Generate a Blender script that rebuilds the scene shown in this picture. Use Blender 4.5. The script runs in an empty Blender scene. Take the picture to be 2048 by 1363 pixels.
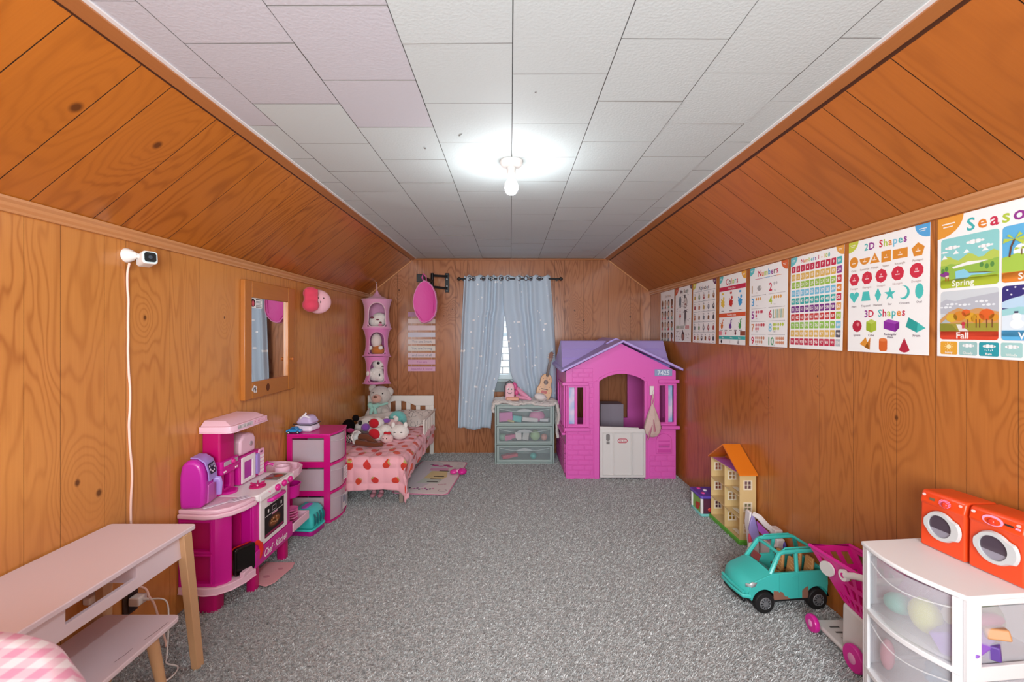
import bpy, bmesh, math, random
import numpy as np
from mathutils import Vector, Matrix, Euler, noise as mn
random.seed(7)
PI = math.pi
SC = bpy.context.scene
COL = SC.collection

# ------------------------------------------------------------------ camera, world, lights, exposure
F, CZ = 880.0, 1.32
cam_d = bpy.data.cameras.new('camera')
cam_d.sensor_width = 36.0
cam_d.lens = F / 2048.0 * 36.0
cam_d.shift_x = (1024 - 1021) / 2048.0
cam_d.shift_y = -(681.5 - 664) / 2048.0
cam_d.clip_start = 0.02
cam = bpy.data.objects.new('camera', cam_d); COL.objects.link(cam)
cam.location = (0, 0, CZ); cam.rotation_euler = (PI / 2, 0, 0)
SC.camera = cam

world = bpy.data.worlds.new('world'); SC.world = world
world.use_nodes = True
world.node_tree.nodes['Background'].inputs[0].default_value = (0.80, 0.90, 1.0, 1)
world.node_tree.nodes['Background'].inputs[1].default_value = 2.6

SC.view_settings.view_transform = 'Standard'
SC.view_settings.look = 'None'
SC.view_settings.gamma = 1.0
SC.view_settings.use_curve_mapping = False
SC.view_settings.exposure = 0.31

def lamp(name, kind, energy, loc, rot=(0, 0, 0), size=1.0, size_y=None, col=(1, 1, 1)):
    d = bpy.data.lights.new(name, kind); d.energy = energy; d.color = col
    if kind == 'AREA':
        d.size = size
        if size_y: d.shape = 'RECTANGLE'; d.size_y = size_y
    else: d.shadow_soft_size = size
    o = bpy.data.objects.new(name, d); COL.objects.link(o)
    o.location = loc; o.rotation_euler = rot
    return o
BULB = (0.004, 2.084, 2.005)
# the bare bulb on the ceiling glows itself (see ceiling lamp); here a fill light added behind the camera
lamp('rear_fill_light', 'AREA', 100, (0, -1.12, 1.32), (PI / 2, 0, 0), 1.7, 1.15, (0.93, 0.97, 1.0))

# ------------------------------------------------------------------ helpers
def hexc(h):
    h = h.lstrip('#'); r = []
    for i in (0, 2, 4):
        c = int(h[i:i + 2], 16) / 255.0
        r.append(c / 12.92 if c <= 0.04045 else ((c + 0.055) / 1.055) ** 2.4)
    return (r[0], r[1], r[2], 1.0)
_mc = {}
def mat(h, rough=0.45, name=None, metal=0.0, bump=0.0, bscale=200.0, spec=0.5, coat=0.0, emit=0.0, vary=0.0, sheen=0.0):
    key = (h, rough, metal, bump, bscale, spec, coat, emit, vary, sheen)
    if key in _mc: return _mc[key]
    m = bpy.data.materials.new(name or ('col_' + h.lstrip('#'))); m.use_nodes = True
    nt = m.node_tree; b = nt.nodes['Principled BSDF']
    b.inputs['Base Color'].default_value = hexc(h)
    b.inputs['Roughness'].default_value = rough
    b.inputs['Metallic'].default_value = metal
    b.inputs['Specular IOR Level'].default_value = spec
    if coat: b.inputs['Coat Weight'].default_value = coat; b.inputs['Coat Roughness'].default_value = 0.1
    if sheen: b.inputs['Sheen Weight'].default_value = sheen
    if emit:
        b.inputs['Emission Color'].default_value = hexc(h); b.inputs['Emission Strength'].default_value = emit
    if bump or vary:
        tc = nt.nodes.new('ShaderNodeTexCoord'); nz = nt.nodes.new('ShaderNodeTexNoise')
        nz.inputs['Scale'].default_value = bscale; nz.inputs['Detail'].default_value = 3
        nt.links.new(tc.outputs['Object'], nz.inputs['Vector'])
        if bump:
            bp = nt.nodes.new('ShaderNodeBump'); bp.inputs['Strength'].default_value = bump; bp.inputs['Distance'].default_value = 0.01
            nt.links.new(nz.outputs['Fac'], bp.inputs['Height']); nt.links.new(bp.outputs[0], b.inputs['Normal'])
        if vary:
            mx = nt.nodes.new('ShaderNodeMix'); mx.data_type = 'RGBA'
            c = hexc(h); mx.inputs['A'].default_value = tuple(x * (1 - vary) for x in c[:3]) + (1,)
            mx.inputs['B'].default_value = tuple(min(1, x * (1 + vary)) for x in c[:3]) + (1,)
            nt.links.new(nz.outputs['Fac'], mx.inputs['Factor']); nt.links.new(mx.outputs['Result'], b.inputs['Base Color'])
    _mc[key] = m
    return m
def plastic(h, r=0.28): return mat(h, r, spec=0.5)
def cloth(h, s=300): return mat(h, 0.9, bump=0.35, bscale=s, spec=0.2, sheen=0.2)
def paper(h): return mat(h, 0.55, spec=0.3)
def frosted(h, alpha=0.5, rough=0.25, name='frosted_plastic'):
    key = ('fr', h, alpha, rough)
    if key in _mc: return _mc[key]
    m = bpy.data.materials.new(name); m.use_nodes = True
    nt = m.node_tree; b = nt.nodes['Principled BSDF']; out = nt.nodes['Material Output']
    b.inputs['Base Color'].default_value = hexc(h); b.inputs['Roughness'].default_value = rough
    tr = nt.nodes.new('ShaderNodeBsdfTransparent'); mx = nt.nodes.new('ShaderNodeMixShader')
    mx.inputs[0].default_value = alpha
    nt.links.new(tr.outputs[0], mx.inputs[1]); nt.links.new(b.outputs[0], mx.inputs[2]); nt.links.new(mx.outputs[0], out.inputs[0])
    _mc[key] = m
    return m

def rotm(rx=0, ry=0, rz=0): return Euler((rx, ry, rz)).to_matrix().to_4x4()
def trm(x, y, z): return Matrix.Translation((x, y, z))

class MB:
    def __init__(s, m=None):
        s.v = []; s.f = []; s.mi = []; s.mats = []; s.M = None; s.cur = 0; s.uvf = None
        if m is not None: s.use(m)
    def use(s, m):
        if m not in s.mats: s.mats.append(m)
        s.cur = s.mats.index(m); return s
    def at(s, *a):
        if not a: s.M = None
        elif len(a) == 1: s.M = a[0]
        else: s.M = trm(*a[:3]) @ rotm(*(list(a[3:]) + [0] * (6 - len(a))))
        return s
    def add(s, vs, fs):
        o = len(s.v)
        if s.M is not None: vs = [s.M @ Vector(p) for p in vs]
        s.v.extend([tuple(p) for p in vs]); s.f.extend([tuple(i + o for i in f) for f in fs]); s.mi.extend([s.cur] * len(fs))
        return s
    def box(s, x0, x1, y0, y1, z0, z1):
        return s.add([(x0, y0, z0), (x1, y0, z0), (x1, y1, z0), (x0, y1, z0), (x0, y0, z1), (x1, y0, z1), (x1, y1, z1), (x0, y1, z1)],
              [(0, 3, 2, 1), (4, 5, 6, 7), (0, 1, 5, 4), (1, 2, 6, 5), (2, 3, 7, 6), (3, 0, 4, 7)])
    def cbox(s, c, d): return s.box(c[0] - d[0] / 2, c[0] + d[0] / 2, c[1] - d[1] / 2, c[1] + d[1] / 2, c[2] - d[2] / 2, c[2] + d[2] / 2)
    def hexa(s, b, t):      # 4 bottom corners ccw, 4 top corners
        return s.add(list(b) + list(t), [(0, 3, 2, 1), (4, 5, 6, 7), (0, 1, 5, 4), (1, 2, 6, 5), (2, 3, 7, 6), (3, 0, 4, 7)])
    def prism(s, pts, ax, a, b):     # polygon in the plane of the other two axes (in xyz order), extruded along ax
        n = len(pts)
        def p(q, h):
            return (h, q[0], q[1]) if ax == 'x' else ((q[0], h, q[1]) if ax == 'y' else (q[0], q[1], h))
        return s.add([p(q, a) for q in pts] + [p(q, b) for q in pts],
                     [tuple(range(n)), tuple(range(2 * n - 1, n - 1, -1))] + [(i, i + n, (i + 1) % n + n, (i + 1) % n) for i in range(n)])
    def cyl(s, p0, p1, r0, r1=None, n=16, cap=True):
        r1 = r0 if r1 is None else r1
        return s.tube([p0, p1], [r0, r1], n, cap)
    def tube(s, pts, r, n=8, cap=True, closed=False, flat=1.0):
        pts = [Vector(p) for p in pts]; k = len(pts)
        rs = r if isinstance(r, (list, tuple)) else [r] * k
        vs = []; fs = []; prev = None
        for i, p in enumerate(pts):
            if closed: d = pts[(i + 1) % k] - pts[i - 1]
            else: d = pts[min(i + 1, k - 1)] - pts[max(i - 1, 0)]
            if d.length < 1e-9: d = Vector((0, 0, 1))
            d.normalize()
            if prev is None:
                u = d.orthogonal().normalized()
                if abs(d.z) < .9: u = d.cross(Vector((0, 0, 1))).normalized()
            else:
                u = prev - d * prev.dot(d)
                u = u.normalized() if u.length > 1e-6 else d.orthogonal().normalized()
            prev = u; w = d.cross(u)
            for j in range(n):
                a = 2 * PI * (j + .5) / n
                vs.append(p + u * (math.cos(a) * rs[i]) + w * (math.sin(a) * rs[i] * flat))
        m = k if closed else k - 1
        for i in range(m):
            for j in range(n):
                a = i * n + j; b = i * n + (j + 1) % n; c = ((i + 1) % k) * n + (j + 1) % n; e = ((i + 1) % k) * n + j
                fs.append((a, b, c, e))
        if cap and not closed:
            fs.append(tuple(range(n - 1, -1, -1))); fs.append(tuple(range((k - 1) * n, k * n)))
        return s.add(vs, fs)
    def lathe(s, prof, n=20, c=(0, 0, 0), sx=1, sy=1):
        vs = []; fs = []; k = len(prof)
        for r, z in prof:
            for j in range(n):
                a = 2 * PI * j / n; vs.append((c[0] + r * math.cos(a) * sx, c[1] + r * math.sin(a) * sy, c[2] + z))
        for i in range(k - 1):
            for j in range(n):
                fs.append((i * n + j, i * n + (j + 1) % n, (i + 1) * n + (j + 1) % n, (i + 1) * n + j))
        fs.append(tuple(range(n - 1, -1, -1))); fs.append(tuple(range((k - 1) * n, k * n)))
        return s.add(vs, fs)
    def ell(s, c, r, rot=(0, 0, 0), nu=16, nv=10, fn=None):
        R = Euler(rot).to_matrix(); c = Vector(c); vs = []; fs = []
        for i in range(1, nv):
            t = PI * i / nv
            for j in range(nu):
                a = 2 * PI * j / nu
                d = Vector((math.sin(t) * math.cos(a), math.sin(t) * math.sin(a), math.cos(t)))
                k = fn(d) if fn else 1.0
                vs.append(c + R @ Vector((d.x * r[0] * k, d.y * r[1] * k, d.z * r[2] * k)))
        top = len(vs); vs.append(c + R @ Vector((0, 0, r[2]))); vs.append(c + R @ Vector((0, 0, -r[2])))
        for j in range(nu):
            fs.append((top, j, (j + 1) % nu)); b = (nv - 2) * nu; fs.append((top + 1, b + (j + 1) % nu, b + j))
        for i in range(nv - 2):
            for j in range(nu):
                fs.append((i * nu + j, (i + 1) * nu + j, (i + 1) * nu + (j + 1) % nu, i * nu + (j + 1) % nu))
        return s.add(vs, fs)
    def plate(s, fr, us, vs_, t, holes=()):   # slab with rectangular holes; fr(u,v,d) -> point
        nu, nv = len(us), len(vs_); P = []
        for d in (0, t):
            for v in vs_:
                for u in us: P.append(fr(u, v, d))
        idx = lambda i, j, k: k * nu * nv + j * nu + i
        H = set(holes); keep = lambda i, j: 0 <= i < nu - 1 and 0 <= j < nv - 1 and (i, j) not in H
        fs = []
        for i in range(nu - 1):
            for j in range(nv - 1):
                if not keep(i, j): continue
                fs.append((idx(i, j, 0), idx(i + 1, j, 0), idx(i + 1, j + 1, 0), idx(i, j + 1, 0)))
                fs.append((idx(i, j, 1), idx(i, j + 1, 1), idx(i + 1, j + 1, 1), idx(i + 1, j, 1)))
                for (di, dj, a, b) in ((-1, 0, (i, j), (i, j + 1)), (1, 0, (i + 1, j), (i + 1, j + 1)), (0, -1, (i, j), (i + 1, j)), (0, 1, (i, j + 1), (i + 1, j + 1))):
                    if not keep(i + di, j + dj): fs.append((idx(*a, 0), idx(*b, 0), idx(*b, 1), idx(*a, 1)))
        return s.add(P, fs)
    def grid(s, fn, nu, nv, thick=0.0):
        P = [Vector(fn(i / nu, j / nv)) for j in range(nv + 1) for i in range(nu + 1)]
        fs = [(j * (nu + 1) + i, j * (nu + 1) + i + 1, (j + 1) * (nu + 1) + i + 1, (j + 1) * (nu + 1) + i) for j in range(nv) for i in range(nu)]
        return s.add(P, fs)
    def build(s, name, parent=None, w=True, loc=None, bevel=0, seg=2, smooth=40, solid=0, remesh=0, sub=0, fuzz=0, weld=False):
        me = bpy.data.meshes.new(name)
        off = Vector((0, 0, 0))
        if w and parent is not None:
            q = parent
            while q is not None: off += q.location; q = q.parent
        if loc is not None: off = off + Vector(loc) if w else off
        co = [(p[0] - off.x, p[1] - off.y, p[2] - off.z) for p in s.v]
        me.from_pydata(co, [], s.f)
        for m in s.mats: me.materials.append(m)
        if len(s.mats) > 1: me.polygons.foreach_set('material_index', s.mi)
        me.validate()
        bm = bmesh.new(); bm.from_mesh(me)
        if weld: bmesh.ops.remove_doubles(bm, verts=bm.verts, dist=1e-5)
        bmesh.ops.recalc_face_normals(bm, faces=bm.faces); bm.to_mesh(me); bm.free()
        if s.uvf:
            uv = me.uv_layers.new(name='UVMap').data
            for lp in me.loops:
                c = me.vertices[lp.vertex_index].co + off
                uv[lp.index].uv = s.uvf(c)
        if smooth:
            me.polygons.foreach_set('use_smooth', [True] * len(me.polygons))
            me.set_sharp_from_angle(angle=math.radians(smooth))
        o = bpy.data.objects.new(name, me); COL.objects.link(o)
        if parent is not None: o.parent = parent
        if loc is not None: o.location = loc
        if solid:
            md = o.modifiers.new('solid', 'SOLIDIFY'); md.thickness = solid; md.offset = 0
        if remesh:
            md = o.modifiers.new('remesh', 'REMESH'); md.mode = 'VOXEL'; md.voxel_size = remesh; md.use_smooth_shade = True
            md = o.modifiers.new('smooth', 'SMOOTH'); md.iterations = 4
        if fuzz:
            tx = bpy.data.textures.get('fuzz') or bpy.data.textures.new('fuzz', 'CLOUDS'); tx.noise_scale = 0.018
            md = o.modifiers.new('fuzz', 'DISPLACE'); md.texture = tx; md.strength = fuzz
        if bevel:
            md = o.modifiers.new('bevel', 'BEVEL'); md.width = bevel; md.segments = seg; md.limit_method = 'ANGLE'; md.angle_limit = math.radians(35)
        if sub:
            md = o.modifiers.new('sub', 'SUBSURF'); md.levels = sub; md.render_levels = sub
        return o

def thing(name, label, cat, loc=(0, 0, 0), rz=0, group=None):
    o = bpy.data.objects.new(name, None); COL.objects.link(o); o.location = loc; o.rotation_euler = (0, 0, rz)
    o.empty_display_size = 0.05
    o['label'] = label; o['category'] = cat
    if group: o['group'] = group
    return o
def tag(o, label, cat, group=None, kind=None):
    o['label'] = label; o['category'] = cat
    if group: o['group'] = group
    if kind: o['kind'] = kind
    return o
def struct(o): o['kind'] = 'structure'; return o
def lab(o, l): o['label'] = l; return o
def kids(o, ks=None): return [c for c in COL.objects if c.parent == o]
def dup(o, parent=None, **kw):
    c = o.copy(); COL.objects.link(c); c.parent = parent
    for k, v in kw.items(): c[k] = v
    for ch in kids(o): dup(ch, c)
    return c
def rrect(x0, x1, y0, y1, r, n=4):
    P = []
    for cx, cy, a0 in ((x1 - r, y1 - r, 0), (x0 + r, y1 - r, PI / 2), (x0 + r, y0 + r, PI), (x1 - r, y0 + r, 1.5 * PI)):
        for k in range(n + 1):
            a = a0 + PI / 2 * k / n; P.append((cx + r * math.cos(a), cy + r * math.sin(a)))
    return P
def circ(cx, cy, rx, ry=None, n=20, a0=0, a1=2 * PI):
    ry = rx if ry is None else ry
    full = abs(a1 - a0 - 2 * PI) < 1e-6
    return [(cx + rx * math.cos(a0 + (a1 - a0) * k / (n if full else n - 1)), cy + ry * math.sin(a0 + (a1 - a0) * k / (n if full else n - 1))) for k in range(n)]

# flat lettering as mesh faces
_tc = {}
def text_geo(t):
    if t in _tc: return _tc[t]
    cu = bpy.data.curves.new('lettering', 'FONT'); cu.body = t; cu.resolution_u = 2; cu.size = 1; cu.offset = 0.018
    ob = bpy.data.objects.new('lettering', cu)
    me = bpy.data.meshes.new_from_object(ob)
    vs = [(v.co.x, v.co.y) for v in me.vertices]; fs = [tuple(p.vertices) for p in me.polygons]
    bpy.data.objects.remove(ob); bpy.data.meshes.remove(me); bpy.data.curves.remove(cu)
    xs = [v[0] for v in vs] or [0]
    _tc[t] = (vs, fs, min(xs), max(xs)); return _tc[t]
class Print:
    """flat print on a sheet: pf(s, t, d) maps sheet coordinates and lift to a point"""
    def __init__(s, pf, step=0.00025): s.mb = MB(); s.pf = pf; s.d = step; s.step = step
    def poly(s, pts, c, lift=1):
        s.mb.use(paper(c) if isinstance(c, str) else c); n = len(pts)
        s.mb.add([s.pf(x, y, s.step * lift) for x, y in pts], [tuple(range(n))])
    def rect(s, x0, x1, y0, y1, c, lift=1, r=0): s.poly(rrect(x0, x1, y0, y1, r, 3) if r else [(x0, y0), (x1, y0), (x1, y1), (x0, y1)], c, lift)
    def circ(s, x, y, r, c, lift=1, ry=None, n=14): s.poly(circ(x, y, r, ry, n), c, lift)
    def text(s, t, x, y, h, c, lift=3, anchor='c', maxw=None, sl=0):
        vs, fs, a, b = text_geo(t)
        if not fs: return 0
        k = h / 0.72; w = (b - a) * k; kx = k
        if maxw and w > maxw: kx = k * maxw / w; w = maxw
        x0 = x - (w / 2 if anchor == 'c' else 0)
        s.mb.use(paper(c) if isinstance(c, str) else c)
        s.mb.add([s.pf(x0 + (v[0] - a) * kx + v[1] * k * sl, y + v[1] * k, s.step * lift) for v in vs], fs)
        return w
    def word(s, t, x, y, h, cols, lift=3, gap=0.18):
        ws = []
        for ch in t:
            if ch == ' ': ws.append(h * .45)
            else: q = text_geo(ch); ws.append((q[3] - q[2]) * h / .72)
        tot = sum(ws) + gap * h * (len(t) - 1); cx = x - tot / 2; k = 0
        for ch, w in zip(t, ws):
            if ch != ' ':
                s.text(ch, cx, y, h, cols[k % len(cols)], lift, 'l'); k += 1
            cx += w + gap * h
    def build(s, name, parent, **kw): return s.mb.build(name, parent, smooth=0, **kw)
# ------------------------------------------------------------------ room
XL, XR, YB, YR = -1.56, 1.535, 4.82, -1.2
ZC, ZKL, ZKR = 2.13, 1.725, 1.762
EL, ER = -1.056, 1.051

def wood(name, light, dark, knot='#3b1a08', rough=0.3, ring=0.5, seed=0.0, freq=150.0, knots=(), thin=3.0):
    """varnished plywood: contour-line grain from a stretched noise field that bends round the listed knots (u, v, size)"""
    m = bpy.data.materials.new(name); m.use_nodes = True
    nt = m.node_tree; N = nt.nodes; L = nt.links; b = N['Principled BSDF']
    uv = N.new('ShaderNodeUVMap')
    def mapped(sx, sy, off=0, raw=False):
        q = N.new('ShaderNodeMapping'); q.inputs['Scale'].default_value = (sx, sy, 1); q.inputs['Location'].default_value = (seed + off, seed * .7 + off, 0)
        L.new(uv.outputs[0], q.inputs['Vector']); return q.outputs[0]
    def nz(v, sc, det=2, dist=0.0, rg=.5):
        n = N.new('ShaderNodeTexNoise'); n.inputs['Scale'].default_value = sc; n.inputs['Detail'].default_value = det
        n.inputs['Distortion'].default_value = dist; n.inputs['Roughness'].default_value = rg; L.new(v, n.inputs['Vector']); return n.outputs['Fac']
    def mt(op, a, bb=None, cl=False):
        n = N.new('ShaderNodeMath'); n.operation = op; n.use_clamp = cl
        for i, x in enumerate((a, bb)):
            if x is None: continue
            if isinstance(x, (int, float)): n.inputs[i].default_value = x
            else: L.new(x, n.inputs[i])
        return n.outputs[0]
    field = nz(mapped(3.4, 0.60), 1.0, 3.0, 0.35, .5)
    kmask = None
    for (ku, kv, ks) in knots:
        def dist(sx, sy):
            q = N.new('ShaderNodeMapping'); q.inputs['Scale'].default_value = (sx, sy, 0); q.inputs['Location'].default_value = (-ku * sx, -kv * sy, 0)
            L.new(uv.outputs[0], q.inputs['Vector']); n = N.new('ShaderNodeVectorMath'); n.operation = 'LENGTH'; L.new(q.outputs[0], n.inputs[0]); return n.outputs['Value']
        d = dist(1 / (.095 * ks), 1 / (.16 * ks))
        g = mt('POWER', 2.718, mt('MULTIPLY', mt('POWER', d, 1.6), -1.0))
        field = mt('ADD', field, mt('MULTIPLY', g, .30))
        c = N.new('ShaderNodeMapRange'); c.inputs['From Min'].default_value = 1.25; c.inputs['From Max'].default_value = .55; L.new(dist(1 / (.013 * ks), 1 / (.017 * ks)), c.inputs['Value'])
        kmask = c.outputs[0] if kmask is None else mt('MAXIMUM', kmask, c.outputs[0])
    s = mt('SINE', mt('MULTIPLY', field, freq))
    rings = mt('POWER', mt('ADD', mt('MULTIPLY', s, .5), .5), thin)
    fib = nz(mapped(150, 3.0), 1.0, 3, 0.0, .6)
    blot = nz(mapped(1.3, .9, 9), 1.0, 2)
    rmask = mt('MULTIPLY', mt('SUBTRACT', nz(mapped(2.0, .8, 5), 1.0, 2), .22), 2.1, True)
    rings = mt('MULTIPLY', rings, rmask)
    fac = mt('ADD', mt('MULTIPLY', rings, ring), mt('MULTIPLY', fib, .28))
    fac = mt('ADD', fac, mt('MULTIPLY', mt('SUBTRACT', blot, .5), .55), True)
    mx = N.new('ShaderNodeMix'); mx.data_type = 'RGBA'; mx.inputs['A'].default_value = hexc(light); mx.inputs['B'].default_value = hexc(dark)
    L.new(fac, mx.inputs['Factor']); res = mx.outputs['Result']
    if kmask is not None:
        mx2 = N.new('ShaderNodeMix'); mx2.data_type = 'RGBA'; mx2.inputs['B'].default_value = hexc(knot)
        L.new(res, mx2.inputs['A']); L.new(mt('MULTIPLY', kmask, .8, True), mx2.inputs['Factor']); res = mx2.outputs['Result']
    L.new(res, b.inputs['Base Color'])
    b.inputs['Roughness'].default_value = rough; b.inputs['Specular IOR Level'].default_value = 0.5
    bp = N.new('ShaderNodeBump'); bp.inputs['Strength'].default_value = .06; bp.inputs['Distance'].default_value = .004
    L.new(fib, bp.inputs['Height']); L.new(bp.outputs[0], b.inputs['Normal'])
    return m
W_LEFT = wood('pine_panel_left', '#d08c48', '#8f4b1c', ring=.42, seed=3.1, rough=.24, freq=120, knots=[(1.585, .778, .8), (1.668, .712, .9), (1.878, 1.382, .6), (2.40, 1.40, .5), (2.66, .70, .5)])
W_RIGHT = wood('pine_panel_right', '#bd7437', '#7d3e18', ring=.42, seed=11.7, rough=.25, freq=130, knots=[(1.75, .98, .6), (2.62, .93, .3), (1.30, 1.0, .5), (2.2, 1.1, .35)])
W_BACK = wood('pine_panel_back', '#b27650', '#6f3e26', ring=.60, seed=21.3, rough=.2, freq=130, knots=[(.80, 1.45, .7), (.70, 1.56, .6), (1.31, 1.49, .8), (-1.22, 1.78, .7), (-.635, 1.57, .6), (-.73, 1.50, .5)])
W_SLL = wood('pine_slope_left', '#bb6c22', '#783b0e', ring=.50, seed=31.9, rough=.27, freq=105, knots=[(1.272, .39, 1.2), (1.5505, .405, 1.1)])
W_SLR = wood('pine_slope_right', '#b66828', '#7c3e17', ring=.30, seed=41.3, rough=.30, freq=90, knots=[(1.0, .30, .9), (1.45, .02, .5)])
M_GAP = mat('#2a1409', .8)
M_TRIM = wood('trim_wood', '#c98e5c', '#a0653a', ring=.1, seed=51, freq=60, rough=.32)
M_TRIMD = wood('trim_wood_dark', '#a86835', '#7e4620', ring=.1, seed=57, freq=60, rough=.32)

# floor
fm = bpy.data.materials.new('carpet_base'); fm.use_nodes = True
nt = fm.node_tree; b = nt.nodes['Principled BSDF']; b.inputs['Roughness'].default_value = .95; b.inputs['Specular IOR Level'].default_value = .1
tc = nt.nodes.new('ShaderNodeTexCoord'); n1 = nt.nodes.new('ShaderNodeTexNoise'); n1.inputs['Scale'].default_value = 90; n1.inputs['Detail'].default_value = 4
cr = nt.nodes.new('ShaderNodeValToRGB'); cr.color_ramp.elements[0].position = .35; cr.color_ramp.elements[1].position = .65
cr.color_ramp.elements[0].color = hexc('#999998'); cr.color_ramp.elements[1].color = hexc('#cbcbca')
nt.links.new(tc.outputs['Object'], n1.inputs['Vector']); nt.links.new(n1.outputs['Fac'], cr.inputs[0]); nt.links.new(cr.outputs[0], b.inputs['Base Color'])
bp = nt.nodes.new('ShaderNodeBump'); bp.inputs['Strength'].default_value = .8; bp.inputs['Distance'].default_value = .02
nt.links.new(n1.outputs['Fac'], bp.inputs['Height']); nt.links.new(bp.outputs[0], b.inputs['Normal'])
floor = struct(MB(fm).box(XL - .05, XR + .05, YR - .05, YB + .05, -.1, 0).build('floor', smooth=0))

# carpet pile: short leaning tufts, too many to count
pm = bpy.data.materials.new('carpet_pile'); pm.use_nodes = True
nt = pm.node_tree; b = nt.nodes['Principled BSDF']; b.inputs['Roughness'].default_value = .95; b.inputs['Specular IOR Level'].default_value = .1
at = nt.nodes.new('ShaderNodeAttribute'); at.attribute_name = 'tone'
cr = nt.nodes.new('ShaderNodeValToRGB'); cr.color_ramp.elements[0].color = hexc('#8d908f'); cr.color_ramp.elements[1].color = hexc('#e3e6e5')
nt.links.new(at.outputs['Fac'], cr.inputs[0]); nt.links.new(cr.outputs[0], b.inputs['Base Color'])
rng = np.random.default_rng(5)
def pile(n, y0, y1, x0, x1, hgt, wid):
    x = rng.uniform(x0, x1, n); y = y0 + (y1 - y0) * rng.uniform(0, 1, n) ** 1.25
    a = rng.uniform(0, 2 * PI, n); ln = rng.uniform(.3, 1.0, n) * hgt * .8; h = rng.uniform(.6, 1.1, n) * hgt
    # gentle drift of lean so the pile shows strokes
    la = rng.normal(-.9, .7, n)
    wx = np.cos(a) * wid; wy = np.sin(a) * wid
    tx = x + np.cos(la) * ln; ty = y + np.sin(la) * ln
    V = np.empty((n, 4, 3))
    V[:, 0] = np.stack([x - wx, y - wy, np.full(n, .0003)], 1); V[:, 1] = np.stack([x + wx, y + wy, np.full(n, .0003)], 1)
    V[:, 2] = np.stack([tx + wx * .6, ty + wy * .6, h], 1); V[:, 3] = np.stack([tx - wx * .6, ty - wy * .6, h], 1)
    cl = np.array([mn.noise(Vector((a_ * 55, b_ * 55, 0))) for a_, b_ in zip(x, y)])
    t = np.clip(rng.normal(.55, .16, n) + cl * .75, 0, 1)
    return V, np.repeat(t, 4)
Va, ta = pile(260000, 1.28, YB - .01, XL + .01, XR - .01, .0095, .0017)
Vv = Va.reshape(-1, 3); nq = len(Vv) // 4
me = bpy.data.meshes.new('carpet_pile'); me.vertices.add(len(Vv)); me.vertices.foreach_set('co', Vv.ravel())
me.loops.add(nq * 4); me.loops.foreach_set('vertex_index', np.arange(nq * 4)); me.polygons.add(nq)
me.polygons.foreach_set('loop_start', np.arange(nq) * 4); me.update(calc_edges=True)
me.attributes.new('tone', 'FLOAT', 'POINT').data.foreach_set('value', ta.astype(np.float32))
me.materials.append(pm)
cp = bpy.data.objects.new('carpet_pile', me); COL.objects.link(cp); cp.parent = floor; cp['kind'] = 'stuff'

# ceiling: backing slab and 12 inch tiles laid in staggered columns
M_TILE = mat('#c7d1d1', .75, 'ceiling_tile', bump=.12, bscale=110, spec=.25, vary=.015)
M_TILE2 = mat('#c4c5cc', .75, 'ceiling_tile_dull', bump=.12, bscale=110, spec=.25, vary=.015)
M_SEAM = mat('#77736f', .8)
ceil = struct(MB(mat('#3a3836', .8)).box(EL - .02, ER + .02, YR - .02, YB + .02, ZC + .012, ZC + .08).build('ceiling', smooth=0))
cols_ = [(-1.056, -.914, 1.40, .325), (-.914, -.605, 1.233, .327), (-.605, -.304, 1.414, .324), (-.304, .006, 1.231, .325),
         (.006, .305, 1.379, .328), (.305, .604, 1.214, .328), (.604, .906, 1.373, .328), (.906, 1.051, 1.21, .33)]
rt = random.Random(3)
for ci, (x0, x1, ys, st) in enumerate(cols_):
    y = ys - 8 * st
    while y < YB:
        a, bb = max(y, YR), min(y + st, YB)
        if bb - a > .03 and bb > .2:
            g = .0014; dz = [rt.uniform(0, .0022) for _ in range(4)]
            if rt.random() < .12: dz[rt.randrange(4)] += .004
            zt = ZC + .0118
            MB.last = MB(M_TILE2 if (x1 < -.2 and a < 1.5) else M_TILE).hexa([(x0 + g, a + g, ZC - dz[0]), (x1 - g, a + g, ZC - dz[1]), (x1 - g, bb - g, ZC - dz[2]), (x0 + g, bb - g, ZC - dz[3])],
                    [(x0 + g, a + g, zt), (x1 - g, a + g, zt), (x1 - g, bb - g, zt), (x0 + g, bb - g, zt)])
            q = MB.last; q.use(M_SEAM); k_ = q.cur; q.mi[2:] = [k_] * 4; q.build('tile', ceil, smooth=0)
        y += st

def groove(q, ax, gm_=None):      # the scored edges of a board are stained dark
    q.use(gm_ or M_GAP); k = q.cur; i = 'xyz'.index(ax)
    for n, f in enumerate(q.f):
        if max(q.v[j][i] for j in f) - min(q.v[j][i] for j in f) < 1e-5: q.mi[n] = k
M_GAPL = mat('#6a3c1a', .7)
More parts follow.
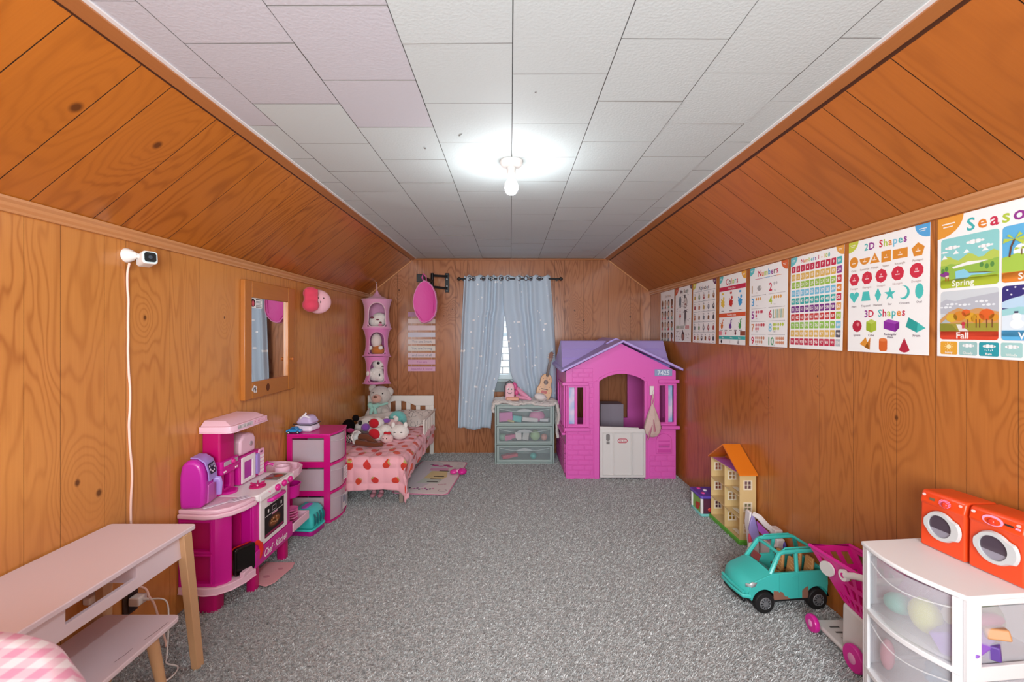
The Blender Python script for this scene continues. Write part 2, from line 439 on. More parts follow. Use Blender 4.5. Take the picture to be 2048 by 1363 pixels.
# side walls: dark backing slab, scored boards in front of it
def side_wall(name, x, sgn, z1, cuts, m):
    base = struct(MB(M_GAPL).box(*sorted((x, x + sgn * .08)), YR, YB + .06, 0, z1).build(name, smooth=0))
    for a, bb in zip(cuts[:-1], cuts[1:]):
        q = MB(m); q.box(*sorted((x - sgn * .007, x + sgn * .0005)), a + .0008, bb - .0008, 0.0, z1)
        q.uvf = lambda c: (c.y, c.z)
        groove(q, 'y', M_GAPL); q.build('panel', base, smooth=0)
    return base
XL0, XR0 = XL - .007, XR + .007
lc = [-1.2, -.8, -.4, -.08, .2, .46, .70, .95, 1.17, 1.41, 1.525, 1.69, 1.785, 2.016, 2.21, 2.42, 2.60, 2.745, 2.99, 3.10, 3.215, 3.43, 3.64, 3.80, 3.965, 4.18, 4.32, 4.47, 4.66, 4.82]
rc = [-1.2, -.8, -.35, 0.0, .3, .55, .8, .98, 1.17, 1.33, 1.481, 1.59, 1.75, 1.97, 2.186, 2.395, 2.62, 2.81, 3.05, 3.19, 3.385, 3.6, 3.81, 4.0, 4.2, 4.38, 4.6, 4.82]
wl = side_wall('wall_left', XL0, -1, ZKL + .01, lc, W_LEFT)
wr = side_wall('wall_right', XR0, 1, ZKR + .01, rc, W_RIGHT)
# sloping walls
def slope(name, xk, zk, xe, cuts, m):
    d = Vector((xe - xk, 0, ZC - zk)); ln = d.length; d.normalize(); n = Vector((-d.z, 0, d.x))
    if n.z < 0: n = -n                                   # outward
    A = Vector((xk, 0, zk)); 
    def P(y, s, o): q = A + d * s + n * o; return (q.x, y, q.z)
    bs = MB(M_GAP); bs.hexa([P(YR, -.02, .007), P(YR, ln + .02, .007), P(YB + .05, ln + .02, .007), P(YB + .05, -.02, .007)],
                            [P(YR, -.02, .07), P(YR, ln + .02, .07), P(YB + .05, ln + .02, .07), P(YB + .05, -.02, .07)])
    base = struct(bs.build(name, smooth=0))
    for a, bb in zip(cuts[:-1], cuts[1:]):
        q = MB(m); a += .0014; bb -= .0014
        q.hexa([P(a, 0, 0), P(a, ln, 0), P(bb, ln, 0), P(bb, 0, 0)], [P(a, 0, .0072), P(a, ln, .0072), P(bb, ln, .0072), P(bb, 0, .0072)])
        q.uvf = lambda c: (c.y, (Vector((c.x, 0, c.z)) - A).dot(d))
        groove(q, 'y'); q.build('panel', base, smooth=0)
    return base
slc = [-1.2, -.7, -.3, 0, .3, .52, .77, .92, 1.09, 1.295, 1.41, 1.625, 1.74, 1.98, 2.19, 2.33, 2.52, 2.73, 2.95, 3.07, 3.25, 3.45, 3.6, 3.8, 3.98, 4.13, 4.3, 4.5, 4.66, 4.82]
src = [-1.2, -.7, -.3, 0, .3, .55, .8, .985, 1.258, 1.427, 1.534, 1.697, 1.95, 2.1, 2.3, 2.51, 2.7, 2.93, 3.1, 3.3, 3.46, 3.68, 3.9, 4.05, 4.26, 4.45, 4.6, 4.82]
slope('wall_slope_left', XL, ZKL, EL, slc, W_SLL)
slope('wall_slope_right', XR, ZKR, ER, src, W_SLR)

# back wall boards with the window opening
WX0, WX1, WZ0, WZ1 = -.36, .36, .80, 1.74
def topz(x):
    if x < EL: return ZKL + (x - XL) / (EL - XL) * (ZC - ZKL)
    if x > ER: return ZKR + (XR - x) / (XR - ER) * (ZC - ZKR)
    return ZC
bw = MB(M_GAP)
bw.plate(lambda u, v, d: (u, YB + .008 + d, v), [XL - .08, WX0, WX1, XR + .08], [0, WZ0, WZ1, ZC + .05], .07, [(1, 1)])
wb = struct(bw.build('wall_back', smooth=0))
bcut = [-1.56, -1.44, -1.335, -1.24, -1.112, -1.02, -.849, -.774, -.602, -.47, -.345, -.159, -.012, .125, .235, .372, .484, .595, .803, .903, 1.073, 1.2, 1.314, 1.42, 1.535]
for a, bb in zip(bcut[:-1], bcut[1:]):
    a += .001; bb -= .001
    spans = [(0, None)] if bb < WX0 or a > WX1 else [(0, WZ0), (WZ1, None)]
    if a < WX0 < bb or a < WX1 < bb: spans = [(0, WZ0), (WZ1, None)]
    for z0, z1 in spans:
        q = MB(W_BACK)
        if z1 is None:
            mid = [(k, topz(k)) for k in (EL, ER) if a < k < bb]
            pts = [(a, z0), (bb, z0), (bb, topz(bb) - .001)] + sorted(mid, reverse=True) + [(a, topz(a) - .001)]
        else: pts = [(a, z0), (bb, z0), (bb, z1), (a, z1)]
        q.prism(pts, 'y', YB, YB + .0075)
        q.uvf = lambda c: (c.x, c.z)
        groove(q, 'x'); q.build('panel', wb, smooth=0)
    if a < WX0 < bb:
        q = MB(W_BACK); q.box(a, WX0, YB, YB + .0075, WZ0, WZ1); q.uvf = lambda c: (c.x, c.z); q.build('panel', wb, smooth=0)
    if a < WX1 < bb:
        q = MB(W_BACK); q.box(WX1, bb, YB, YB + .0075, WZ0, WZ1); q.uvf = lambda c: (c.x, c.z); q.build('panel', wb, smooth=0)
# wall behind the camera with an opening added to suit the fill light
rw = MB(mat('#b98355', .5)); rw.plate(lambda u, v, d: (u, YR - d, v), [XL - .08, -.85, .85, XR + .08], [0, .745, 1.895, ZC + .05], .07, [(1, 1)])
struct(rw.build('wall_rear', smooth=0))

# mouldings along the knees and the ceiling edges
def mould(name, prof, y0, y1, m, uvz=True):
    q = MB(m); q.prism(prof, 'y', y0, y1); q.uvf = lambda c: (c.x * 3 + c.z * 3, c.y)
    return struct(q.build(name, smooth=30))
mould('trim_1', [(XL - .004, ZKL - .034), (XL + .014, ZKL - .034), (XL + .016, ZKL - .026), (XL + .010, ZKL - .014), (XL + .012, ZKL - .004), (XL + .022, ZKL + .004), (XL + .022, ZKL + .013), (XL - .004, ZKL - .008)], YR, YB - .001, M_TRIM)
mould('trim_2', [(XR + .004, ZKR - .036), (XR - .014, ZKR - .036), (XR - .016, ZKR - .028), (XR - .010, ZKR - .014), (XR - .012, ZKR - .004), (XR - .022, ZKR + .004), (XR - .022, ZKR + .013), (XR + .004, ZKR - .008)], YR, YB - .001, M_TRIM)
mould('trim_3', [(EL - .026, ZC - .018), (EL - .018, ZC - .026), (EL + .004, ZC - .016), (EL + .016, ZC - .010), (EL + .018, ZC - .003), (EL - .01, ZC - .003)], YR, YB - .001, M_TRIMD)
mould('trim_4', [(ER + .026, ZC - .018), (ER + .018, ZC - .026), (ER - .004, ZC - .016), (ER - .016, ZC - .010), (ER - .018, ZC - .003), (ER + .01, ZC - .003)], YR, YB - .001, M_TRIMD)
mould('trim_shadow_left', [(EL - .036, ZC - .0275), (EL - .027, ZC - .0225), (EL - .020, ZC - .016), (EL - .030, ZC - .022)], YR, YB - .001, mat('#4a260f', .5))  # dark strip, the shadow line under the ceiling trim put into its colour
mould('trim_shadow_right', [(ER + .036, ZC - .0275), (ER + .027, ZC - .0225), (ER + .020, ZC - .016), (ER + .030, ZC - .022)], YR, YB - .001, mat('#4a260f', .5))  # same painted shadow line along the right ceiling edge
mould('trim_5', [(EL + .016, ZC - .006), (EL + .030, ZC - .005), (EL + .030, ZC - .0005), (EL + .016, ZC - .0005)], YR, YB - .001, mat('#e2dfdd', .6))
mould('trim_6', [(ER - .016, ZC - .006), (ER - .030, ZC - .005), (ER - .030, ZC - .0005), (ER - .016, ZC - .0005)], YR, YB - .001, mat('#e2dfdd', .6))
q = MB(M_TRIMD); q.uvf = lambda c: (c.z, c.x); q.box(EL - .0, ER, YB - .012, YB - .0005, ZC - .022, ZC - .0035); struct(q.build('trim_7', smooth=0, bevel=.003))
for nm, xk, zk, xe in (('trim_8', XL, ZKL, EL), ('trim_9', XR, ZKR, ER)):
    d = Vector((xe - xk, 0, ZC - zk)).normalized(); n = Vector((d.z, 0, -d.x));
    if n.z > 0: n = -n
    A = Vector((xk, 0, zk)) + d * .03; B = Vector((xe, 0, ZC)) - d * .03
    q = MB(M_TRIM); q.uvf = lambda c: (c.y * 3, c.x)
    q.hexa([A + n * .001 + Vector((0, YB - .011, 0)), A + n * .013 + Vector((0, YB - .011, 0)), A + n * .013 + Vector((0, YB - .0005, 0)), A + n * .001 + Vector((0, YB - .0005, 0))],
           [B + n * .001 + Vector((0, YB - .011, 0)), B + n * .013 + Vector((0, YB - .011, 0)), B + n * .013 + Vector((0, YB - .0005, 0)), B + n * .001 + Vector((0, YB - .0005, 0))])
    struct(q.build(nm, smooth=0))

# scrapes on the ceiling tiles
for (sx_, sy_, a_, l_) in ((-.205, 1.80, .6, .030), (-.375, 1.93, .2, .022), (.085, 1.48, 1.2, .008)):
    q = MB(mat('#6d6a66', .8)); q.at(trm(sx_, sy_, ZC - .0028) @ rotm(0, 0, a_ + PI / 2)); q.prism([(-l_ / 2, -.001), (l_ / 3, -.0035), (l_ / 2, 0), (l_ / 3, .002)], 'z', -.0006, .0006); q.build('scrape', ceil, smooth=0)
# window in the back wall
win = struct(MB(mat('#c9d3d2', .4)).plate(lambda u, v, d: (u, YB + .022 + d, v), [WX0, WX0 + .05, -.018, .018, WX1 - .05, WX1], [WZ0, WZ0 + .055, 1.275, 1.31, WZ1 - .05, WZ1], .04,
       [(1, 1), (3, 1), (1, 3), (3, 3), (1, 2 + 99)]).build('window_1', smooth=0, bevel=.003))
gm = frosted('#dfe9ee', .12, .05, 'window_glass')
MB(gm).box(WX0 + .045, WX1 - .045, YB + .040, YB + .044, WZ0 + .05, WZ1 - .045).build('pane', win, smooth=0)
MB(mat('#a3b2b0', .45)).box(WX0 - .03, WX1 + .03, YB - .03, YB + .06, WZ0 - .022, WZ0).build('window_sill', win, smooth=0, bevel=.004)
MB(mat('#7d8a8c', .5)).box(WX0 - .02, WX1 + .02, YB - .014, YB - .0005, WZ0 - .13, WZ0 - .022).build('apron', win, smooth=0, bevel=.003)
# the neighbouring white block wall seen through the slit, laid course by course
nb = thing('neighbouring_wall', 'white painted block wall outside, seen through the slit between the curtains', 'wall', (0, 6.6, 0))
MB(mat('#8b7f78', .9)).box(-1.4, 1.4, 6.6, 6.7, -1.0, 1.64).build('mortar', nb, smooth=0)
for r in range(15):
    for c in range(9):
        x0 = -1.2 + c * .27 + (.135 if r % 2 else 0); z0 = .1 + r * .1
        MB(mat('#f2f1ee', .7)).box(x0 + .006, x0 + .264, 6.588, 6.602, z0 + .006, z0 + .094).build('block', nb, smooth=0)

# ceiling lamp
L_ = thing('ceiling_lamp', 'bare white glowing bulb in a round porcelain holder on the tiled ceiling', 'lamp', (BULB[0], BULB[1], ZC))
q = MB(mat('#e8e6e2', .35)); q.lathe([(.030, -.030), (.046, -.024), (.054, -.012), (.054, -.001)], 32, (BULB[0], BULB[1], ZC)); q.build('lamp_holder', L_)
q = MB(mat('#cfcdca', .4)); q.lathe([(.018, -.062), (.021, -.058), (.022, -.032), (.020, -.028)], 20, (BULB[0], BULB[1], ZC)); q.build('socket', L_)
# LED bulb: the frosted globe gives the light, the opaque neck hides most of it from the ceiling
q = MB(mat('#fbf8f2', .4, 'bulb_neck', emit=3)); q.lathe([(.0275, -.104), (.0245, -.098), (.018, -.086), (.0145, -.074), (.0135, -.062)], 20, (BULB[0], BULB[1], ZC)); q.build('bulb_neck', L_)
q = MB(mat('#f6fbff', .4, 'bulb_glass', emit=40)); q.lathe([(.0315, -.126), (.0305, -.112), (.028, -.1042)], 20, (BULB[0], BULB[1], ZC)); q.build('bulb_shoulder', L_)
q = MB(mat('#f6fbff', .4, 'bulb_globe', emit=520)); q.lathe([(.002, -.160), (.012, -.158), (.022, -.151), (.029, -.139), (.0315, -.1262)], 16, (BULB[0], BULB[1], ZC))
q.build('bulb', L_)
# ------------------------------------------------------------------ left side
BEECH = mat('#cfa377', .45, 'beech', vary=.08, bscale=14)
PPINK = mat('#e8d6dc', .38, 'pale_pink_paint', spec=.5)
# desk
dk = thing('desk', 'long pale pink desk with pale wooden legs against the left wall', 'desk', (-1.39, 1.28, 0))
q = MB(PPINK); q.prism(rrect(XL + .008, -1.218, .80, 1.708, .012, 3), 'z', .560, .578); q.build('desktop', dk, bevel=.003)
q = MB(PPINK)
q.plate(lambda u, v, d: (-1.236 - d, u, v), [.86, 1.222, 1.455, 1.668], [.472, .508, .5598], .014, [(1, 1)])
q.build('apron', dk, bevel=.001, smooth=0)
q = MB(PPINK); q.box(-1.52, -1.25, 1.642, 1.656, .472, .5598); q.box(-1.52, -1.25, .87, .884, .472, .5598); q.build('side_rail', dk, bevel=.001, smooth=0)
q = MB(PPINK); q.box(-1.52, -1.25, 1.456, 1.468, .49, .5598); q.box(-1.52, -1.25, 1.208, 1.221, .49, .5598); q.build('divider', dk, bevel=.001, smooth=0)
for (x, y, sy) in ((-1.233, 1.66, 1), (-1.515, 1.64, 1), (-1.233, .88, -1), (-1.515, .88, -1)):
    q = MB(BEECH); w = .016; w2 = .013; dy = .075 * sy if x > -1.4 else .0
    q.hexa([(x - w2, y + dy - w2 * 1.4, 0), (x + w2, y + dy - w2 * 1.4, 0), (x + w2, y + dy + w2 * 1.4, 0), (x - w2, y + dy + w2 * 1.4, 0)],
           [(x - w, y - w * 1.3, .5598), (x + w, y - w * 1.3, .5598), (x + w, y + w * 1.3, .5598), (x - w, y + w * 1.3, .5598)])
    q.build('leg', dk, bevel=.002)
# bench
bn = thing('bench', 'low pale pink bench with a scuffed edge pushed under the desk', 'bench', (-1.33, 1.25, 0))
q = MB(PPINK); q.prism(rrect(-1.470, -1.190, .86, 1.592, .022, 4), 'z', .284, .300); q.build('seat', bn, bevel=.003)
sc = mat('#6d4450', .7)
q = MB(sc)
for (a, bb, c, d) in ((-1.205, 1.55, -1.215, 1.46), (-1.22, 1.42, -1.226, 1.36), (-1.2, 1.2, -1.235, 1.12), (-1.28, 1.15, -1.29, 1.10)):
    q.tube([(a, bb, .3002), ((a + c) / 2 + .003, (bb + d) / 2, .3004), (c, d, .3002)], .0006, 4)
q.build('scratch', bn, smooth=0)
for (x, y, dx, dy) in ((-1.225, 1.50, .012, .05), (-1.43, 1.50, -.012, .05), (-1.225, .93, .012, -.05), (-1.43, .93, -.012, -.05)):
    q = MB(BEECH); q.tube([(x, y, .284), (x + dx, y + dy, 0)], [.019, .0125], 16); q.build('leg', bn)
# small chips on the desktop
# wall outlet, chargers and cables
ot = thing('wall_outlet', 'dark wall outlet low on the left wall behind the desk', 'outlet', (XL, 1.80, .22))
MB(mat('#3a2618', .5)).box(XL + .0005, XL + .008, 1.765, 1.835, .17, .285).build('outlet_plate', ot, bevel=.003)
MB(mat('#1d120c', .5)).box(XL + .008, XL + .011, 1.785, 1.815, .235, .27).box(XL + .008, XL + .011, 1.785, 1.815, .18, .21).build('socket_face', ot, bevel=.002)
WHT = plastic('#eceae6', .35)
ch = thing('charger', 'white plug-in charger in the outlet below the desk apron', 'charger', (XL + .011, 1.80, .225))
MB(WHT).box(XL + .0112, XL + .055, 1.78, 1.825, .208, .243).build('charger_body', ch, bevel=.006, seg=3)
MB(WHT).tube([(XL + .055, 1.805, .226), (XL + .075, 1.81, .224)], .006, 10).build('cable_plug', ch)
tag(MB(WHT).box(XL + .001, XL + .030, 1.60, 1.66, .325, .352).build('power_adapter', None, bevel=.006, seg=3, loc=(XL + .015, 1.63, .325)), 'small white power adapter on the left wall, seen through the slot of the desk', 'adapter')
def cable(name, pts, r, label, m=WHT):
    P = []
    V = [Vector(p) for p in pts]
    for i in range(len(V) - 1):
        a, b_, c, d = V[max(i - 1, 0)], V[i], V[i + 1], V[min(i + 2, len(V) - 1)]
        for k in range(6):
            t = k / 6; P.append(0.5 * ((2 * b_) + (c - a) * t + (2 * a - 5 * b_ + 4 * c - d) * t * t + (3 * b_ - a - 3 * c + d) * t ** 3))
    P.append(V[-1])
    o = MB(m).tube(P, r, 8).build(name, None, loc=pts[-1]); return tag(o, label, 'cable')
rr = random.Random(2)
pts = [(XL + .014, 1.785, 1.60), (XL + .006, 1.785, 1.56)]
z = 1.50
while z > .30:
    pts.append((XL + .0035, 1.787 + (1.5 - z) * .022 + math.sin(z * 19) * .0035 + rr.uniform(-.002, .002), z)); z -= .05
pts += [(XL + .006, 1.812, .29), (XL + .05, 1.82, .26), (XL + .072, 1.812, .232), (XL + .09, 1.815, .20), (XL + .10, 1.83, .12), (XL + .11, 1.85, .02), (XL + .12, 1.84, .006)]
cable('camera_cable', pts, .0042, 'thin white cable running down the left wall from the camera', mat('#f3cfc0', .4))
cable('charging_cable', [(XL + .078, 1.81, .224), (XL + .13, 1.83, .20), (XL + .16, 1.80, .10), (XL + .17, 1.78, .012), (XL + .20, 1.74, .012), (XL + .26, 1.72, .012), (XL + .27, 1.66, .012), (XL + .22, 1.62, .012), (XL + .17, 1.63, .012)], .0028, 'white charging cable looping over the carpet under the desk')
# camera on the wall
cm = thing('security_camera', 'small white security camera high on the left wall', 'camera', (XL, 1.785, 1.63))
q = MB(WHT); q.at(Matrix.Translation((XL + .0005, 1.787, 1.632)) @ rotm(0, PI / 2, 0)); q.lathe([(.029, 0), (.0285, .006), (.023, .020), (.014, .034), (.009, .045)], 28); q.build('mount', cm)
Mc = Matrix.Translation((XL + .066, 1.808, 1.620)) @ Matrix.Scale(1.18, 4) @ rotm(-.12, 0, math.radians(56))
q = MB(WHT); q.at(Mc); q.prism(rrect(-.022, .022, -.022, .022, .010, 5), 'y', -.030, .030); q.build('camera_body', cm, bevel=.003)
q = MB(mat('#cfe3e6', .3)); q.at(Mc); q.prism(rrect(-.0195, .0195, -.0195, .0195, .009, 5), 'y', -.0318, -.0301); q.build('bezel', cm)
q = MB(mat('#141619', .12)); q.at(Mc); q.prism(rrect(-.0165, .0165, -.0165, .0165, .008, 5), 'y', -.0335, -.0319); q.build('lens_window', cm)
q = MB(mat('#3a424c', .1)); q.at(Mc); q.tube([(0, -.0336, 0), (0, -.0345, 0)], .006, 16); q.build('lens', cm)
q = MB(WHT); q.tube([(XL + .044, 1.789, 1.631), (XL + .058, 1.797, 1.625)], .010, 14); q.build('ball_joint', cm)

# mirror cabinet door
mrw = wood('mirror_frame_wood', '#b8712c', '#94541a', ring=.15, seed=71, rough=.3)
mr = thing('wall_mirror', 'wood framed rectangular mirror with stickers hanging on the left wall', 'mirror', (XL, 2.83, .92))
y0, y1, z0, z1 = 2.535, 3.118, .924, 1.626; oy0, oy1, oz0, oz1 = 2.605, 3.03, 1.022, 1.527; xf = XL + .030
def fr(nm, a, b_, c, d, vert):
    q = MB(mrw); q.box(XL + .001, xf, a, b_, c, d); q.uvf = (lambda c_: (c_.y, c_.z)) if vert else (lambda c_: (c_.z, c_.y))
    return q.build(nm, mr, bevel=.004, smooth=30)
fr('stile', y0, oy0, z0, z1, True); fr('stile', oy1, y1, z0, z1, True)
fr('rail', oy0 + .0005, oy1 - .0005, oz1, z1, False); fr('rail', oy0 + .0005, oy1 - .0005, z0, oz0, False)
mg = bpy.data.materials.new('mirror_glass'); mg.use_nodes = True; bb_ = mg.node_tree.nodes['Principled BSDF']
bb_.inputs['Metallic'].default_value = 1; bb_.inputs['Roughness'].default_value = .02; bb_.inputs['Base Color'].default_value = (.88, .91, .92, 1)
q = MB(mg); xm = XL + .014
q.add([(xm + .003, oy0, oz0), (xm - .002, oy1, oz0), (xm - .002, oy1, oz1), (xm + .003, oy0, oz1), (XL + .004, oy0, oz0), (XL + .004, oy1, oz0), (XL + .004, oy1, oz1), (XL + .004, oy0, oz1)],
      [(0, 1, 2, 3), (4, 7, 6, 5), (0, 4, 5, 1), (1, 5, 6, 2), (2, 6, 7, 3), (3, 7, 4, 0)])
q.build('mirror_glass', mr, smooth=0)
q = MB(mat('#b4652c', .3)); q.at(Matrix.Translation((xf, 3.055, 1.135)) @ rotm(0, PI / 2, 0)); q.lathe([(.006, 0), (.006, .008), (.012, .014), (.0125, .019), (.008, .024)], 18); q.build('knob', mr)
pr = Print(lambda s, t, d: (XL + .0178 + d, oy0 + .002 + s, oz1 - t)); pr.rect(0, .125, 0, .062, '#e9ecea', 1, .008)
pr.circ(.028, .031, .024, '#2a0d10', 2); pr.circ(.028, .034, .013, '#d4606c', 3, .018)
pr.rect(.058, .120, .006, .012, '#4b4f52', 2)
for k in range(5): pr.rect(.058, .118 - .012 * (k % 2), .018 + k * .008, .0215 + k * .008, '#8d9294', 2)
pr.rect(.058, .120, .055, .0575, '#5d6264', 2)
pr.build('sticker', mr)
pr = Print(lambda s, t, d: (xf + .0006 + d, 2.613 + s, .965 + t))
for (a, b_, c) in ((0, .015, .012), (.018, .008, .014), (.03, .02, .012), (.014, .028, .011), (.032, .0, .009)): pr.circ(a, b_, c, '#e6dfdb', 1)
for (a, b_, c) in ((.006, .016, .004), (.02, .012, .005), (.028, .022, .004), (.014, .026, .003)): pr.circ(a, b_, c, '#8c7f84', 2)
pr.build('sticker', mr)
pr = Print(lambda s, t, d: (xf + .0006 + d, 2.775 + s, .965 + t)); pr.circ(0, .01, .020, '#5f2f12', 1, .024, 18); pr.build('knot', mr)

# plush cushion stuck under the moulding
pl = thing('plush_cushion', 'pink and red plush with a tiny face fixed high on the left wall', 'plush', (XL, 3.4, 1.56))
q = MB(cloth('#d9465f'))
Mp = Matrix.Translation((XL + .075, 3.27, 1.562)) @ rotm(0, 0, math.radians(35))
q.at(Mp); q.ell((0, 0, .045), (.055, .045, .052), nu=14, nv=10); q.ell((0, 0, -.040), (.060, .05, .052), nu=14, nv=10)
q.box(-.045, .045, -.03, .03, -.075, .08); q.build('plush_body', pl, remesh=.008)
Mp2 = Matrix.Translation((XL + .070, 3.36, 1.555)) @ rotm(0, 0, math.radians(42))
q = MB(cloth('#eeb6c0')); q.at(Mp2); q.ell((0.02, 0, 0), (.098, .050, .092), nu=24, nv=16); q.build('plush_head', pl)
q = MB(mat('#3c2226', .4)); q.at(Mp2); q.ell((.004, -.0490, .024), (.005, .003, .006), nu=8, nv=6); q.ell((.046, -.0475, .024), (.005, .003, .006), nu=8, nv=6); q.ell((.022, -.0505, -.006), (.0035, .003, .010), nu=8, nv=6); q.build('plush_face', pl)

# ---------------- play kitchen
KM = plastic('#cc1290', .25); KM_SHADE = plastic('#bb0c68', .3); KP = plastic('#ecc2d2', .3); KW = plastic('#f0e9ea', .3)  # second tone is the magenta with the crimson of its shadows painted in
kt = thing('play_kitchen', 'magenta and pale pink toy kitchen with oven and hood against the left wall', 'play kitchen', (-1.43, 2.4, 0))
XW = XL + .004
def outline(f):     # plan outline of the near rounded wing, f = outward overhang
    return [(XW, 2.07 - f), (-1.42, 2.055 - f), (-1.375 + f * .3, 2.065 - f), (-1.335 + f * .7, 2.10 - f * .7), (-1.312 + f, 2.15), (-1.300 + f, 2.225), (XW, 2.225)]
q = MB(KM)
# hollow wing: curved outer shell with two framed insets on the near side and an open bay on the room side
q.box(XW, XW + .012, 2.075, 2.22, .125, .45)
q.plate(lambda u, v, d: (u, 2.060 + d, v), [XW, -1.540, -1.405, -1.392], [.125, .145, .272, .295, .430, .45], .022, [(1, 1), (1, 3)])   # near wall with two insets
q.prism([(-1.41, 2.060), (-1.385, 2.061), (-1.352, 2.088), (-1.342, 2.12), (-1.352, 2.125), (-1.365, 2.098), (-1.39, 2.078), (-1.41, 2.078)], 'z', .125, .45)
q.build('side_cabinet', kt, bevel=.002)
q = MB(KM_SHADE); q.box(XW + .0125, -1.395, 2.0825, 2.088, .13, .447); q.build('inset_back', kt)  # recess shade painted into the colour
for z0, z1 in ((.137, .280), (.287, .438)):
    q = MB(KM); q.plate(lambda u, v, d: (u, 2.0615 - d, v), [-1.548, -1.540, -1.405, -1.397], [z0, z0 + .008, z1 - .008, z1], .006, [(1, 1)]); q.build('frame', kt, bevel=.0015)
q = MB(KM_SHADE); q.box(XW + .01, -1.36, 2.21, 2.222, .125, .45); q.build('divider', kt)
q = MB(KP)
q.prism(outline(.012), 'z', .470, .490); q.prism(outline(.020), 'z', .448, .4705); q.build('side_counter', kt, bevel=.006, seg=3)
q = MB(KP)
for k in range(3): q.box(-1.50 + k * .045, -1.47 + k * .045, 2.11, 2.19, .4895, .4905)
q.build('drain_rib', kt)
q = MB(KP); q.prism(outline(.014), 'z', .098, .128); q.prism(outline(.018), 'z', .094, .100)
q.box(-1.318, -1.296, 2.14, 2.222, .127, .150); q.build('lower_shelf', kt, bevel=.004, seg=2)
def leg(x, y, w, d, z, nm='leg'):
    q = MB(KM_SHADE); q.prism(rrect(x - w / 2, x + w / 2, y - d / 2, y + d / 2, .014, 4), 'z', 0, z); q.build(nm, kt)
leg(-1.43, 2.105, .085, .07, .097); leg(-1.325, 2.262, .045, .055, .125); leg(-1.335, 2.575, .05, .05, .145); leg(-1.50, 2.575, .05, .05, .145); leg(-1.50, 2.262, .05, .05, .145)
# oven block
q = MB(KM); q.box(XW, -1.314, 2.228, 2.600, .14, .452)
q.prism([(-1.314, 2.228), (-1.304, 2.229), (-1.300, 2.24), (-1.300, 2.588), (-1.304, 2.599), (-1.314, 2.60)], 'z', .20, .452)
q.build('oven_body', kt, bevel=.003)
q = MB(plastic('#c8218f', .25)); q.prism([(-1.30, .205), (-1.290, .205), (-1.288, .19), (-1.288, .125), (-1.295, .118), (-1.33, .118), (-1.33, .205)], 'y', 2.226, 2.602); q.build('plinth', kt, bevel=.003)
q = MB(plastic('#efe9e8', .35)); q.prism(rrect(2.272, 2.545, .212, .447, .006, 3), 'x', -1.2995, -1.291); q.build('oven_door', kt, bevel=.0015)
pr = Print(lambda s, t, d: (-1.2905 + d, 2.310 + s, .235 + t))
pr.rect(0, .195, 0, .160, '#1c1718', 1, .004); pr.rect(.004, .191, .108, .112, '#c9c5c4', 2); pr.rect(.070, .125, .100, .107, '#e89ab8', 3)
pr.circ(.098, .062, .062, '#4d2a18', 2, .034, 20); pr.circ(.098, .060, .05, '#7e4a26', 3, .024, 20)
for k in range(26):
    a = rr.uniform(0, 6.28); r_ = rr.uniform(.1, 1)
    pr.circ(.098 + .045 * r_ * math.cos(a), .060 + .020 * r_ * math.sin(a), rr.uniform(.003, .006), rr.choice(['#c9824a', '#e0a868', '#a8532c', '#d9b48a']), 4, None, 6)
pr.rect(.004, .191, .004, .016, '#8c1e52', 2)
for x in (.03, .16): pr.rect(x, x + .012, .124, .142, '#e8e4e2', 2, .002)
pr.rect(.072, .112, .120, .146, '#cfcaca', 2); pr.rect(.075, .109, .123, .143, '#1c1718', 3)
pr.build('oven_window', kt)
q = MB(plastic('#d4289a', .25)); q.tube([(-1.2905, 2.335, .425), (-1.272, 2.35, .427), (-1.267, 2.41, .428), (-1.272, 2.47, .427), (-1.2905, 2.485, .425)], [.008, .0115, .013, .0115, .008], 12); q.build('oven_handle', kt)
pr = Print(lambda s, t, d: (-1.2872 + d, 2.30 + s, .135 + t)); pr.text('Chef · Kitchen', .115, .008, .040, '#f6eef2', 1, 'c', .235, .25); pr.build('lettering', kt)
# main counter
q = MB(KW); q.prism([(XW, 2.228), (-1.312, 2.228), (-1.292, 2.235), (-1.282, 2.25), (-1.282, 2.60), (-1.292, 2.612), (XW, 2.612)], 'z', .452, .490); q.build('counter', kt, bevel=.006, seg=3)
q = MB(KW); q.prism([(-1.284, .4525), (-1.277, .4545), (-1.284, .488)], 'y', 2.255, 2.60); q.build('control_panel', kt)
for k, y in enumerate((2.405, 2.475, 2.54)):
    q = MB(plastic('#cf1f86', .2)); q.ell((-1.271, y, .473), (.014, .018, .018), nu=16, nv=10); q.build('knob', kt)
q = MB(mat('#f3a6c4', .5)); q.tube([(-1.2805, 2.33, .478), (-1.2795, 2.345, .468), (-1.2795, 2.35, .474)], .002, 5); q.build('flame_mark', kt)
# hob and burner
q = MB(mat('#7a7476', .15)); q.box(-1.40, -1.31, 2.47, 2.585, .4902, .4925); q.build('glass_hob', kt)
pr = Print(lambda s, t, d: (-1.40 + s, 2.47 + t, .4928 + d)); pr.circ(.03, .03, .020, '#a04848'); pr.circ(.06, .07, .024, '#b23a30'); pr.circ(.03, .095, .014, '#6b4a4a'); pr.build('ring_print', kt)
q = MB(plastic('#c71d6c', .25)); q.lathe([(.044, .4902), (.045, .4945), (.032, .500), (.012, .501)], 24, (-1.362, 2.37, 0), .9, 1.0)
for k in range(6):
    a = k * PI / 3; q.tube([(-1.362 + .012 * math.cos(a), 2.37 + .012 * math.sin(a), .502), (-1.362 + .038 * math.cos(a), 2.37 + .04 * math.sin(a), .508)], .0045, 8)
q.build('burner', kt)
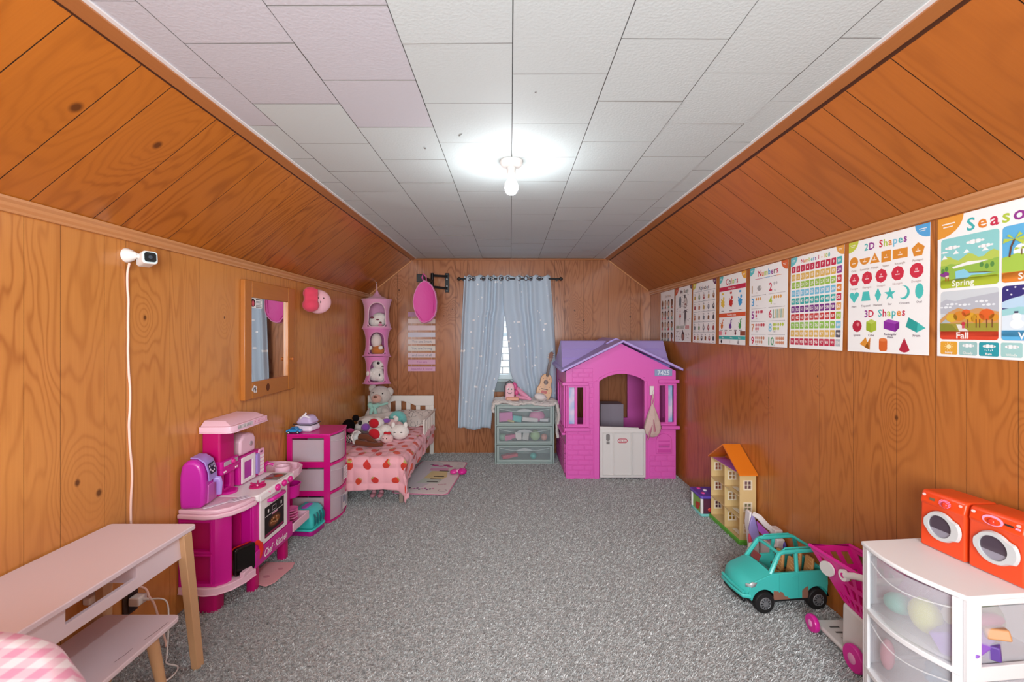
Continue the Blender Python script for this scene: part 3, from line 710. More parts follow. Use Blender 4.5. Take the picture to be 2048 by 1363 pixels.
# sink wing beyond the oven
def out2(f): return [(XW, 2.61), (-1.292 + f, 2.61), (-1.285 + f, 2.66), (-1.30 + f * .8, 2.74 + f * .5), (-1.35 + f * .4, 2.79 + f), (-1.43, 2.81 + f), (XW, 2.81 + f)]
q = MB(KP); q.prism(out2(0), 'z', .450, .462)
for i in range(1, 6):
    a, b_ = Vector(out2(0)[i] + (0,)), Vector(out2(0)[(i + 1) % 7] + (0,)); d = (b_ - a).normalized(); n = Vector((d.y, -d.x, 0))
    q.hexa([tuple(a - n * .006)[:2] + (.461,), tuple(a + n * .001)[:2] + (.461,), tuple(b_ + n * .001)[:2] + (.461,), tuple(b_ - n * .006)[:2] + (.461,)],
           [tuple(a - n * .004)[:2] + (.497,), tuple(a + n * .006)[:2] + (.497,), tuple(b_ + n * .006)[:2] + (.497,), tuple(b_ - n * .004)[:2] + (.497,)])
q.build('sink', kt, bevel=.002)
q = MB(KP); q.lathe([(.042, .462), (.046, .490), (.046, .502), (.038, .502), (.034, .470), (.01, .468)], 24, (-1.40, 2.70, 0)); q.build('basin_ring', kt)
q = MB(plastic('#d02a92', .25)); q.tube([(-1.475, 2.635, .463), (-1.475, 2.635, .525)], [.014, .009], 12); q.tube([(-1.475, 2.635, .52), (-1.455, 2.645, .533), (-1.43, 2.655, .522)], .0075, 10)
q.tube([(-1.485, 2.605, .538), (-1.475, 2.635, .534), (-1.470, 2.665, .538)], .006, 8); q.build('tap', kt)
q = MB(KM); q.box(XW, -1.42, 2.603, 2.78, .14, .449); q.build('sink_cabinet', kt, bevel=.003)
q = MB(KM); q.lathe([(.055, .325), (.060, .385), (.067, .40), (.060, .40), (.052, .335), (.01, .333)], 26, (-1.345, 2.675, 0)); q.build('hanging_basket', kt)
q = MB(KP); q.plate(lambda u, v, d: (u, v, .135 + d), [-1.42, -1.41, -1.295, -1.285], [2.604, 2.614, 2.80, 2.81], .05, [(1, 1)]); q.box(-1.41, -1.295, 2.614, 2.80, .135, .145); q.build('lower_tray', kt, bevel=.003)
# tower with coffee maker, hood
q = MB(KM_SHADE); q.prism(rrect(XW, -1.462, 2.215, 2.335, .012, 4), 'z', .665, .815); q.build('tower_column', kt)
q = MB(KM); q.plate(lambda u, v, d: (-1.470 - d, u, v), [2.212, 2.26, 2.31, 2.345], [.4905, .515, .585, .60], .07, [(1, 1)]); q.build('coffee_niche', kt, bevel=.006, seg=3)
q = MB(KM); q.prism(rrect(XW, -1.448, 2.205, 2.350, .012, 4), 'z', .600, .668); q.prism(rrect(XW, -1.444, 2.202, 2.353, .012, 4), 'z', .628, .634); q.build('coffee_head', kt, bevel=.002)
q = MB(KM); q.lathe([(.040, .4905), (.042, .503), (.036, .505)], 24, (-1.462, 2.285, 0)); q.build('drip_tray', kt)
q = MB(mat('#b9a6b2', .3)); q.box(-1.4475, -1.4455, 2.222, 2.335, .640, .662); q.build('dial_panel', kt, bevel=.0008)
q = MB(plastic('#cf1f86', .2)); q.ell((-1.443, 2.290, .651), (.012, .013, .014)); q.build('dial', kt)
q = MB(mat('#f0dbe4', .3))
for y in (2.225, 2.237, 2.318, 2.330): q.ell((-1.4475, y, .612), (.003, .005, .005), nu=10, nv=6)
q.build('button', kt)
q = MB(KP)
hp = [(XW, 2.195), (-1.43, 2.195), (-1.405, 2.205), (-1.395, 2.225), (-1.395, 2.525), (XW, 2.525)]
q.prism(hp, 'z', .818, .846)
q.hexa([(XW, 2.205, .846), (-1.412, 2.22, .846), (-1.405, 2.52, .846), (XW, 2.52, .846)], [(XW, 2.235, .872), (-1.455, 2.245, .868), (-1.445, 2.50, .868), (XW, 2.50, .872)])
q.prism([(a * 1.0 + (.006 if i in (1, 2, 3, 4) else 0), b_) for i, (a, b_) in enumerate(hp)], 'z', .812, .819)
q.build('hood', kt, bevel=.005, seg=3)
pr = Print(lambda s, t, d: (-1.3943 + d, 2.23 + s, .822 + t)); pr.rect(.02, .15, 0, .020, '#c9bfc2', 1, .003)
for k in range(14): pr.rect(.026 + k * .008, .030 + k * .008, .003, .010 + .007 * ((k * 7) % 3) / 2, rr.choice(['#7f7a78', '#948d8b', '#efe6e6']), 2)
pr.rect(.165, .285, 0, .020, '#e59cb8', 1, .003); pr.rect(.169, .281, .003, .017, '#f3d3de', 2)
for k in range(9): pr.rect(.174 + k * .012, .180 + k * .012, .005, .015, '#d9809f', 3)
pr.build('hood_print', kt)
# microwave and toaster
q = MB(KM); q.prism(rrect(XW, -1.455, 2.372, 2.585, .018, 4), 'z', .4905, .640); q.build('microwave_body', kt, bevel=.01, seg=3)
q = MB(plastic('#f0e4e8', .3)); q.plate(lambda u, v, d: (-1.447 - d, u, v), [2.372, 2.396, 2.468, 2.50], [.500, .520, .612, .640], .008, [(1, 1)]); q.build('microwave_door', kt, bevel=.004, seg=3)
q = MB(mat('#b03aa4', .15)); q.box(-1.4550, -1.4520, 2.394, 2.470, .518, .614); q.build('microwave_window', kt)
q = MB(plastic('#a489cf', .3)); q.prism(rrect(2.503, 2.530, .512, .628, .010, 4), 'x', -1.4545, -1.440); q.build('microwave_handle', kt, bevel=.002)
q = MB(plastic('#eeb0cf', .3)); q.prism(rrect(2.532, 2.588, .495, .645, .012, 4), 'x', -1.4545, -1.447); q.build('keypad', kt, bevel=.002)
q = MB(plastic('#f7ecef', .3))
for k in range(5): q.box(-1.4468, -1.4445, 2.541, 2.579, .512 + k * .021, .527 + k * .021)
q.build('key', kt, bevel=.001)
q = MB(mat('#7c2b62', .3)); q.box(-1.4468, -1.4458, 2.545, 2.565, .624, .634); q.build('display', kt)
q = MB(KP); q.prism([(2.40, .6405), (2.545, .6405), (2.548, .715), (2.53, .742), (2.49, .755), (2.44, .750), (2.405, .725)], 'x', XW + .006, -1.475); q.build('bread_oven', kt, bevel=.012, seg=3)
q = MB(mat('#c7b7bd', .2, metal=.5)); q.at(Matrix.Translation((-1.4745, 2.500, .690)) @ rotm(0, PI / 2, 0)); q.lathe([(.014, 0), (.013, .004), (.004, .005)], 18); q.build('bread_oven_knob', kt)

# things on and around the kitchen
af = thing('toy_air_fryer', 'magenta and lilac toy air fryer standing on the near end of the play kitchen', 'toy', (-1.503, 2.125, .4912), math.radians(10))
def AF(c, pts, ax, a, b_, nm, bev=.004, par=af):
    q = MB(c); q.prism(pts, ax, a, b_); return q.build(nm, par, w=False, bevel=bev, seg=3)
q = MB(plastic('#c32aa6', .25))
prof = [(-.052, 0), (.042, 0), (.050, .02), (.054, .09), (.050, .16), (.036, .205), (.010, .225), (-.02, .228), (-.046, .205), (-.054, .15), (-.055, .05)]
q.prism(prof, 'y', -.068, .068); q.build('fryer_body', af, w=False, bevel=.016, seg=4)
q = MB(plastic('#a98bd6', .3)); q.prism([(-.02, .229), (.012, .226), (.040, .204), (.054, .160), (.058, .118), (.063, .118), (.0585, .165), (.044, .210), (.014, .232), (-.02, .2345)], 'y', -.040, .040); q.build('fryer_panel', af, w=False, bevel=.001)
pr = Print(lambda s, t, d: (.0455 + d + (.196 - .150 - t) * .26 * 1 + .0045, s, .150 + t), .0004)
pr.rect(-.030, .030, -.002, .048, '#2c1f3c', 3, .010); pr.rect(-.010, .014, .030, .042, '#8d84a5', 5)
for (a, b_) in ((-.022, .034), (-.020, .018), (-.006, .008), (.010, .012), (.022, .024), (.021, .038)): pr.circ(a, b_, .0055, '#ead9ee', 5)
pr.mb.build('control_print', af, w=False, smooth=0)
q = MB(frosted('#dc6cc6', .75, .2)); q.prism([(.02, .012), (.0555, .012), (.0575, .100), (.02, .100)], 'y', -.035, .052); q.build('fryer_drawer', af, w=False, bevel=.003)
q = MB(plastic('#a98bd6', .3)); q.tube([(.055, .022, .110), (.075, .024, .108), (.078, .024, .09), (.076, .024, .035)], [.011, .011, .0095, .008], 10, flat=1.5); q.build('fryer_handle', af, w=False)

sp = thing('toy_spatula', 'translucent white toy spatula lying across the near counter of the play kitchen', 'toy', (-1.39, 2.13, .4925), math.radians(52))
q = MB(plastic('#e3dbe6', .3)); q.prism([(-.085, -.008), (-.075, -.012), (.02, -.006), (.03, -.024), (.115, -.024), (.115, .024), (.03, .024), (.02, .006), (-.075, .012), (-.085, .008)], 'z', 0, .003)
q.build('spatula_body', sp, w=False, bevel=.001)
q = MB(mat('#b7afbb', .3))
for k in range(4): q.box(.04 + k * .017, .048 + k * .017, -.018, .018, .0031, .0036)
q.build('spatula_slot', sp, w=False, smooth=0)
pn = thing('toy_griddle_pan', 'black square toy pan with a red handle standing in the bay of the play kitchen', 'toy pan', (-1.322, 2.185, .128), math.radians(62))
q = MB(mat('#17120f', .12)); q.prism(rrect(-.052, .052, .001, .135, .014, 4), 'y', -.010, .012); q.build('pan_body', pn, w=False, bevel=.005, seg=3)
q = MB(mat('#0e0b0a', .2)); q.prism(rrect(-.042, .042, .012, .124, .012, 4), 'y', -.0125, -.0101); q.build('pan_base', pn, w=False)
q = MB(mat('#c8281e', .25)); q.prism(rrect(-.0545, .0545, .0, .1375, .016, 4), 'y', .0122, .016); q.build('rim', pn, w=False)
q = MB(mat('#d62f20', .25)); q.tube([(.052, .012, .118), (.075, .012, .116), (.092, .012, .098), (.096, .012, .068), (.086, .012, .038), (.066, .012, .024), (.052, .012, .022)], .0075, 10, flat=1.6); q.build('pan_handle', pn, w=False)
tg = thing('foam_tag', 'flat pink foam sheet sticking out on the carpet from under the play kitchen', 'sheet', (-1.30, 2.40, .012), math.radians(-4))
q = MB(mat('#d99ca0', .7)); q.prism([(-.09, -.10), (.05, -.135), (.075, -.10), (.085, .05), (.07, .10), (-.09, .09)], 'z', 0, .004); q.build('sheet', tg, w=False, bevel=.001)
q = MB(mat('#c07a84', .7)); q.prism(circ(-.0, -.05, .018, .014), 'z', .0041, .0046); q.prism(circ(.03, .03, .014, .01), 'z', .0041, .0046); q.build('sheet_print', tg, w=False, smooth=0)
# turquoise toy pet carrier
tc_ = thing('toy_carrier', 'turquoise and magenta toy carrier on the carpet by the pink drawers', 'toy', (-1.358, 2.925, .0), math.radians(-6))
TQ = plastic('#3fc4bf', .25)
q = MB(plastic('#b01a86', .3)); q.prism(rrect(-.092, .092, -.085, .085, .03, 5), 'z', .001, .035); q.build('carrier_base', tc_, w=False, bevel=.006)
q = MB(plastic('#49cfc8', .3)); q.prism(rrect(-.097, .097, -.09, .09, .032, 5), 'z', .0352, .045); q.build('carrier_rim', tc_, w=False, bevel=.003)
q = MB(TQ); q.prism([(-.09, .045), (.09, .045), (.086, .11), (.070, .150), (.045, .165), (-.045, .165), (-.070, .150), (-.086, .11)], 'y', -.082, .082); q.build('carrier_lid', tc_, w=False, bevel=.018, seg=4)
q = MB(mat('#0f5f66', .4))
for k in range(4):
    y = -.052 + k * .034
    q.tube([(.0905, y, .062), (.092, y + .004, .085), (.089, y + .007, .11), (.081, y + .008, .133)], [.004, .008, .008, .004], 8)
q.build('vent_slot', tc_, w=False)
q = MB(plastic('#b04ab8', .3)); q.prism(rrect(-.012, .024, -.045, .045, .010, 3), 'z', .163, .172); q.build('carrier_handle', tc_, w=False, bevel=.003)
st_ = thing('toy_plate_stack', 'stack of pink toy plates on the lower tray of the play kitchen', 'toy plates', (-1.352, 2.70, .1455))
for k in range(6):
    q = MB(plastic('#e86fb0' if k % 2 else '#f0a3c6', .3)); q.lathe([(.028, 0), (.046, .012), (.046, .015), (.01, .006)], 22, (-1.352, 2.70, .146 + k * .016)); q.build('plate', st_)

# ---------------- drawer towers (pink, then the white one uses the same builder)
def tower(name, label, loc, rz, W, D, mframe, mtop, tint, ralpha, bow, contents, flip=1, htop=.617, front_label=None, side_win=True, post=0):
    """local frame: front faces +x (flip=1) or -x (flip=-1); y runs along the front 0..W; x from 0 (front corner) back to -D*flip"""
    t = thing(name, label, 'drawers', loc, rz)
    X = lambda u: u * flip
    def arc(ins=0, n=12, ext=0.0):
        return [(X(bow * math.sin(PI * k / n) - ins), ext + (W - 2 * ext) * k / n) for k in range(n + 1)]
    def slab(m, z0, z1, nm, ins=0, ext=0, bev=.003):
        a = arc(ins, 14, ext); q = MB(m); q.prism([(X(-D), ext)] + a + [(X(-D), W - ext)], 'z', z0, z1); return q.build(nm, t, w=False, bevel=bev)
    slab(mtop, htop - .014, htop, 'top_panel', 0, -.004, .004)
    slab(mframe, .0, .013, 'base_panel', 0, 0)
    zs = [(.0135, .197, .215), (.215, .393, .411), (.411, .598, htop)]
    pw = .020
    for (sy) in (0, 1):
        y = 0 if sy == 0 else W
        s_ = 1 if sy == 0 else -1
        q = MB(mframe)
        q.plate(lambda u, v, d: (X(u), y + s_ * d, v), [-D, -D + .035, -.045, -.002], [.0131, .030, .186, .222, .384, .424, htop - .030, htop - .0141], .012,
                [(1, 1), (1, 3), (1, 5)] if side_win else [])
        q.build('side_panel', t, w=False, bevel=.002)
    q = MB(mframe); q.box(*sorted((X(-D), X(-D + .006))), .0121, W - .0121, .0132, htop - .0141); q.build('back_panel', t, w=False)
    if post:
        for y0_, y1_ in ((.0125, .0125 + post), (W - .0125 - post, W - .0125)):
            q = MB(mframe); xa_, xb_ = bow * math.sin(PI * y0_ / W), bow * math.sin(PI * y1_ / W)
            q.prism([(X(xa_ - .001), y0_), (X(xb_ - .001), y1_), (X(xb_ - .012), y1_), (X(xa_ - .012), y0_)], 'z', .0135, htop - .0145); q.build('front_post', t, w=False, bevel=.002)
    for k, (z0, z1, z2) in enumerate(zs):
        d = t
        if k < 2: slab(mframe, z1 + .001, z2 - .001, 'ledge', -.004 if bow else 0, .0125, .002)
        # drawer: translucent bowed tray
        a = arc(.004, 14, .016 + post); ai = arc(.007, 14, .019 + post)
        q = MB(frosted(tint, ralpha, .3)); zt = z1 - .002
        n = len(a)
        q.add([(x, y, z0 + .003) for x, y in a] + [(x, y, zt) for x, y in a] + [(x, y, z0 + .003) for x, y in ai] + [(x, y, zt) for x, y in ai],
              [(i, i + 1, n + i + 1, n + i) for i in range(n - 1)] + [(2 * n + i, 3 * n + i, 3 * n + i + 1, 2 * n + i + 1) for i in range(n - 1)] + [(n + i, n + i + 1, 3 * n + i + 1, 3 * n + i) for i in range(n - 1)])
        q.box(*sorted((X(-D + .012), X(-.004))), .0165, .0185, z0 + .003, z1 - .025); q.box(*sorted((X(-D + .012), X(-.004))), W - .0185, W - .0165, z0 + .003, z1 - .025)
        q.box(*sorted((X(-D + .012), X(-.004))), .0185, W - .0185, z0 + .003, z0 + .006)
        dr = q.build('drawer', t, w=False, smooth=30)
        q = MB(frosted('#ffffff', .25, .25)); b0 = [(x + X(.004), y, zt - .03 - .018 * math.sin(PI * i / 14)) for i, (x, y) in enumerate(a)]
        q.tube(b0, .0022, 6); q.build('drawer_lip', dr, w=False)
        for (cx, cy, cz, sx_, sy_, sz_, col, kind) in contents[k]:
            q = MB(mat(col, .5)); c = (X(-cx), cy, z0 + .006 + cz + .001)
            if kind == 'b': q.at(Matrix.Translation(c) @ rotm(0, 0, cx * 9)); q.box(-sx_, sx_, -sy_, sy_, 0, sz_ * 2)
            else: q.ell((c[0], c[1], c[2] + sz_), (sx_, sy_, sz_), nu=12, nv=8)
            if kind == 'b' and len(contents[k]) > 9: q.at(); q.v = [tuple(Matrix.Translation(c) @ rotm((cx * 31) % .9 - .45, (cy * 29) % .9 - .45, cx * 20) @ (Matrix.Translation((-c[0], -c[1], -c[2] - sz_)) @ Vector(p)) + Vector((0, 0, sz_ + .012))) for p in q.v]
            o = q.build('content_piece', dr, w=False, bevel=.004 if kind == 'b' else 0)
    return t
PK = plastic('#cf107c', .3); PKT = plastic('#d01c88', .3)
ct = [[(.05, .08, 0, .03, .04, .04, '#e9e29a', 'e'), (.12, .2, 0, .05, .06, .05, '#d98a9a', 'e'), (.16, .05, 0, .04, .03, .05, '#4aa0b0', 'b'), (.22, .12, 0, .05, .05, .04, '#e6b45a', 'e'), (.06, .26, 0, .03, .04, .04, '#bfe0f0', 'b'), (.21, .26, 0, .04, .05, .04, '#3a3f58', 'b')],
      [(.14, .12, 0, .08, .09, .035, '#d8a9c0', 'e'), (.1, .27, 0, .05, .05, .04, '#c8a7b8', 'e')],
      [(.12, .10, 0, .08, .08, .03, '#7fd0da', 'e'), (.08, .25, 0, .05, .07, .045, '#e06aa8', 'e'), (.22, .2, 0, .05, .07, .04, '#6aa8c8', 'e')]]
tower('pink_drawer_tower', 'bright pink three-drawer plastic tower with cloudy drawers beside the toddler bed', (-1.246, 3.04, 0), 0, .305, .300, PK, PKT, '#e6d3dd', .52, .03, ct)
pr = Print(lambda s, t, d: (-1.212 + d, 3.19 + s, t)); pr.rect(0, .08, .25, .345, '#e8dfe4', 1)
for k in range(7): pr.rect(.008, .072 - .02 * (k % 2), .26 + k * .011, .264 + k * .011, '#b6a9b0', 2)
tw = [o for o in COL.objects if o.name.startswith('pink_drawer_tower')][0]
pr.build('paper_label', tw)
pr = Print(lambda s, t, d: (-1.212 + d, 3.17 + s, t)); pr.rect(0, .10, .045, .15, '#dcd6d8', 1); pr.rect(.01, .05, .09, .14, '#8b93a8', 2); pr.rect(.055, .09, .06, .13, '#a7afb9', 2); pr.build('paper_label', tw)
# shoe bag and blue car on top of the pink tower
bt = .618
hb = thing('lilac_pouch', 'lilac and white padded zip pouch on the pink drawer tower', 'pouch', (-1.455, 3.17, bt))
q = MB(mat('#e4d9ea', .45)); q.hexa([(-1.535, 3.10, bt), (-1.40, 3.09, bt), (-1.385, 3.22, bt), (-1.53, 3.24, bt)], [(-1.53, 3.11, bt + .05), (-1.41, 3.10, bt + .045), (-1.39, 3.215, bt + .05), (-1.525, 3.23, bt + .055)]); q.build('pouch_base', hb, bevel=.018, seg=4)
q = MB(mat('#c4b0d6', .45)); q.hexa([(-1.528, 3.108, bt + .052), (-1.405, 3.10, bt + .052), (-1.385, 3.215, bt + .052), (-1.523, 3.228, bt + .056)], [(-1.505, 3.13, bt + .105), (-1.43, 3.125, bt + .112), (-1.415, 3.20, bt + .11), (-1.50, 3.21, bt + .105)]); q.build('pouch_lid', hb, bevel=.02, seg=4)
q = MB(mat('#2b2530', .5)); q.tube([(-1.532, 3.103, bt + .055), (-1.48, 3.098, bt + .048), (-1.408, 3.096, bt + .047), (-1.386, 3.15, bt + .05), (-1.384, 3.21, bt + .053)], .0035, 6); q.build('zip', hb)
q = MB(mat('#f1edf3', .4)); q.tube([(-1.49, 3.12, bt + .09), (-1.46, 3.115, bt + .115), (-1.425, 3.12, bt + .095)], [.006, .010, .006], 8); q.tube([(-1.455, 3.105, bt + .115), (-1.45, 3.12, bt + .13)], .006, 8); q.build('strap', hb)
def small_car(name, label, loc, rz, k, body, glass, par=None):
    t = thing(name, label, 'toy car', loc, rz)
    q = MB(body); q.prism([(-.5 * k, .10 * k), (-.47 * k, .26 * k), (-.25 * k, .30 * k), (-.14 * k, .43 * k), (.12 * k, .43 * k), (.28 * k, .29 * k), (.48 * k, .23 * k), (.5 * k, .10 * k)], 'y', -.21 * k, .21 * k); q.build('car_body', t, w=False, bevel=.03 * k)
    q = MB(glass); q.prism([(-.22 * k, .30 * k), (-.13 * k, .41 * k), (.11 * k, .41 * k), (.23 * k, .30 * k)], 'y', -.212 * k, .212 * k); q.build('car_windows', t, w=False)
    for x in (-.31, .31):
        for y in (-.19, .19):
            q = MB(mat('#1a1a1c', .5)); q.tube([(x * k, y * k - .03 * k, .1 * k), (x * k, y * k + .03 * k, .1 * k)], .1 * k, 14); wh = q.build('wheel', t, w=False)
            q = MB(mat('#e6e6ea', .3)); q.tube([(x * k, y * k - .033 * k, .1 * k), (x * k, y * k + .033 * k, .1 * k)], .05 * k, 12); q.build('hub', wh, w=False)
    return t
small_car('toy_car', 'small blue toy car at the near edge of the pink drawer tower', (-1.505, 3.062, bt), math.radians(4), .10, plastic('#2f8fce', .2), mat('#1d4f86', .1))
# ------------------------------------------------------------------ toddler bed in the far left corner
BW = mat('#e6e0d8', .4, 'white_bed_paint')
bed = thing('toddler_bed', 'white wooden toddler bed with slatted headboard in the far left corner', 'bed', (-1.19, 4.08, 0))
bx0, bx1, by0, by1 = -1.545, -.832, 3.405, 4.785
ex = [bx0, -1.505, -1.447, -1.405, -1.347, -1.300, -1.245, -1.185, -1.130, -1.083, -1.024, -.979, -.921, -.875, bx1]
q = MB(BW)
# headboard: solid top whose lower edge rises in an arch over the slats
def hz(x):
    d = abs(x + 1.213) / .185
    return .527 + (.052 * math.cos(d * PI / 2) if d < 1 else 0)
pts = [(bx0, .635), (bx1, .635), (bx1, .527)] + [(x, hz(x)) for x in [-.875, -.95, -1.028] + [-1.028 - k * .37 / 12 for k in range(1, 12)] + [-1.398, -1.45, -1.505]] + [(bx0, .527)]
q.prism(pts, 'y', by1 - .024, by1); q.build('headboard', bed, bevel=.003)
for a, b_ in ((ex[0], ex[1]), (ex[13], ex[14])):
    q = MB(BW); q.box(a, b_, by1 - .024, by1, 0, .5268); q.build('post', bed, bevel=.003)
for k in (2, 4, 6, 8, 10, 12):
    a, b_ = ex[k] - .0, ex[k + 1] if k > 0 else ex[k]
    q = MB(BW); q.box(a, b_, by1 - .018, by1 - .006, .26, hz((a + b_) / 2) + .004); q.build('slat', bed, bevel=.001)
q = MB(BW); q.box(bx0 + .04, bx1 - .04, by1 - .022, by1 - .002, .17, .262); q.build('rail', bed, bevel=.003)
for x in (bx0, bx1 - .03):
    q = MB(mat('#9b8c7f', .5)); q.box(x, x + .03, by0, by0 + .03, 0, .20); q.build('leg', bed, bevel=.003)
q = MB(BW); q.box(bx0 + .03, bx1 - .03, by0 + .004, by0 + .022, .13, .20); q.build('footboard', bed, bevel=.002)
for x in (bx0, bx1 - .02):
    q = MB(BW); q.box(x, x + .018, by0 + .032, by1 - .026, .16, .235); q.build('side_rail', bed, bevel=.003)
# guard rail on the room side
def gr(a, b_, c, d, nm): q = MB(BW); q.box(-.828, -.812, a, b_, c, d); return q.build(nm, bed, bevel=.003)
gr(4.165, 4.20, .268, .492, 'guard_post'); gr(4.2005, 4.784, .472, .492, 'guard_rail'); gr(4.2005, 4.784, .268, .290, 'guard_rail')
for k in range(9): q = MB(BW); y = 4.235 + k * .062; q.box(-.825, -.815, y, y + .020, .2905, .4715); q.build('guard_slat', bed, bevel=.002)
q = MB(cloth('#efeae4')); q.box(bx0 + .02, bx1 - .022, by0 + .03, by1 - .03, .2355, .325); q.build('mattress', bed, bevel=.02, seg=3)

# comforter draped over mattress, foot and room side
PKQ = mat('#efb0b9', .85, bump=.15, bscale=260, spec=.15, sheen=.2)
W_, L0 = .70, 1.24
xa, ya, zt_ = -1.548, 4.64, .352     # left edge, head edge
xe, ye = xa + W_, ya - L0
def Q(s, t, off=0.0):
    """s across (0..W then down the room side), t from head to foot then down the foot"""
    os_, ot = max(0, s - W_), max(0, t - L0)
    r = .035
    def bend(o): 
        if o <= 0: return 0, 0
        a = min(o / r, PI / 2)
        return r * math.sin(a), r * (1 - math.cos(a)) + max(0, o - r * PI / 2)
    hx, vx = bend(os_); hy, vy = bend(ot)
    mx_, mn_ = max(vx, vy), min(vx, vy)
    x = xa + min(s, W_) + hx; y = ya - min(t, L0) - hy
    if os_ > 0 and ot > 0:
        x += .10 * mn_; y -= .05 * mn_; z = zt_ - mx_ - .16 * mn_ * (1 if os_ else 0)
    else: z = zt_ - mx_
    wav = .008 * math.sin(t * 13 + 1) * min(1, vx / .1) + .006 * math.sin(t * 31) * min(1, vx / .1)
    x += wav - .12 * vx * (1 if ot <= 0 else .4); y -= .008 * math.sin(s * 17) * min(1, vy / .1)
    puff = .014 * (abs(math.sin(PI * s / .115)) * abs(math.sin(PI * (t + .05) / .115))) ** .5
    crease = .004 * math.sin(s * 9 + t * 7) + .003 * math.sin(s * 23 - t * 11)
    o = off + puff
    nx, ny, nz = (0, 0, 1)
    if vx > .02 and vx >= vy: nx, ny, nz = (1, 0, 0)
    elif vy > .02: nx, ny, nz = (0, -1, 0)
    if os_ <= 0 and ot <= 0: z += crease
    z = max(z, .012)
    return (x + nx * o, y + ny * o, z + nz * o)
SD, TD = .26, .27
def hem(s, t):      # shorten the drop along the foot and the side
    return s, t
def QQ(u, v, off=0):
    s = u * (W_ + SD); t = v * (L0 + TD)
    if s > W_:
        # side drop length varies along the bed: long by the foot corner, shorter by the guard rail
        full = .215 + (.08 if t > L0 - .15 else 0) - .02 * math.sin(t * 5)
        s = W_ + (s - W_) / SD * full
    if t > L0:
        full = .262 + (.045 * min(1, max(0, s - W_ + .02) / .1)) + .012 * math.sin(s * 9)
        t = L0 + (t - L0) / TD * full
    return Q(s, t, off)
q = MB(PKQ); q.grid(lambda u, v: QQ(u, v), 96, 150)
cf = q.build('comforter', None, loc=(-1.2, 3.9, .35), smooth=80, solid=.006)
tag(cf, 'pink quilted comforter printed with red strawberries draped over the toddler bed', 'comforter')
# strawberries: flat print that follows the cloth
def berry(u0, v0, k, rot, green=True, c='#d7402f'):
    su, sv = 1 / (W_ + SD), 1 / (L0 + TD)
    pts = []
    for i in range(14):
        a = 2 * PI * i / 14; r = k * (1 - .22 * math.cos(a) * (1 if math.cos(a) > 0 else .3))
        px, py = r * .82 * math.sin(a), r * 1.1 * math.cos(a)
        pts.append((px * math.cos(rot) - py * math.sin(rot), px * math.sin(rot) + py * math.cos(rot)))
    P = [QQ(u0 + p[0] * su, v0 + p[1] * sv, .0068) for p in pts]; Cc = QQ(u0, v0, .0078)
    Pm = [QQ(u0 + p[0] * su * .55, v0 + p[1] * sv * .55, .0074) for p in pts]
    bq.use(cloth(c)); bq.add([Cc] + Pm + P, [(0, i + 1, (i + 1) % 14 + 1) for i in range(14)] + [(i + 1, i + 15, (i + 1) % 14 + 15, (i + 1) % 14 + 1) for i in range(14)])
    if green:
        for da in (-.9, -.3, .3, .9):
            tip = (k * .9 * math.sin(da), -k * (1.0 + .45 * math.cos(da)))
            b1 = (k * .16 + k * .3 * math.sin(da), -k * .85); b2 = (-k * .16 + k * .3 * math.sin(da), -k * .85)
            tri = []
            for (px, py) in (b1, tip, b2):
                X, Y = px * math.cos(rot) - py * math.sin(rot), px * math.sin(rot) + py * math.cos(rot)
                tri.append(QQ(u0 + X * su, v0 + Y * sv, .0086))
            bq.use(cloth('#b9b56a')); bq.add(tri, [(0, 1, 2)])
bq = MB(); rb = random.Random(11)
for r in range(12):
    for c in range(7):
        u = (c + .3 + (.5 if r % 2 else 0)) / 7.0 + rb.uniform(-.01, .01); v = (r + .62) / 12.2 + rb.uniform(-.006, .006)
        if u > .97 or v > .985: continue
        berry(u, v, rb.uniform(.030, .035), rb.uniform(-1.1, 1.1), rb.random() < .7, rb.choice(['#d7402f', '#cf3a34', '#d94a2c']))
bq.build('strawberry_print', cf, smooth=60)['kind'] = 'stuff'
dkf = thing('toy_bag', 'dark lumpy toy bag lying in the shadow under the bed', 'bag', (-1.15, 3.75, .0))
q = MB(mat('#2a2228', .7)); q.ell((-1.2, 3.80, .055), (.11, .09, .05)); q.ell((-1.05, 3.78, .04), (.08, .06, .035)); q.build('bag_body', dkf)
ssh = thing('doll_shoes', 'pair of small pink doll shoes under the foot of the bed', 'shoes', (-1.08, 3.52, 0))
for dx in (0, .06):
    q = MB(plastic('#c98a96', .4)); q.ell((-1.10 + dx, 3.52, .02), (.022, .04, .018)); q.ell((-1.10 + dx, 3.545, .03), (.02, .02, .024)); q.build('shoe', ssh)

# pillow
PILP = bpy.data.materials.new('printed_pillow'); PILP.use_nodes = True
nt = PILP.node_tree; b = nt.nodes['Principled BSDF']; b.inputs['Roughness'].default_value = .9
tcn = nt.nodes.new('ShaderNodeTexCoord'); wv = nt.nodes.new('ShaderNodeTexVoronoi'); wv.feature = 'DISTANCE_TO_EDGE'; wv.inputs['Scale'].default_value = 22
nzn = nt.nodes.new('ShaderNodeTexNoise'); nzn.inputs['Scale'].default_value = 16
crr = nt.nodes.new('ShaderNodeValToRGB'); crr.color_ramp.elements[0].position = .0; crr.color_ramp.elements[0].color = hexc('#4a4348'); crr.color_ramp.elements[1].position = .05; crr.color_ramp.elements[1].color = hexc('#ddd3cb')
nt.links.new(tcn.outputs['Object'], wv.inputs['Vector']); nt.links.new(tcn.outputs['Object'], nzn.inputs['Vector'])
mth = nt.nodes.new('ShaderNodeMath'); mth.operation = 'ADD'; gt = nt.nodes.new('ShaderNodeMath'); gt.operation = 'MULTIPLY_ADD'; gt.inputs[1].default_value = 1.6; gt.inputs[2].default_value = -.78
nt.links.new(nzn.outputs['Fac'], gt.inputs[0]); gt.use_clamp = True
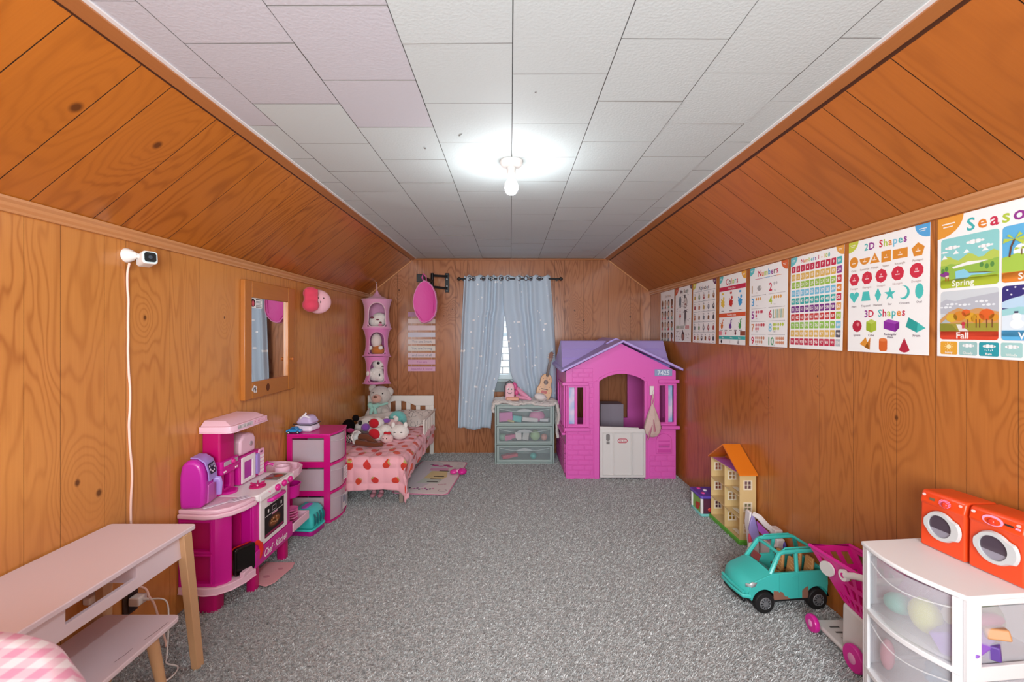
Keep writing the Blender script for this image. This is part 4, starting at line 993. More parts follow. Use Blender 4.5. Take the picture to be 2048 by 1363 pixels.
nt.links.new(wv.outputs['Distance'], mth.inputs[0]); nt.links.new(gt.outputs[0], mth.inputs[1]); nt.links.new(mth.outputs[0], crr.inputs[0]); nt.links.new(crr.outputs[0], b.inputs['Base Color'])
def pillow(name, label, M, w, h, t, m, cat='pillow', n=22):
    q = MB(m); q.at(M)
    def fn(sgn):
        def f(u, v):
            a, b_ = 2 * u - 1, 2 * v - 1
            e = max(0, (1 - abs(a) ** 2.6)) * max(0, (1 - abs(b_) ** 2.6)); th = t * e ** .42
            pin = 1 - .06 * (1 - abs(a)) * abs(b_) ** 3; pin2 = 1 - .06 * (1 - abs(b_)) * abs(a) ** 3
            cr_ = .012 * t / .08 * math.sin(a * 7 + b_ * 4) * e
            return (a * w / 2 * pin2, b_ * h / 2 * pin, sgn * (th + cr_))
        return f
    q.grid(fn(1), n, n); q.grid(fn(-1), n, n)
    return tag(q.build(name, None, loc=M.translation, smooth=80, weld=True), label, cat)
pillow('pillow', 'white pillow with a fine dark print against the headboard', Matrix.Translation((-1.02, 4.60, .400)) @ rotm(math.radians(32), 0, math.radians(-4)), .40, .30, .055, PILP)
pillow('white_cushion', 'plain white cushion lying behind the plush pile', Matrix.Translation((-1.325, 4.37, .405)) @ rotm(math.radians(28), math.radians(-8), math.radians(10)), .42, .30, .06, cloth('#e6e3dd'), 'cushion')

# ------- plush toys
def FUR(h): return mat(h, .95, bump=.7, bscale=130, spec=.1, sheen=.5)
def EYE(): return mat('#0d0b0c', .15)
GB = FUR('#cdc4bc')
tb = thing('teddy_bear', 'large grey teddy bear with a mint bow sitting in the corner of the bed', 'teddy bear', (-1.37, 4.60, .36))
q = MB(GB); q.ell((-1.375, 4.63, .475), (.105, .085, .115)); q.ell((-1.46, 4.58, .46), (.05, .06, .09), (0, .4, 0)); q.ell((-1.285, 4.57, .46), (.05, .06, .09), (0, -.5, 0))
q.ell((-1.46, 4.50, .39), (.055, .09, .045)); q.ell((-1.29, 4.50, .385), (.055, .09, .045)); q.build('bear_body', tb, remesh=.009, fuzz=.004)
q = MB(GB); q.ell((-1.355, 4.585, .665), (.112, .098, .098), (0, .15, 0)); q.ell((-1.355, 4.50, .64), (.05, .04, .04)); q.build('bear_head', tb, remesh=.009, fuzz=.004)
for c in ((-1.440, 4.60, .735), (-1.262, 4.60, .700)):
    q = MB(GB); q.ell(c, (.040, .026, .044)); q.build('ear', tb, fuzz=.003)
q = MB(FUR('#d3a595')); q.ell((-1.36, 4.468, .645), (.053, .035, .044)); q.build('muzzle', tb)
q = MB(mat('#6b4030', .4)); q.ell((-1.363, 4.432, .668), (.018, .010, .012)); q.build('nose', tb)
q = MB(EYE()); q.ell((-1.400, 4.482, .705), (.007, .005, .007), nu=8, nv=6); q.ell((-1.305, 4.487, .695), (.007, .005, .007), nu=8, nv=6); q.build('eye', tb)
q = MB(cloth('#9fcfc2')); q.ell((-1.425, 4.515, .562), (.045, .02, .03), (0, .5, 0)); q.ell((-1.375, 4.51, .568), (.040, .02, .026), (0, -.4, 0)); q.ell((-1.40, 4.50, .565), (.015, .016, .016))
q.ell((-1.425, 4.505, .515), (.018, .010, .050), (0, .25, 0)); q.ell((-1.385, 4.50, .51), (.018, .010, .050), (0, -.15, 0)); q.tube([(-1.46, 4.56, .59), (-1.41, 4.50, .575), (-1.33, 4.50, .575), (-1.275, 4.56, .585)], .012, 8); q.build('bow', tb)

dp = thing('dark_plush', 'black round-headed plush toy partly hidden behind the pink drawers', 'plush toy', (-1.475, 4.02, .362))
q = MB(mat('#120d0e', .9, spec=.1)); q.ell((-1.49, 4.05, .46), (.058, .06, .062)); q.ell((-1.48, 4.04, .395), (.05, .06, .035)); q.build('plush_body', dp, remesh=.008)
q = MB(mat('#151011', .9, spec=.1)); q.ell((-1.425, 4.05, .530), (.033, .018, .031)); q.build('ear', dp)
q = MB(cloth('#c9478a')); q.ell((-1.45, 3.985, .430), (.035, .015, .022)); q.build('ribbon', dp)

def plush(name, label, parts, base, cat='plush toy', k=1.0):
    parts = [(nm, col, [tuple(c * k for c in e[:6]) + tuple(e[6:]) for e in els]) for nm, col, els in parts]
    t = thing(name, label, cat, base, 0, 'plush toys in the hanging organiser' if base[2] > .7 else 'plush toys piled on the bed')
    for nm, col, els in parts:
        q = MB(col if not isinstance(col, str) else FUR(col))
        for e in els: q.ell((base[0] + e[0], base[1] + e[1], base[2] + e[2]), (e[3], e[4], e[5]), e[6] if len(e) > 6 else (0, 0, 0), 16, 11)
        q.build(nm, t, remesh=.006 if (len(els) > 1 and 'body' in nm) else 0)
    return t
WF = FUR('#e9e3dc'); PINKF = FUR('#edc8c6'); RED = cloth('#c01f2c')
plush('spotted_plush', 'white dog plush with black spots lying at the back left of the bed', [
    ('plush_body', WF, [(0, 0, .07, .085, .07, .065), (.09, .02, .065, .05, .06, .05), (-.08, -.03, .05, .04, .05, .035)]),
    ('spot', FUR('#2a2425'), [(-.06, -.05, .09, .018, .012, .022), (-.08, -.045, .06, .012, .012, .014), (.02, -.062, .10, .012, .008, .010)]),
    ('eye', EYE(), [(.045, -.062, .085, .006, .005, .007), (-.01, -.070, .08, .006, .005, .007)])], (-1.345, 4.20, .362), k=1.15)
plush('teal_plush', 'turquoise hatched plush ball with a white tag near the pillow', [
    ('plush_body', FUR('#6fc6c0'), [(0, 0, .085, .082, .075, .082), (-.05, -.03, .05, .045, .05, .045)]),
    ('plush_foot', FUR('#e8c9a8'), [(.02, -.06, .025, .03, .025, .02)]),
    ('plush_patch', FUR('#4ea9a8'), [(-.02, -.070, .10, .03, .012, .012), (.05, -.055, .07, .012, .02, .03)]),
    ('cloth_tag', mat('#f3f3ee', .6), [(0.0, -.080, .125, .018, .006, .014), (.0, -.082, .09, .012, .005, .010)])], (-1.112, 4.33, .362), k=1.12)
plush('red_faced_plush', 'upper white and pink plush with red foot pads on the toy pile', [
    ('plush_body', WF, [(0, 0, .10, .052, .055, .052), (-.02, .03, .05, .06, .06, .05)]),
    ('plush_pad', RED, [(-.012, -.048, .115, .038, .016, .036, (0, .5, 0))]),
    ('plush_arm', FUR('#8b4fb0'), [(-.09, .0, .075, .035, .03, .030), (.06, .03, .12, .03, .025, .018)])], (-1.215, 4.02, .362), k=1.2)
plush('red_footed_plush', 'lower white plush with a red foot pad and red bow on the toy pile', [
    ('plush_body', WF, [(0, 0, .05, .056, .055, .050), (.05, .04, .07, .05, .05, .045)]),
    ('plush_pad', RED, [(-.004, -.050, .065, .042, .016, .036, (0, .5, 0))]),
    ('bow', RED, [(.085, -.035, .05, .018, .014, .034, (0, .7, 0)), (.085, -.035, .05, .018, .014, .034, (0, -.7, 0)), (.085, -.04, .05, .012, .014, .012)])], (-1.175, 3.87, .362), k=1.2)
plush('pink_faced_plush', 'pale pink plush face with small dark eyes in the middle of the toy pile', [
    ('plush_body', PINKF, [(0, 0, .07, .052, .05, .05), (.05, .03, .05, .04, .05, .045)]),
    ('ear', WF, [(-.035, 0, .12, .018, .014, .022), (.04, 0, .12, .018, .014, .022)]),
    ('eye', EYE(), [(-.02, -.045, .078, .006, .005, .007), (.022, -.045, .078, .006, .005, .007)])], (-1.12, 4.13, .362), k=1.2)
plush('small_pink_plush', 'small round pale pink plush in front of the toy pile', [
    ('plush_body', PINKF, [(0, 0, .034, .034, .03, .032), (.02, .02, .03, .03, .03, .03)]),
    ('eye', EYE(), [(-.01, -.029, .04, .004, .003, .004), (.014, -.028, .04, .004, .003, .004)])], (-1.078, 3.80, .362), k=1.2)
plush('white_cat_plush', 'white cat plush head at the right end of the toy pile', [
    ('plush_body', FUR('#efebe5'), [(0, 0, .060, .072, .055, .058), (.0, .06, .045, .06, .06, .045)]),
    ('ear', FUR('#efebe5'), [(-.05, 0, .112, .016, .012, .024), (.045, 0, .112, .016, .012, .024)]),
    ('eye', EYE(), [(-.025, -.052, .068, .010, .004, .004), (.025, -.052, .068, .010, .004, .004)])], (-.99, 3.93, .362), k=1.15)
dl = thing('rag_doll', 'brown-legged doll in a checked dress lying at the left of the bed', 'doll', (-1.28, 3.66, .362))
BRN = cloth('#6b3a24')
q = MB(BRN); q.tube([(-1.285, 3.66, .405), (-1.21, 3.655, .395), (-1.13, 3.65, .385), (-1.075, 3.645, .392)], [.026, .023, .019, .018], 12); q.ell((-1.072, 3.64, .392), (.022, .018, .018)); q.build('leg', dl)
q = MB(BRN); q.tube([(-1.28, 3.74, .43), (-1.21, 3.72, .432), (-1.15, 3.71, .392)], [.030, .026, .02], 12); q.ell((-1.14, 3.705, .39), (.024, .02, .018)); q.build('leg', dl)
D = Matrix.Translation((-1.335, 3.70, .430)) @ rotm(0, math.radians(78), math.radians(-12))
q = MB(mat('#e8e6e2', .8)); q.at(D); q.lathe([(.030, -.085), (.036, -.06), (.048, -.01), (.068, .045), (.064, .046), (.044, -.01), (.028, -.06)], 26, sx=.75, sy=1.0); q.build('dress', dl, smooth=60)
ck = MB(mat('#2b2326', .8)); ck2 = MB(mat('#c05a78', .8))
for i in range(18):
    for j in range(7):
        if (i + j) % 2: continue
        a0, a1 = 2 * PI * i / 18, 2 * PI * (i + 1) / 18; z0, z1 = -.058 + j * .0145, -.0445 + j * .0145
        rr_ = lambda z: .0375 + (z + .06) / .105 * .0315
        m_ = ck if (i * 3 + j) % 5 else ck2; m_.at(D)
        m_.add([(rr_(z) * math.cos(a) * .75, rr_(z) * math.sin(a), z) for a, z in ((a0, z0), (a1, z0), (a1, z1), (a0, z1))], [(0, 1, 2, 3)])
ck.build('check_print', dl, smooth=0)['kind'] = 'stuff'; ck2.build('check_print', dl, smooth=0)['kind'] = 'stuff'
q = MB(mat('#f0eeea', .7)); q.at(D); q.tube([(.069 * math.cos(2 * PI * k / 20) * .75, .069 * math.sin(2 * PI * k / 20), .046 + .006 * math.sin(k * 2.1)) for k in range(20)], .006, 6, closed=True); q.build('hem', dl)
q = MB(BRN); q.ell((-1.445, 3.725, .412), (.042, .045, .042)); q.build('head', dl)
q = MB(mat('#1a1213', .9)); q.ell((-1.462, 3.73, .420), (.043, .050, .042)); q.build('hair', dl)

# play mat and hot pink toy
pm_ = thing('play_mat', 'white and pink printed play mat on the carpet beside the bed', 'mat', (-.70, 4.0, .011), math.radians(-5))
q = MB(mat('#d88aa8', .7)); q.prism(rrect(-.235, .235, -.45, .45, .05, 6), 'z', 0, .0045); q.build('mat_border', pm_, w=False)
q = MB(mat('#e3dbd8', .6)); q.prism(rrect(-.225, .225, -.44, .44, .045, 6), 'z', .0046, .0060); q.build('mat_top', pm_, w=False)
pr = Print(lambda s, t, d: (s, t, .0060 + d), .0003)
pr.poly([(-.22, -.3), (-.02, -.3), (.06, -.1), (.08, .1), (.06, .3), (-.05, .42), (-.22, .42)], '#d3cbd0', 1)
pr.poly([(-.05, .13), (.10, .13), (.13, -.02), (.11, -.08), (-.07, -.08)], '#dcc994', 2); pr.poly([(-.07, -.08), (.11, -.08), (.09, -.2), (-.10, -.2)], '#c3ccc0', 2)
pr.poly([(-.08, .14), (.10, .14), (.09, .22), (-.08, .22)], '#d9a0bd', 2)
for k, y in enumerate((.13, -.03, -.10, -.17)): pr.rect(.02 - k * .012, .115 - k * .012, y, y + .018, '#2b262a', 4)
for (a, b_, c, col) in ((-.06, .30, .035, '#c6478f'), (.0, .28, .03, '#d463a4'), (.05, .31, .035, '#b3397f'), (.09, .27, .03, '#c6478f'), (-.10, .33, .022, '#3a3340')): pr.circ(a, b_, c, col, 5, c * .6)
for (a, b_, c) in ((.17, .36, .028), (.17, .24, .034), (.17, -.36, .036)): pr.circ(a, b_, c, '#b8a3ab', 4, c * .9); pr.circ(a, b_, c * .82, '#e3dbd8', 5, c * .74)
for k in range(12): pr.circ(-.16 + k * .022, -.35 + .012 * (k % 3), .011, ['#c06aa0', '#8a4a80', '#3a3340', '#d894b4'][k % 4], 4, .014, 8)
for k in range(6): pr.rect(.10 + k * .012, .108 + k * .012, -.24 + k * .004, -.22 + k * .003, '#c78a98', 4)
pr.build('mat_print', pm_, w=False)
ht = thing('bow_shaped_toy', 'small hot pink glossy bow-shaped toy at the edge of the play mat', 'toy', (-.475, 4.03, .018), math.radians(-10))
q = MB(plastic('#d62a96', .15)); q.ell((.035, 0, .030), (.042, .050, .028), nu=18, nv=12); q.build('bow_lobe', ht, w=False)
q = MB(plastic('#e0409f', .15)); q.ell((-.045, .0, .024), (.038, .036, .022), (0, -.15, 0), nu=18, nv=12); q.build('bow_lobe', ht, w=False)
q = MB(plastic('#f1a9cf', .2)); q.ell((-.004, 0, .034), (.018, .022, .018)); q.build('bow_knot', ht, w=False)

# ------- hanging organiser
HX, HY = -1.392, 4.585
OR = mat('#dd9cbd', .75, bump=.2, bscale=300, sheen=.3, spec=.2); OR2 = mat('#dc7fb8', .6, sheen=.3); OR3 = mat('#ecc7d2', .7)
ho = thing('hanging_organizer', 'pink three-tier hanging net organiser with arched openings in the far left corner', 'hanging organizer', (HX, HY, .78))
def rim(z, r, m, tilt=0.0, nm='ring'):
    q = MB(m); q.tube([(HX + r * math.cos(a * PI / 18), HY + r * math.sin(a * PI / 18), z + tilt * math.sin(a * PI / 18)) for a in range(36)], .0055, 6, closed=True)
    q.build(nm, ho)
    q = MB(m); q.add([(HX, HY, z)] + [(HX + (r - .004) * math.cos(a * PI / 18), HY + (r - .004) * math.sin(a * PI / 18), z + tilt * math.sin(a * PI / 18)) for a in range(36)], [(0, i + 1, (i + 1) % 36 + 1) for i in range(36)]); q.build('shelf', ho, solid=.004)
tiers = [(1.360, 1.655, .146, .150, .122, OR, .02), (1.078, 1.356, .132, .138, .110, OR2, -.03), (.792, 1.070, .135, .125, .104, OR2, -.06)]
for (z0, z1, r0, r1, rm_, m, dx) in tiers:
    q = MB(m); nu, nv = 72, 28; P = []; fs = []
    zc, hh = (z0 + z1) / 2 - .01, (z1 - z0)
    for j in range(nv + 1):
        t = j / nv; z = z0 + (z1 - z0) * t
        edge = abs(2 * t - 1) ** 2.2; base_r = r0 + (r1 - r0) * t; r = rm_ + (base_r - rm_) * edge
        for i in range(nu):
            a = 2 * PI * i / nu; P.append((HX + r * math.cos(a), HY + r * math.sin(a), z))
    hole_edge = []
    ca = -PI / 2 + .30      # opening faces the room
    def inh(i, j):
        a = 2 * PI * (i + .5) / nu; d = (a - ca + PI) % (2 * PI) - PI; t = (j + .5) / nv
        w = .72
        if t < .06 or t > .88: return False
        if t < .50: return abs(d) < w
        return (d / w) ** 2 + ((t - .50) / .38) ** 2 < 1
    for j in range(nv):
        for i in range(nu):
            if not inh(i, j): fs.append((j * nu + i, j * nu + (i + 1) % nu, (j + 1) * nu + (i + 1) % nu, (j + 1) * nu + i))
    q.add(P, fs); q.build('net_wall', ho, solid=.002, smooth=60)
    # piping round the opening
    pts = []
    for k in range(40):
        th = 2 * PI * k / 40
        d = .73 * math.cos(th); t = .50 + (.385 * math.sin(th) if math.sin(th) > 0 else .44 * -abs(math.sin(th)) ** .5)
        if math.sin(th) <= 0: d = .73 * (1 if math.cos(th) > 0 else -1) * abs(math.cos(th)) ** .35
        edge = abs(2 * t - 1) ** 2.2; base_r = r0 + (r1 - r0) * t; r = rm_ + (base_r - rm_) * edge + .002
        pts.append((HX + r * math.cos(ca + d), HY + r * math.sin(ca + d), z0 + (z1 - z0) * t))
    q = MB(OR3 if m is OR else OR); q.tube(pts, .0045, 6, closed=True); q.build('piping', ho)
rim(1.657, .150, OR); rim(1.357, .146, OR2, 0.0); rim(1.070, .140, OR2, -.012); rim(.789, .140, OR2, -.014)
q = MB(OR); q.lathe([(.148, 1.657), (.10, 1.672), (.045, 1.695), (.018, 1.73), (.006, 1.755), (.004, 1.76)], 30, (HX, HY, 0)); q.build('canopy', ho, smooth=60)
q = MB(OR3); q.tube([(HX, HY, 1.755), (HX - .002, HY + .005, 1.80), (HX - .004, HY + .01, 1.825)], .0045, 8); q.build('cord', ho)
q = MB(mat('#c9c4c2', .3, metal=.6)); q.tube([(HX - .02, HY + .01, 1.846), (HX - .006, HY + .01, 1.838), (HX - .001, HY + .01, 1.825), (HX - .008, HY + .01, 1.817)], .003, 6); q.build('hook', ho)
plush('marked_plush', 'white plush with dark and pink markings in the top tier of the hanging organiser', [
    ('plush_body', WF, [(0, 0, .06, .075, .065, .055), (.02, -.01, .095, .06, .05, .045)]),
    ('plush_mark', cloth('#7c3a48'), [(-.03, -.055, .095, .018, .008, .010), (.02, -.058, .075, .016, .008, .006), (.045, -.055, .05, .012, .008, .008)]),
    ('plush_nose', cloth('#e08aa8'), [(.045, -.062, .028, .020, .012, .012)])], (HX + .01, HY - .02, 1.362), k=1.15)
plush('gnome_plush', 'round orange plush with a cream pointed hat in the middle tier of the hanging organiser', [
    ('plush_body', cloth('#c9763a'), [(0.005, 0, .045, .062, .055, .045), (0, .01, .07, .05, .045, .04)]),
    ('hat', cloth('#e9d6cf'), [(-.01, .0, .135, .048, .045, .070)]),
    ('plush_hand', WF, [(-.050, -.060, .072, .022, .016, .021), (.045, -.060, .074, .020, .016, .020)])], (HX + .01, HY - .01, 1.077), k=1.15)
plush('panda_plush', 'white plush with black eyes lying in the bottom tier of the hanging organiser', [
    ('plush_body', WF, [(0.02, 0, .17, .065, .06, .055), (-.015, 0, .075, .075, .06, .062), (.03, 0, .05, .05, .055, .045)]),
    ('ear', WF, [(-.055, -.055, .085, .030, .018, .032)]),
    ('eye', EYE(), [(.025, -.060, .180, .014, .008, .012), (.035, -.060, .075, .006, .006, .014)]),
    ('plush_nose', cloth('#6d4a44'), [(.06, -.05, .150, .012, .010, .006)])], (HX + .01, HY - .01, .797), k=1.15)
# ------------------------------------------------------------------ things along the back wall
BLK = mat('#15181a', .35, metal=.3)
wm = thing('wall_mount', 'black metal folding-arm wall mount on the back wall beside the curtain', 'wall mount', (-.68, YB, 1.86))
wm_y = YB - .001
q = MB(BLK); q.box(-.715, -.67, wm_y - .018, wm_y, 1.755, 1.965); q.build('wall_plate', wm, bevel=.003)
q = MB(mat('#b9bdbd', .25, metal=.9))
for z in (1.945, 1.90, 1.82, 1.775): q.tube([(-.692, wm_y - .018, z), (-.692, wm_y - .024, z)], .008, 6)
q.build('bolt', wm)
for z in (1.925, 1.795):
    q = MB(BLK); q.hexa([(-.70, wm_y - .045, z - .022), (-.685, wm_y - .045, z - .022), (-.685, wm_y - .018, z - .022), (-.70, wm_y - .018, z - .022)], [(-.70, wm_y - .045, z + .022), (-.685, wm_y - .045, z + .022), (-.685, wm_y - .018, z + .022), (-.70, wm_y - .018, z + .022)])
    q.tube([(-.69, wm_y - .04, z), (-.83, wm_y - .12, z - (.0 if z > 1.85 else -.01))], .016, 4); q.build('arm', wm, smooth=0)
q = MB(BLK); q.tube([(-.835, wm_y - .125, 1.95), (-.835, wm_y - .125, 1.765)], .017, 12); q.build('hinge', wm)
q = MB(BLK); q.tube([(-.835, wm_y - .125, 1.86), (-.86, wm_y - .30, 1.865), (-.885, wm_y - .42, 1.868)], .018, 4); q.build('arm', wm, smooth=0)
q = MB(BLK); q.box(-.935, -.855, wm_y - .445, wm_y - .42, 1.82, 1.90); q.build('head_plate', wm, bevel=.004)
q = MB(mat('#b9bdbd', .25, metal=.9)); q.tube([(-.875, wm_y - .448, 1.865), (-.875, wm_y - .454, 1.865)], .008, 8); q.build('bolt', wm)
# pink round mesh pouch hanging from its tip
HPK = mat('#d6479c', .6, sheen=.4, bump=.25, bscale=40)
hp_ = thing('hanging_pink_bag', 'hot pink oval fabric bag hanging from the tip of the wall mount', 'bag', (-.845, 4.34, 1.41))
pc = (-.838, 4.335, 1.618)
ol = [(-.010, .205), (.030, .190), (.068, .150), (.098, .085), (.110, .0), (.106, -.085), (.092, -.135), (.045, -.185), (-.005, -.202), (-.040, -.195), (-.085, -.130), (-.108, -.060), (-.116, .0), (-.106, .070), (-.085, .125), (-.055, .175)]
q = MB(HPK)
def lay(k, dy): return [(pc[0] + a * k, pc[1] + dy, pc[2] + b_ * k) for a, b_ in ol]
n = len(ol); rings = [lay(.93, -.016), lay(1.0, -.022), lay(1.05, -.008), lay(1.05, .012), lay(1.0, .024), lay(.5, .03)]
q.add(sum(rings, []), [(r * n + i, r * n + (i + 1) % n, (r + 1) * n + (i + 1) % n, (r + 1) * n + i) for r in range(5) for i in range(n)] + [tuple(range(n)), tuple(range(5 * n + n - 1, 5 * n - 1, -1))])
q.build('bag_body', hp_, smooth=50)
q = MB(mat('#e58fc0', .6)); q.tube([(a[0], a[1] - .003, a[2]) for a in lay(1.0, -.022)], .004, 6, closed=True); q.build('piping', hp_)
q = MB(mat('#b83080', .6)); q.tube([(pc[0] + .082, pc[1] - .018, pc[2] + .12), (pc[0] + .088, pc[1] - .019, pc[2] + .02), (pc[0] + .078, pc[1] - .018, pc[2] - .11)], .003, 5)
q.tube([(pc[0] - .09, pc[1] - .018, pc[2] - .09), (pc[0] - .06, pc[1] - .019, pc[2] - .14), (pc[0] - .03, pc[1] - .018, pc[2] - .175)], .003, 5); q.build('seam', hp_)
q = MB(HPK); q.tube([(pc[0] - .01, pc[1], pc[2] + .19), (pc[0] - .035, pc[1] + .01, pc[2] + .24), (pc[0] - .03, pc[1] + .035, pc[2] + .284), (pc[0] - .0, pc[1] + .03, pc[2] + .25), (pc[0] + .01, pc[1] + .01, pc[2] + .19)], .010, 8, flat=.5); q.build('strap', hp_)

# hanging row of painted slats
wsn = thing('slat_sign', 'hanging sign of nine white and pink slats with handwritten lines on the back wall', 'sign', (-.97, YB, .90))
lines = ['', '', '', '', 'You are Smart', 'You are Strong', 'and most of all', 'You are', 'beautiful & loved']
cols9 = ['#b88aa6', '#e2cfc8', '#e3cfd0', '#d2d2dc', '#dfd3cc', '#ddd7cc', '#ddc9cf', '#d6a7c0', '#d8a9c4']
for k in range(9):
    z1 = 1.32 + (664 - (623.5 + k * 13.62)) / 182.7; z0 = z1 - .051
    q = MB(mat(cols9[k], .7)); q.box(-1.122, -.823, YB - .009, YB - .004, z0, z1); sl_ = q.build('slat', wsn, bevel=.001)
    if lines[k]:
        pr = Print(lambda s, t, d: (-1.09 + s, YB - .0092 - d, z0 + t)); pr.text(lines[k], .12, .014, .026, '#8c8a92' if k < 7 else '#b878a4', 1, 'c', .23); pr.build('lettering', sl_)
q = MB(mat('#d9c9c0', .7))
for x in (-1.08, -.865): q.tube([(x, YB - .0065, .93), (x, YB - .0065, 1.53)], .0012, 5)
q.build('string', wsn)

# curtain rod and curtains
rd = thing('curtain_rod', 'black curtain rod with ball ends across the back wall', 'curtain rod', (0, YB, 1.89))
RY, RZ = 4.725, 1.893
q = MB(BLK); q.tube([(-.545, RY, RZ), (.535, RY, RZ)], .0085, 12); q.build('rod', rd)
for x in (-.552, .542):
    q = MB(BLK); q.ell((x, RY, RZ), (.020, .018, .020)); q.build('finial', rd)
    q = MB(BLK); q.tube([(x * .93, RY, RZ), (x * .93, YB - .006, RZ)], .005, 8); q.tube([(x * .93, YB - .006, RZ), (x * .93, YB - .001, RZ)], .015, 14); q.build('bracket', rd)
CU = bpy.data.materials.new('blue_curtain'); CU.use_nodes = True
nt = CU.node_tree; N = nt.nodes; b = N['Principled BSDF']; b.inputs['Roughness'].default_value = .8
b.inputs['Base Color'].default_value = hexc('#c3d4e2'); b.inputs['Sheen Weight'].default_value = .2
tcn = N.new('ShaderNodeTexCoord'); vo = N.new('ShaderNodeTexVoronoi'); vo.inputs['Scale'].default_value = 15; nt.links.new(tcn.outputs['UV'], vo.inputs['Vector'])
lt = N.new('ShaderNodeMath'); lt.operation = 'LESS_THAN'; lt.inputs[1].default_value = .17; nt.links.new(vo.outputs['Distance'], lt.inputs[0])
sp_ = N.new('ShaderNodeSeparateColor'); nt.links.new(vo.outputs['Color'], sp_.inputs[0]); g2 = N.new('ShaderNodeMath'); g2.operation = 'GREATER_THAN'; g2.inputs[1].default_value = .45
nt.links.new(sp_.outputs[0], g2.inputs[0]); mm = N.new('ShaderNodeMath'); mm.operation = 'MULTIPLY'; nt.links.new(lt.outputs[0], mm.inputs[0]); nt.links.new(g2.outputs[0], mm.inputs[1])
mx = N.new('ShaderNodeMix'); mx.data_type = 'RGBA'; mx.inputs['A'].default_value = hexc('#c3d4e2'); mx.inputs['B'].default_value = hexc('#ffffff'); nt.links.new(mm.outputs[0], mx.inputs['Factor']); nt.links.new(mx.outputs['Result'], b.inputs['Base Color'])
rg = N.new('ShaderNodeMapRange'); rg.inputs['To Min'].default_value = .8; rg.inputs['To Max'].default_value = .3; nt.links.new(mm.outputs[0], rg.inputs[0]); nt.links.new(rg.outputs[0], b.inputs['Roughness'])
trn = N.new('ShaderNodeBsdfTranslucent'); trn.inputs[0].default_value = hexc('#9fc0dc'); ms = N.new('ShaderNodeMixShader'); ms.inputs[0].default_value = .10
nt.links.new(b.outputs[0], ms.inputs[1]); nt.links.new(trn.outputs[0], ms.inputs[2]); nt.links.new(ms.outputs[0], N['Material Output'].inputs[0])
def lerp_tab(tab, z):
    for (z0, x0), (z1, x1) in zip(tab[:-1], tab[1:]):
        if z <= z0 and z >= z1: return x0 + (x1 - x0) * (z0 - z) / (z0 - z1)
    return tab[-1][1]
def curtain(name, label, ltab, rtab, ztop, zbot, folds, ph, grom):
    t = thing(name, label, 'curtain', ((ltab[0][1] + rtab[0][1]) / 2, RY, zbot), 0, 'light blue curtain panels')
    q = MB(CU); nu, nv = 120, 60
    def P(u, v):
        z = ztop + (zbot - ztop) * v
        x0, x1 = lerp_tab(ltab, z), lerp_tab(rtab, z)
        ua = u + .035 * math.sin(2 * PI * u * 1.5 + ph) + .012 * math.sin(v * 4 + u * 9)
        n1_ = mn.noise(Vector((u * 3.1 + ph * 5, v * 1.4, ph)))
        a = (.016 - .006 * v) * (.55 + .9 * abs(n1_)) + .004
        y = RY - .004 + a * math.sin(2 * PI * folds * ua + ph) + .014 * v * mn.noise(Vector((u * 5 + ph, v * 1.1, 3))) + .003 * mn.noise(Vector((u * 14, v * 9, ph)))
        ztw = z + (.010 * math.cos(2 * PI * folds * ua + ph) if v < .02 else 0) + (.012 * math.sin(u * 9 + ph) if v > .97 else 0)
        return (x0 + (x1 - x0) * u, y, ztw)
    vs = [P(i / nu, j / nv) for j in range(nv + 1) for i in range(nu + 1)]
    q.add(vs, [(j * (nu + 1) + i, j * (nu + 1) + i + 1, (j + 1) * (nu + 1) + i + 1, (j + 1) * (nu + 1) + i) for j in range(nv) for i in range(nu)])
    w = abs(rtab[0][1] - ltab[0][1])
    cx = (ltab[0][1] + rtab[0][1]) / 2
    q.uvf = lambda c: ((c.x * 1.35 + c.y * 1.2), c.z)
    q.build('curtain_cloth', t, smooth=80, solid=.0015)
    for gx in grom:
        q = MB(mat('#a9adb0', .2, metal=.9)); m_ = Matrix.Translation((gx, RY - .022, RZ + .002)) @ rotm(0, 0, math.radians(gx * 200 % 50 - 25))
        q.at(m_); q.tube([(.020 * math.cos(a * PI / 9), 0, .022 * math.sin(a * PI / 9)) for a in range(18)], .0055, 6, closed=True); q.build('grommet', t)
    return t
zt0 = 1.925
curtain('curtain', 'left light blue curtain panel with silver foil specks, hanging lower', [(zt0, -.498), (1.5, -.520), (.9, -.545), (.27, -.565)], [(zt0, -.035), (1.56, -.040), (1.49, -.062), (1.128, -.090), (.887, -.113), (.705, -.17), (.27, -.215)], zt0, .285, 5.5, .4, (-.44, -.395, -.29, -.205, -.10))
curtain('curtain', 'right light blue curtain panel with silver foil specks, behind the guitar', [(zt0, -.085), (1.56, -.075), (1.49, -.057), (1.128, -.020), (.90, -.004), (.764, .046), (.35, .13)], [(zt0, .425), (1.6, .455), (1.2, .480), (.35, .50)], zt0, .36, 5, 2.1, (-.03, .09, .165, .215, .31))

